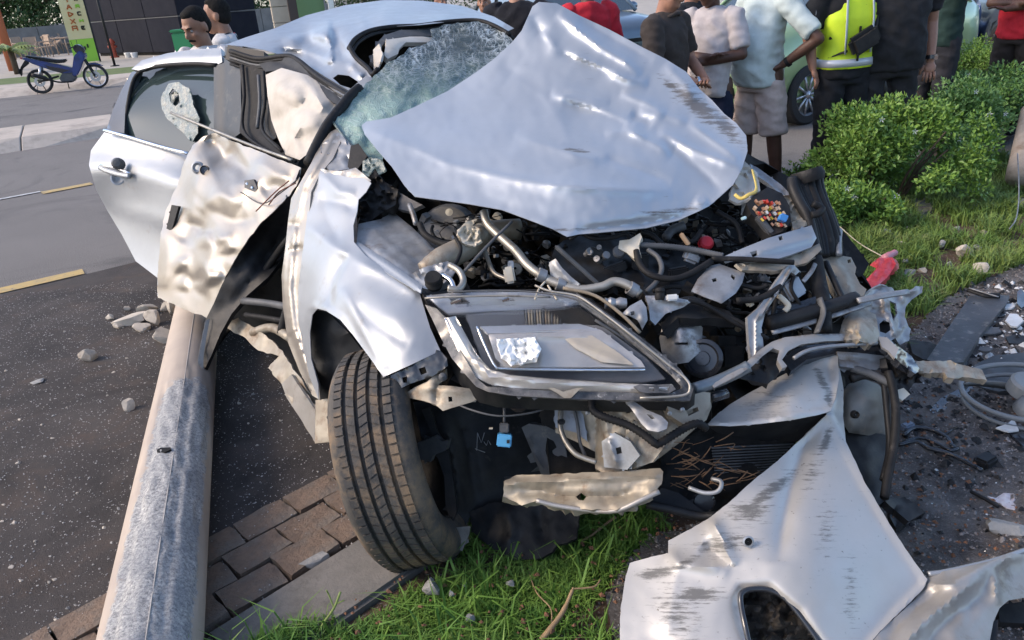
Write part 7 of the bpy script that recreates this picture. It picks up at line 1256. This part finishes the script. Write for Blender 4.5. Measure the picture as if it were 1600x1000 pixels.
def off_parts(t):
    bm = bmesh.new(); loft(bm, [(.955, 0, 0, .185, .134), (1.0, 0, 0, .184, .133)]); bm_obj('belt', bm, BLACKG, t, True); box('buckle', (0, -.137, .978), (.05, .012, .04), BLACKP, t, None, True, .004)
    lathe('watch', (.275, -.045, .90), (.0, -.15, -1), [(-.012, .033), (-.012, .039), (.012, .039), (.012, .033)], BLACKG, t, 18, True); box('watch_face', (.283, -.082, .90), (.03, .012, .034), CHROME, t, None, True, .004)
    box('thigh_pocket', (-.19, -.02, .68), (.03, .13, .16), cloth('charcoal', (.026, .026, .028)), t, None, True, .01)
    for e in (-1, 1): box('belt_pouch', (e * .18, -.04, .96), (.05, .08, .09), BLACKP, t, None, True, .012)
loc = by_mark(1390, 78, .985, 1.74)
person(loc, R(4), 'big man in black short-sleeved uniform with a watch, one hand in his pocket', SK3, cloth('charcoal', (.026, .026, .028)), cloth('charcoal', (.026, .026, .028)), {'R': ((-.31, .02, 1.12), (-.24, -.04, .90), (-.17, -.05, .80)), 'L': ((.29, .03, 1.12), (.275, -.04, .88), (.25, -.09, .72))}, H=1.78, parts=off_parts, wide=1.2, sleeve=.36, belly=.02, legs=((-.13, 0, 0), (.12, .02, 0)))
loc, H = by_sh(1480, -30, 6.6); person(loc, R(-60), 'person in dark green shirt half hidden behind the man in black, pointing', SK3, cloth('dark_green', (.022, .045, .04)), cloth('dark_trouser', (.03, .03, .035)), {'R': ((-.27, .02, 1.14), (-.26, -.04, .9), (-.25, -.06, .75)), 'L': ((.30, -.15, 1.25), (.32, -.38, 1.32), (.33, -.55, 1.34))}, H=1.72)
loc = by_mark(1592, 55, .86, 1.72); person(loc, R(-50), 'man in red shirt and dark trousers with folded arms at the right edge', SK2, cloth('bright_red', (.60, .03, .045)), cloth('dark_brown', (.035, .028, .026)), CROSS, H=1.72)

# ================================================================ VEHICLES
TYR = mat('tyre_plain', (.025, .025, .026), None, rough=.8); RIMM = mat('alloy_rim', (.5, .5, .51), None, rough=.3, metal=.8); VG = mat('vehicle_glass', (.05, .07, .08), None, rough=.05, coat=1, spec=1)
def vehicle(loc, rz, label, paint, L=4.2, Wd=1.74, Hh=1.62, wheel_r=.31, name='parked_car', snub=.25):
    t = thing(name, loc, label, 'car', 'vehicles parked along the road', rz)        # nose towards -Y
    hw = Wd / 2; hl = L / 2; zs = .34; st = []
    prof = [(-hl, .52, .70, .80), (-hl + .08, .30, .86, .92), (-hl + .35, .24, .98, .98), (-hl + .95, .24, 1.06, 1.0), (-hl + 1.5, .24, 1.10, 1.0), (0, .24, 1.08, 1.0), (hl - .6, .24, 1.10, 1.0), (hl - .1, .3, 1.05, .95), (hl, .5, .95, .84)]
    cp = catmull([(p[0], p[1], p[2], p[3]) for p in prof], 6); bm = bmesh.new(); rings = []
    WX = (-hl + .80, hl - .75)
    for (y, zb, zt, wf) in cp:
        w = hw * min(wf, 1); n = []
        for (fx, fz) in ((0, 0), (.80, 0), (.96, .06), (1.0, .22), (1.0, .45), (.985, .66), (.95, .86), (.86, .965), (.6, 1.0), (0, 1.01)):
            x = w * fx; z = zb + (zt - zb) * fz
            n.append((x, y, z))
        full = n + [(-x, y_, z) for x, y_, z in n[-2:0:-1]]
        for i, (x, y_, z) in enumerate(full):
            if abs(x) > hw * .75:                        # wheel arches opened in the side
                for wy in WX:
                    d = math.hypot(y_ - wy, z - wheel_r)
                    if d < wheel_r + .07: 
                        k = (wheel_r + .07) / max(d, .02); full[i] = (x * .97, wy + (y_ - wy) * min(k, 3), max(wheel_r + (z - wheel_r) * min(k, 3), zb))
        rings.append([bm.verts.new(q) for q in full])
    m = len(rings[0])
    for i in range(len(rings) - 1):
        for k in range(m): bm.faces.new((rings[i][k], rings[i][(k + 1) % m], rings[i + 1][(k + 1) % m], rings[i + 1][k]))
    bm.faces.new(rings[0][::-1]); bm.faces.new(rings[-1]); bmesh.ops.recalc_face_normals(bm, faces=bm.faces[:]); sharp(bm_obj('body', bm, paint, t, True), 40)
    # cabin: glass tub and painted roof with pillars
    def cab(y, z): return hw * (.90 - .20 * (z - 1.05) / (Hh - 1.05))
    y0, y1, y2, y3 = -hl + 1.0, -hl + 1.75, hl - .75, hl - .15
    bm = bmesh.new(); q = [(y0, 1.07), (y1, Hh - .05), (y2, Hh - .04), (y3, 1.07)]
    a = [bm.verts.new((cab(y, z), y, z)) for y, z in q]; b_ = [bm.verts.new((-cab(y, z), y, z)) for y, z in q]
    bm.faces.new(a); bm.faces.new(b_[::-1])
    for i in range(4): bm.faces.new((a[i], a[(i + 1) % 4], b_[(i + 1) % 4], b_[i]))
    bmesh.ops.recalc_face_normals(bm, faces=bm.faces[:]); bm_obj('window', bm, VG, t, True, False)
    for e in (-1, 1):
        for (ya, za, yb, zb_, r) in ((y0 - .02, 1.06, y1, Hh - .04, .035), (y3 + .02, 1.06, y2, Hh - .04, .06), (.1, 1.08, .1, Hh - .05, .04), (hl - 1.25, 1.08, hl - 1.3, Hh - .05, .04)):
            tube('window_pillar', [(e * (cab(ya, za) + .005), ya, za), (e * (cab(yb, zb_) + .005), yb, zb_)], r, paint if r != .04 else BLACKP, t, 1, 8, px=False, local=True, flat=.5)
    bm = bmesh.new(); loft(bm, [(Hh - .07, 0, (y1 + y2) / 2, hw * .72, (y2 - y1) / 2 + .03), (Hh - .03, 0, (y1 + y2) / 2, hw * .70, (y2 - y1) / 2), (Hh, 0, (y1 + y2) / 2, hw * .60, (y2 - y1) / 2 - .15)]); sharp(bm_obj('roof', bm, paint, t, True), 50)
    for wy in WX:
        for e in (-1, 1):
            c = Vector((e * (hw - .10), wy, wheel_r)); w = bpy.data.objects.new('wheel', None); col.objects.link(w); w.parent = t
            lathe('tyre', c, (e, 0, 0), [(-.09, wheel_r - .1), (-.10, wheel_r - .02), (-.08, wheel_r), (.08, wheel_r), (.10, wheel_r - .02), (.10, wheel_r - .09), (.06, wheel_r - .11)], TYR, w, 30, True)
            lathe('rim', c, (e, 0, 0), [(.085, wheel_r - .085), (.10, wheel_r - .095), (.085, wheel_r - .115), (.03, wheel_r - .12), (.02, .03), (.02, .001)], mat('rim_dark', (.12, .12, .12), None, rough=.4, metal=.6), w, 28, True)
            bm = bmesh.new(); MA = axisM(c, (e, 0, 0))
            for k in range(10):
                a_ = k * math.pi / 5; u = Vector((.075, .03 * math.cos(a_), .03 * math.sin(a_))); v = Vector((.085, (wheel_r - .10) * math.cos(a_ + .1), (wheel_r - .10) * math.sin(a_ + .1))); add_tube(bm, [MA @ u, MA @ v], .014, 6)
            add_lathe(bm, [(.06, .045), (.09, .04), (.095, .001)], MA, 16); bm_obj('spoke', bm, RIMM, w, True)
    for e in (-1, 1):
        bm = bmesh.new(); ell(bm, (e * hw * .70, -hl + .16, .80), (.20, .16, .085), euler(-20, 0, e * 28)); bm_obj('headlight', bm, mat('headlight_glass', (.65, .68, .70), (.5, .52, .54), 9, rough=.1, coat=1), t, True)
        bm = bmesh.new(); ell(bm, (e * (hw + .08), -hl + 1.35, 1.12), (.10, .05, .07)); bm_obj('mirror', bm, paint, t, True)
        box('door_seam', (e * hw * 1.001, .1, .72), (.012, .012, .66), BLACKP, t, None, True)
    box('grille', (0, -hl + .03, .66), (.9, .08, .10), BLACKP, t, None, True, .02); box('lower_grille', (0, -hl + .05, .42), (1.1, .10, .14), BLACKP, t, None, True, .03); box('number_plate', (0, -hl - .015, .55), (.5, .02, .11), BLACKP, t, None, True, .004)
    return t
GREENP = mat('light_green_paint', (.32, .45, .22), (.29, .41, .20), 1, rough=.3, metal=.25, coat=.8); GREYB = mat('bluegrey_paint', (.16, .20, .24), (.13, .17, .2), 1, rough=.3, metal=.6, coat=.6)
def place_vehicle(px, py, local_wheel, rz):        # where one wheel's ground contact is seen
    g = G(px, py); o = rotz(rz) @ Vector(local_wheel); return (g.x - o.x, g.y - o.y, 0)
rz = R(-58); vehicle(place_vehicle(1253, 194, (.80, -1.3, 0), rz), rz, 'light green hatchback parked behind the men, its front wheel showing', GREENP, wheel_r=.31)
rz = R(22); vehicle(place_vehicle(1000, 118, (.80, -1.5, 0), rz), rz, 'bluish grey car with a large headlight parked behind the raised bonnet', GREYB, L=4.6, Wd=1.85, Hh=1.72, wheel_r=.36)
rz = R(-10); vehicle(place_vehicle(1585, 88, (0, 0, 0), rz), rz, 'grey blue car parked in the distance behind the man in red at the edge', GREYB, L=4.4, Hh=1.5)
def motorbike(loc, rz, label, bodym, group=None):
    t = thing('motorcycle', loc, label, 'motorcycle', group, rz)      # nose towards +X
    for wx, w in ((-.62, .05), (.63, .045)):
        wh = bpy.data.objects.new('wheel', None); col.objects.link(wh); wh.parent = t; c = Vector((wx, 0, .285))
        lathe('tyre', c, (0, 1, 0), [(-.035, .235), (-.045, .262), (-.025, .285), (.025, .285), (.045, .262), (.035, .235)], TYR, wh, 32, True); lathe('rim', c, (0, 1, 0), [(-.03, .235), (-.02, .22), (.02, .22), (.03, .235)], RIMM if wx > 0 else BLACKP, wh, 30, True)
        bm = bmesh.new()
        for k in range(5): a = k * 1.2566; add_tube(bm, [c, c + Vector((math.cos(a) * .225, 0, math.sin(a) * .225))], .012, 6)
        add_tube(bm, [c + Vector((0, -.05, 0)), c + Vector((0, .05, 0))], .035, 12); bm_obj('spoke', bm, RIMM if wx > 0 else BLACKP, wh, True)
        lathe('brake_disc', c + Vector((0, -.035, 0)), (0, 1, 0), [(0, .06), (0, .12), (.006, .12), (.006, .06)], RIMM, wh, 24, True)
    def T(n, P, r, m, **k): return tube(n, P, r, m, t, 4, 8, px=False, local=True, **k)
    for e in (-1, 1): T('fork', [(.63, e * .07, .285), (.52, e * .07, .60), (.44, e * .07, .86)], .022, BLACKP); T('swing_arm', [(-.62, e * .07, .285), (-.2, e * .06, .36)], .022, BLACKP); T('shock', [(-.60, e * .09, .34), (-.50, e * .09, .62)], .03, RIMM); T('handlebar', [(.40, 0, .95), (.38, e * .12, 1.0), (.30, e * .33, .98)], .014, BLACKP); T('mirror_stem', [(.36, e * .22, 1.0), (.36, e * .28, 1.14)], .006, BLACKP)
    def S(n, P, w, m):
        bm = bmesh.new(); vs = [bm.verts.new((x, -w / 2, z)) for x, z in P]; f = bm.faces.new(vs); ex = bmesh.ops.extrude_face_region(bm, geom=[f]); bmesh.ops.translate(bm, verts=[v for v in ex['geom'] if isinstance(v, bmesh.types.BMVert)], vec=(0, w, 0)); bmesh.ops.recalc_face_normals(bm, faces=bm.faces[:]); bmesh.ops.bevel(bm, geom=bm.edges[:], offset=min(.025, w * .2), segments=2, affect='EDGES'); return sharp(bm_obj(n, bm, m, t, True), 50)
    S('leg_shield', [(.47, .92), (.30, .80), (.18, .50), (.14, .34), (.26, .34), (.40, .52), (.46, .62), (.56, .78)], .30, bodym); S('main_body', [(.22, .52), (-.05, .62), (-.30, .70), (-.78, .86), (-.86, .84), (-.62, .68), (-.30, .52), (-.02, .40), (.16, .40)], .20, bodym)
    S('side_panel', [(.20, .48), (-.10, .58), (-.42, .68), (-.34, .54), (-.05, .42)], .24, mat('bike_black_panel', (.02, .02, .025), None, rough=.3, coat=.5)); S('seat', [(.10, .74), (-.10, .74), (-.40, .82), (-.76, .90), (-.78, .87), (-.40, .74), (-.1, .66), (.06, .66)], .24, BLACKP)
    S('front_cowl', [(.52, 1.0), (.40, 1.06), (.30, .98), (.36, .84), (.50, .80), (.56, .90)], .20, mat('bike_black_panel', (.02, .02, .025))); S('front_mudguard', [(.88, .50), (.72, .60), (.56, .60), (.46, .48), (.54, .54), (.72, .55)], .11, bodym); S('rear_mudguard', [(-.80, .80), (-.96, .62), (-1.0, .44), (-.97, .44), (-.92, .6), (-.72, .72)], .10, BLACKP); S('tail_light', [(-.86, .88), (-.92, .84), (-.88, .81), (-.82, .83)], .12, mat('tail_red', (.4, .01, .02), None, rough=.3)); S('engine', [(.18, .42), (-.06, .44), (-.18, .30), (-.1, .2), (.12, .2), (.22, .3)], .22, GREYP)
    tube('exhaust', [(.1, -.12, .22), (-.2, -.14, .24), (-.45, -.15, .36), (-.72, -.15, .46)], [.02] * 8 + [.045] * 5, BLACKP, t, 4, 10, px=False, local=True); T('side_stand', [(-.05, .1, .26), (-.1, .26, .01)], .012, BLACKP); box('number_plate', (-.99, 0, .56), (.012, .16, .10), BLACKP, t, euler(0, 12, 0), True)
    return t
BLUEP = mat('blue_bike_paint', (.015, .045, .20), (.012, .03, .10), 6, rough=.25, coat=.8)
ga = G(70, 147); gb = G(152, 137); mid = (ga + gb) / 2; motorbike((mid.x, mid.y, 0), math.atan2(gb.y - ga.y, gb.x - ga.x) * .4, 'blue and black motorcycle parked by the far kerb in front of the chairs', BLUEP)
p = G(1512, 78, .2); motorbike((p.x, p.y, 0), R(-130), 'blue and white motorcycle parked in the distance between the green shirt and the red shirt', mat('bluewhite_paint', (.03, .10, .35), (.55, .56, .6), 3, rough=.3, lo=.5, hi=.55))

# ================================================================ FAR SIDE OF THE ROAD
KM = mat('dark_kiosk_cladding', (.022, .023, .030), (.017, .018, .025), 3, rough=.8, spec=.08)
k0, k1 = G(152, 88, .14), G(292, 86, .14); kd = (k1 - k0).normalized(); kn_ = Vector((-kd.y, kd.x, 0)); kang = math.atan2(kd.y, kd.x); Lk = (k1 - k0).length
kt = thing('kiosk', k0, 'closed black box kiosk standing on the far pavement', 'kiosk')
for i in range(3):
    a = k0 + kd * (Lk * i / 3 + Lk / 6) + kn_ * 1.6
    for (z0, z1) in ((.25, 1.42), (1.47, 3.2)): box('wall_panel', (a.x, a.y, (z0 + z1) / 2), (Lk / 3 - .02, 3.2, z1 - z0), KM, kt, rotz(kang), bev=.015)
a = k0 + kd * (Lk / 2) + kn_ * 1.6; box('kiosk_plinth', (a.x, a.y, .2), (Lk - .2, 3.0, .12), DARK, kt, rotz(kang)); box('roof_slab', (a.x, a.y, 3.3), (Lk + .3, 3.5, .12), KM, kt, rotz(kang)); box('seam_strip', (a.x, a.y, 1.445), (Lk + .02, 3.22, .03), GREYP, kt, rotz(kang))
def pole_thing(name, x0, y0, d, z0, h, r, m, label, cat, lean=None):
    p = W(x0, y0, d); t = thing(name, (p.x, p.y, z0), label, cat); tube('shaft', [(p.x, p.y, z0), (p.x, p.y, z0 + h)], r, m, t, 1, 10, px=False); return t, p
t, p = pole_thing('thin_post', 178, 97, 24.5, .14, 3.2, .04, BLACKP, 'thin black post standing in front of the kiosk', 'post'); lathe('foot', (p.x, p.y, .14), (0, 0, 1), [(0, .001), (0, .14), (.03, .13), (.04, .04)], BLACKP, t, 16)
# banner sign
sp = G(137, 98, .14); t = thing('banner_sign', (sp.x, sp.y, .14), 'tall narrow yellow and green banner sign with a column of orange and dark lettering', 'sign')
rS = rotz(R(25)); YB = mat('banner_yellow', (.62, .52, .24), (.66, .60, .34), 1, rough=.6); GB = mat('banner_green', (.28, .55, .05), None, rough=.6); sx = .78
def SB(n, x, z, w, h, m, par, y=0.0): return box(n, Vector((sp.x, sp.y, .14)) + rS @ Vector((x, y, z)), (w, .03, h), m, par, rS)
SB('banner_face', 0, 1.6 + .45, sx, 2.5, YB, t); SB('banner_foot', 0, .42, sx, .78, GB, t); SB('banner_edge', sx / 2 + .03, 1.6, .06, 3.3, BLACKP, t); ORL = mat('banner_orange', (.42, .12, .03), None, rough=.6)
GLY = [[(0, 0, 0, 1), (0, 1, 1, 1), (1, 1, 1, 0), (0, .5, 1, .5)], [(0, 0, 1, 0), (0, 0, 0, 1), (0, 1, 1, 1)], [(0, 0, 0, 1), (1, 0, 1, 1), (0, .5, 1, .5)], [(0, 0, 0, 1), (0, 0, 1, 0), (0, .5, .8, .5), (0, 1, 1, 1)], [(.5, 0, .5, 1), (0, 1, 1, 1)], [(0, 0, .5, 1), (1, 0, .5, 1), (.2, .4, .8, .4)], [(0, 0, 0, 1), (0, 1, 1, .5), (0, 0, 1, .5)], [(0, 0, 1, 1), (1, 0, 0, 1)]]
for i in range(9):
    z = 3.05 - i * .235
    for cx, m_, sc in ((-.10, ORL, .15), (.17, (BLACKP, GB)[i % 2], .10)):
        bm = bmesh.new()
        for (a, b_, c, d_) in GLY[(i + (3 if cx > 0 else 0)) % 8]: add_tube(bm, [Vector((sp.x, sp.y, .14)) + rS @ Vector((cx + (a - .5) * sc, -.022, z + (b_ - .5) * sc)), Vector((sp.x, sp.y, .14)) + rS @ Vector((cx + (c - .5) * sc, -.022, z + (d_ - .5) * sc))], .022, 5)
        bm_obj('letter', bm, m_, t)
for i in range(4): SB('letter', -.15 + i * .1, .5 + (i % 2) * .06, .05, .12, BLACKP, t, -.022)
# hydrant, bin, white items
hg = G(180, 90, .14); t = thing('hydrant', hg, 'small rusty red hydrant at the foot of the thin black post', 'hydrant'); HR = mat('rust_red', (.35, .07, .04), None, rough=.6)
lathe('barrel', hg, (0, 0, 1), [(0, .001), (0, .16), (.05, .16), (.06, .10), (.50, .10), (.52, .14), (.58, .13), (.66, .07), (.70, .001)], HR, t, 18); tube('nozzle', [hg + Vector((-.16, 0, .4)), hg + Vector((.16, 0, .4))], .05, HR, t, 1, 10, px=False)
for x, lab in ((201, 'white tub left of the pair at the foot of the kiosk'), (211, 'white tub right of the pair at the foot of the kiosk')):
    g = G(x, 90, .14); o = lathe('tub', g, (0, 0, 1), [(0, .001), (0, .10), (.16, .13), (.18, .12), (.18, .001)], WHITEP, None, 14); reg(o, lab, 'tub')
g = G(291, 70, .14); g = W(291, 70, 20.5); t = thing('litter_bin', (g.x, g.y, .14), 'green wheeled bin between the kiosk and the moustached man', 'bin'); GBN = mat('green_bin', (.03, .22, .08), None, rough=.45)
box('bin_body', (g.x, g.y, .62), (.5, .5, .95), GBN, t, bev=.04); box('lid', (g.x, g.y, 1.13), (.56, .56, .07), GBN, t, bev=.03); tube('wheel', [(g.x - .22, g.y, .24), (g.x + .22, g.y, .24)], .1, BLACKP, t, 1, 12, px=False)
# chairs and tables
WOOD = mat('tan_rattan', (.42, .31, .22), (.34, .25, .18), 20, rough=.7)
def chair(loc, rz, tilt, label):
    t = thing('chair', loc, label, 'chair', 'tan cafe chairs stacked on the far pavement', rz); t.rotation_euler = (R(tilt), 0, rz)
    box('seat', (0, 0, .44), (.5, .5, .05), WOOD, t, None, True, .01); box('backrest', (0, .25, .74), (.48, .04, .40), WOOD, t, euler(-8, 0, 0), True, .01)
    for x in (-.22, .22):
        for y in (-.22, .22): tube('leg', [(x, y, 0), (x, y, .44 if y < 0 else .9)], .022, WOOD, t, 1, 7, px=False, local=True)
        tube('armrest', [(x, -.22, .44), (x, -.24, .64), (x, .24, .66)], .02, WOOD, t, 3, 7, px=False, local=True)
    return t
for i, (px, py, rz, tilt, lab) in enumerate([(55, 96, 20, 0, 'tan cafe chair nearest the road, facing the kiosk'), (38, 92, 60, 0, 'tan cafe chair at the outer end of the cluster'), (72, 90, -30, 0, 'tan cafe chair with a broad seat in the middle of the cluster'), (96, 84, 150, -25, 'tan cafe chair tipped backwards behind the motorcycle'), (110, 82, 100, 0, 'tan cafe chair closest to the banner sign'), (84, 78, 80, 0, 'tan cafe chair at the back against the low wall')]):
    g = G(px, py, .14); chair((g.x, g.y, .14 + (.1 if tilt else 0)), R(rz), tilt, lab)
def table(loc, rz, label):
    t = thing('table', loc, label, 'table', 'cafe tables on the far pavement', rz); box('tabletop', (0, 0, .74), (1.1, .7, .04), WOOD, t, None, True, .01)
    for x in (-.48, .48):
        for y in (-.3, .3): tube('leg', [(x, y, 0), (x, y, .72)], .024, WOOD, t, 1, 7, px=False, local=True)
g = G(15, 92, .14); table((g.x, g.y, .14), R(30), 'slim tan cafe table at the left edge'); g = G(100, 86, .14); table((g.x, g.y, .14), R(-10), 'tan cafe table among the stacked chairs beside the banner sign')
# low wall, orange post, palm fronds, pillars of the far building
LW = mat('low_wall_grey', (.20, .20, .19), (.15, .15, .14), 2, rough=.85); a, b_ = W(10, 58, 36), W(520, 40, 44); d_ = (b_ - a); a.z = b_.z = 0; t = thing('low_wall', (a.x, a.y, 0), 'long low grey wall behind the cafe chairs', 'wall'); ang_ = math.atan2(d_.y, d_.x); Lw = d_.length
for i in range(12): c = a + d_ * ((i + .5) / 12); box('wall_block', (c.x, c.y, .6 + .14), (Lw / 12 - .02, .3, 1.35), LW, t, rotz(ang_), bev=.01)
t, p = pole_thing('orange_column', 6, 60, 26, .14, 4, .16, mat('orange_brown_paint', (.38, .12, .05), None, rough=.6), 'orange brown round column at the top left edge', 'column')
FR = mat('palm_frond', (.13, .20, .04), (.25, .28, .07), 5, rough=.5)
def palm(px, py, d, hgt, n, L, label, z=.14):
    p = W(px, py, d); t = thing('palm', (p.x, p.y, z), label, 'palm', 'small palms by the far pavement'); tube('trunk', [(p.x, p.y, z), (p.x, p.y, z + hgt)], .09, BARK, t, 1, 8, px=False)
    for k in range(n):
        a = k * 2.4; V = []; F = []; el = random.uniform(.4, 1.1); c0_ = Vector((p.x, p.y, z + hgt)); prev = None
        for s in range(12):
            f_ = s / 11; c = c0_ + Vector((math.cos(a) * L * f_ * math.cos(el * (1 - f_)), math.sin(a) * L * f_ * math.cos(el * (1 - f_)), L * (math.sin(el) * f_ - .75 * f_ * f_)))
            w_ = L * .22 * math.sin(math.pi * min(f_ + .12, 1)); sd_ = Vector((-math.sin(a), math.cos(a), 0))
            i0 = len(V); V += [tuple(c)] + [tuple(c + sd_ * e * w_ + Vector((math.cos(a) * .5, math.sin(a) * .5, -.5)) * w_) for e in (-1, 1)]
            if s: F += [(i0 - 3, i0, i0 - 2), (i0, i0 - 3, i0 - 1)]
        raw('frond', V, F, FR, t, False)
palm(10, 60, 24, .7, 12, 1.0, 'short spiky palm at the left edge in front of the orange column'); palm(300, 5, 30, 3.2, 14, 2.0, 'palm with hanging fronds over the kiosk corner'); palm(350, 40, 30, 2.6, 14, 1.8, 'palm with yellow green fronds behind the man in white'); palm(375, 40, 32, 2.6, 14, 1.9, 'palm furthest along the wall, beyond the man in white')
PB = mat('beige_cladding', (.46, .40, .32), (.40, .35, .28), 3, rough=.8)
p = W(443, 40, 26); t = thing('stone_pillar', (p.x, p.y, 0), 'beige stone clad square pillar rising beyond the roof of the wreck', 'pillar')
for i in range(9): box('cladding_block', (p.x, p.y, .25 + i * .5), (.62, .62, .485), PB, t, rotz(.3), bev=.012)
for px, m_, nm, lab, w in ((462, mat('dark_door_frame', (.05, .035, .03), None, rough=.6), 'dark_post', 'dark brown upright post beside the beige pillar', .28), (522, WHITEP, 'white_post', 'narrow white upright post right of the green panel', .18)):
    p = W(px, 40, 25.5); o = box(nm, (p.x, p.y, 2.2), (w, w, 4.4), m_, None, rotz(.3), bev=.01); reg(o, lab, 'post')
p = W(490, 40, 27); t = thing('green_panel', (p.x, p.y, 0), 'framed green panel between the dark post and the white post', 'panel'); box('panel', (p.x, p.y, 2.1), (.95, .08, 4), mat('green_paint', (.16, .28, .13), None, rough=.6), t, rotz(.2)); box('panel_frame', (p.x - .5, p.y, 2.1), (.05, .12, 4.1), STEEL, t, rotz(.2)); box('panel_frame', (p.x + .5, p.y, 2.1), (.05, .12, 4.1), STEEL, t, rotz(.2))
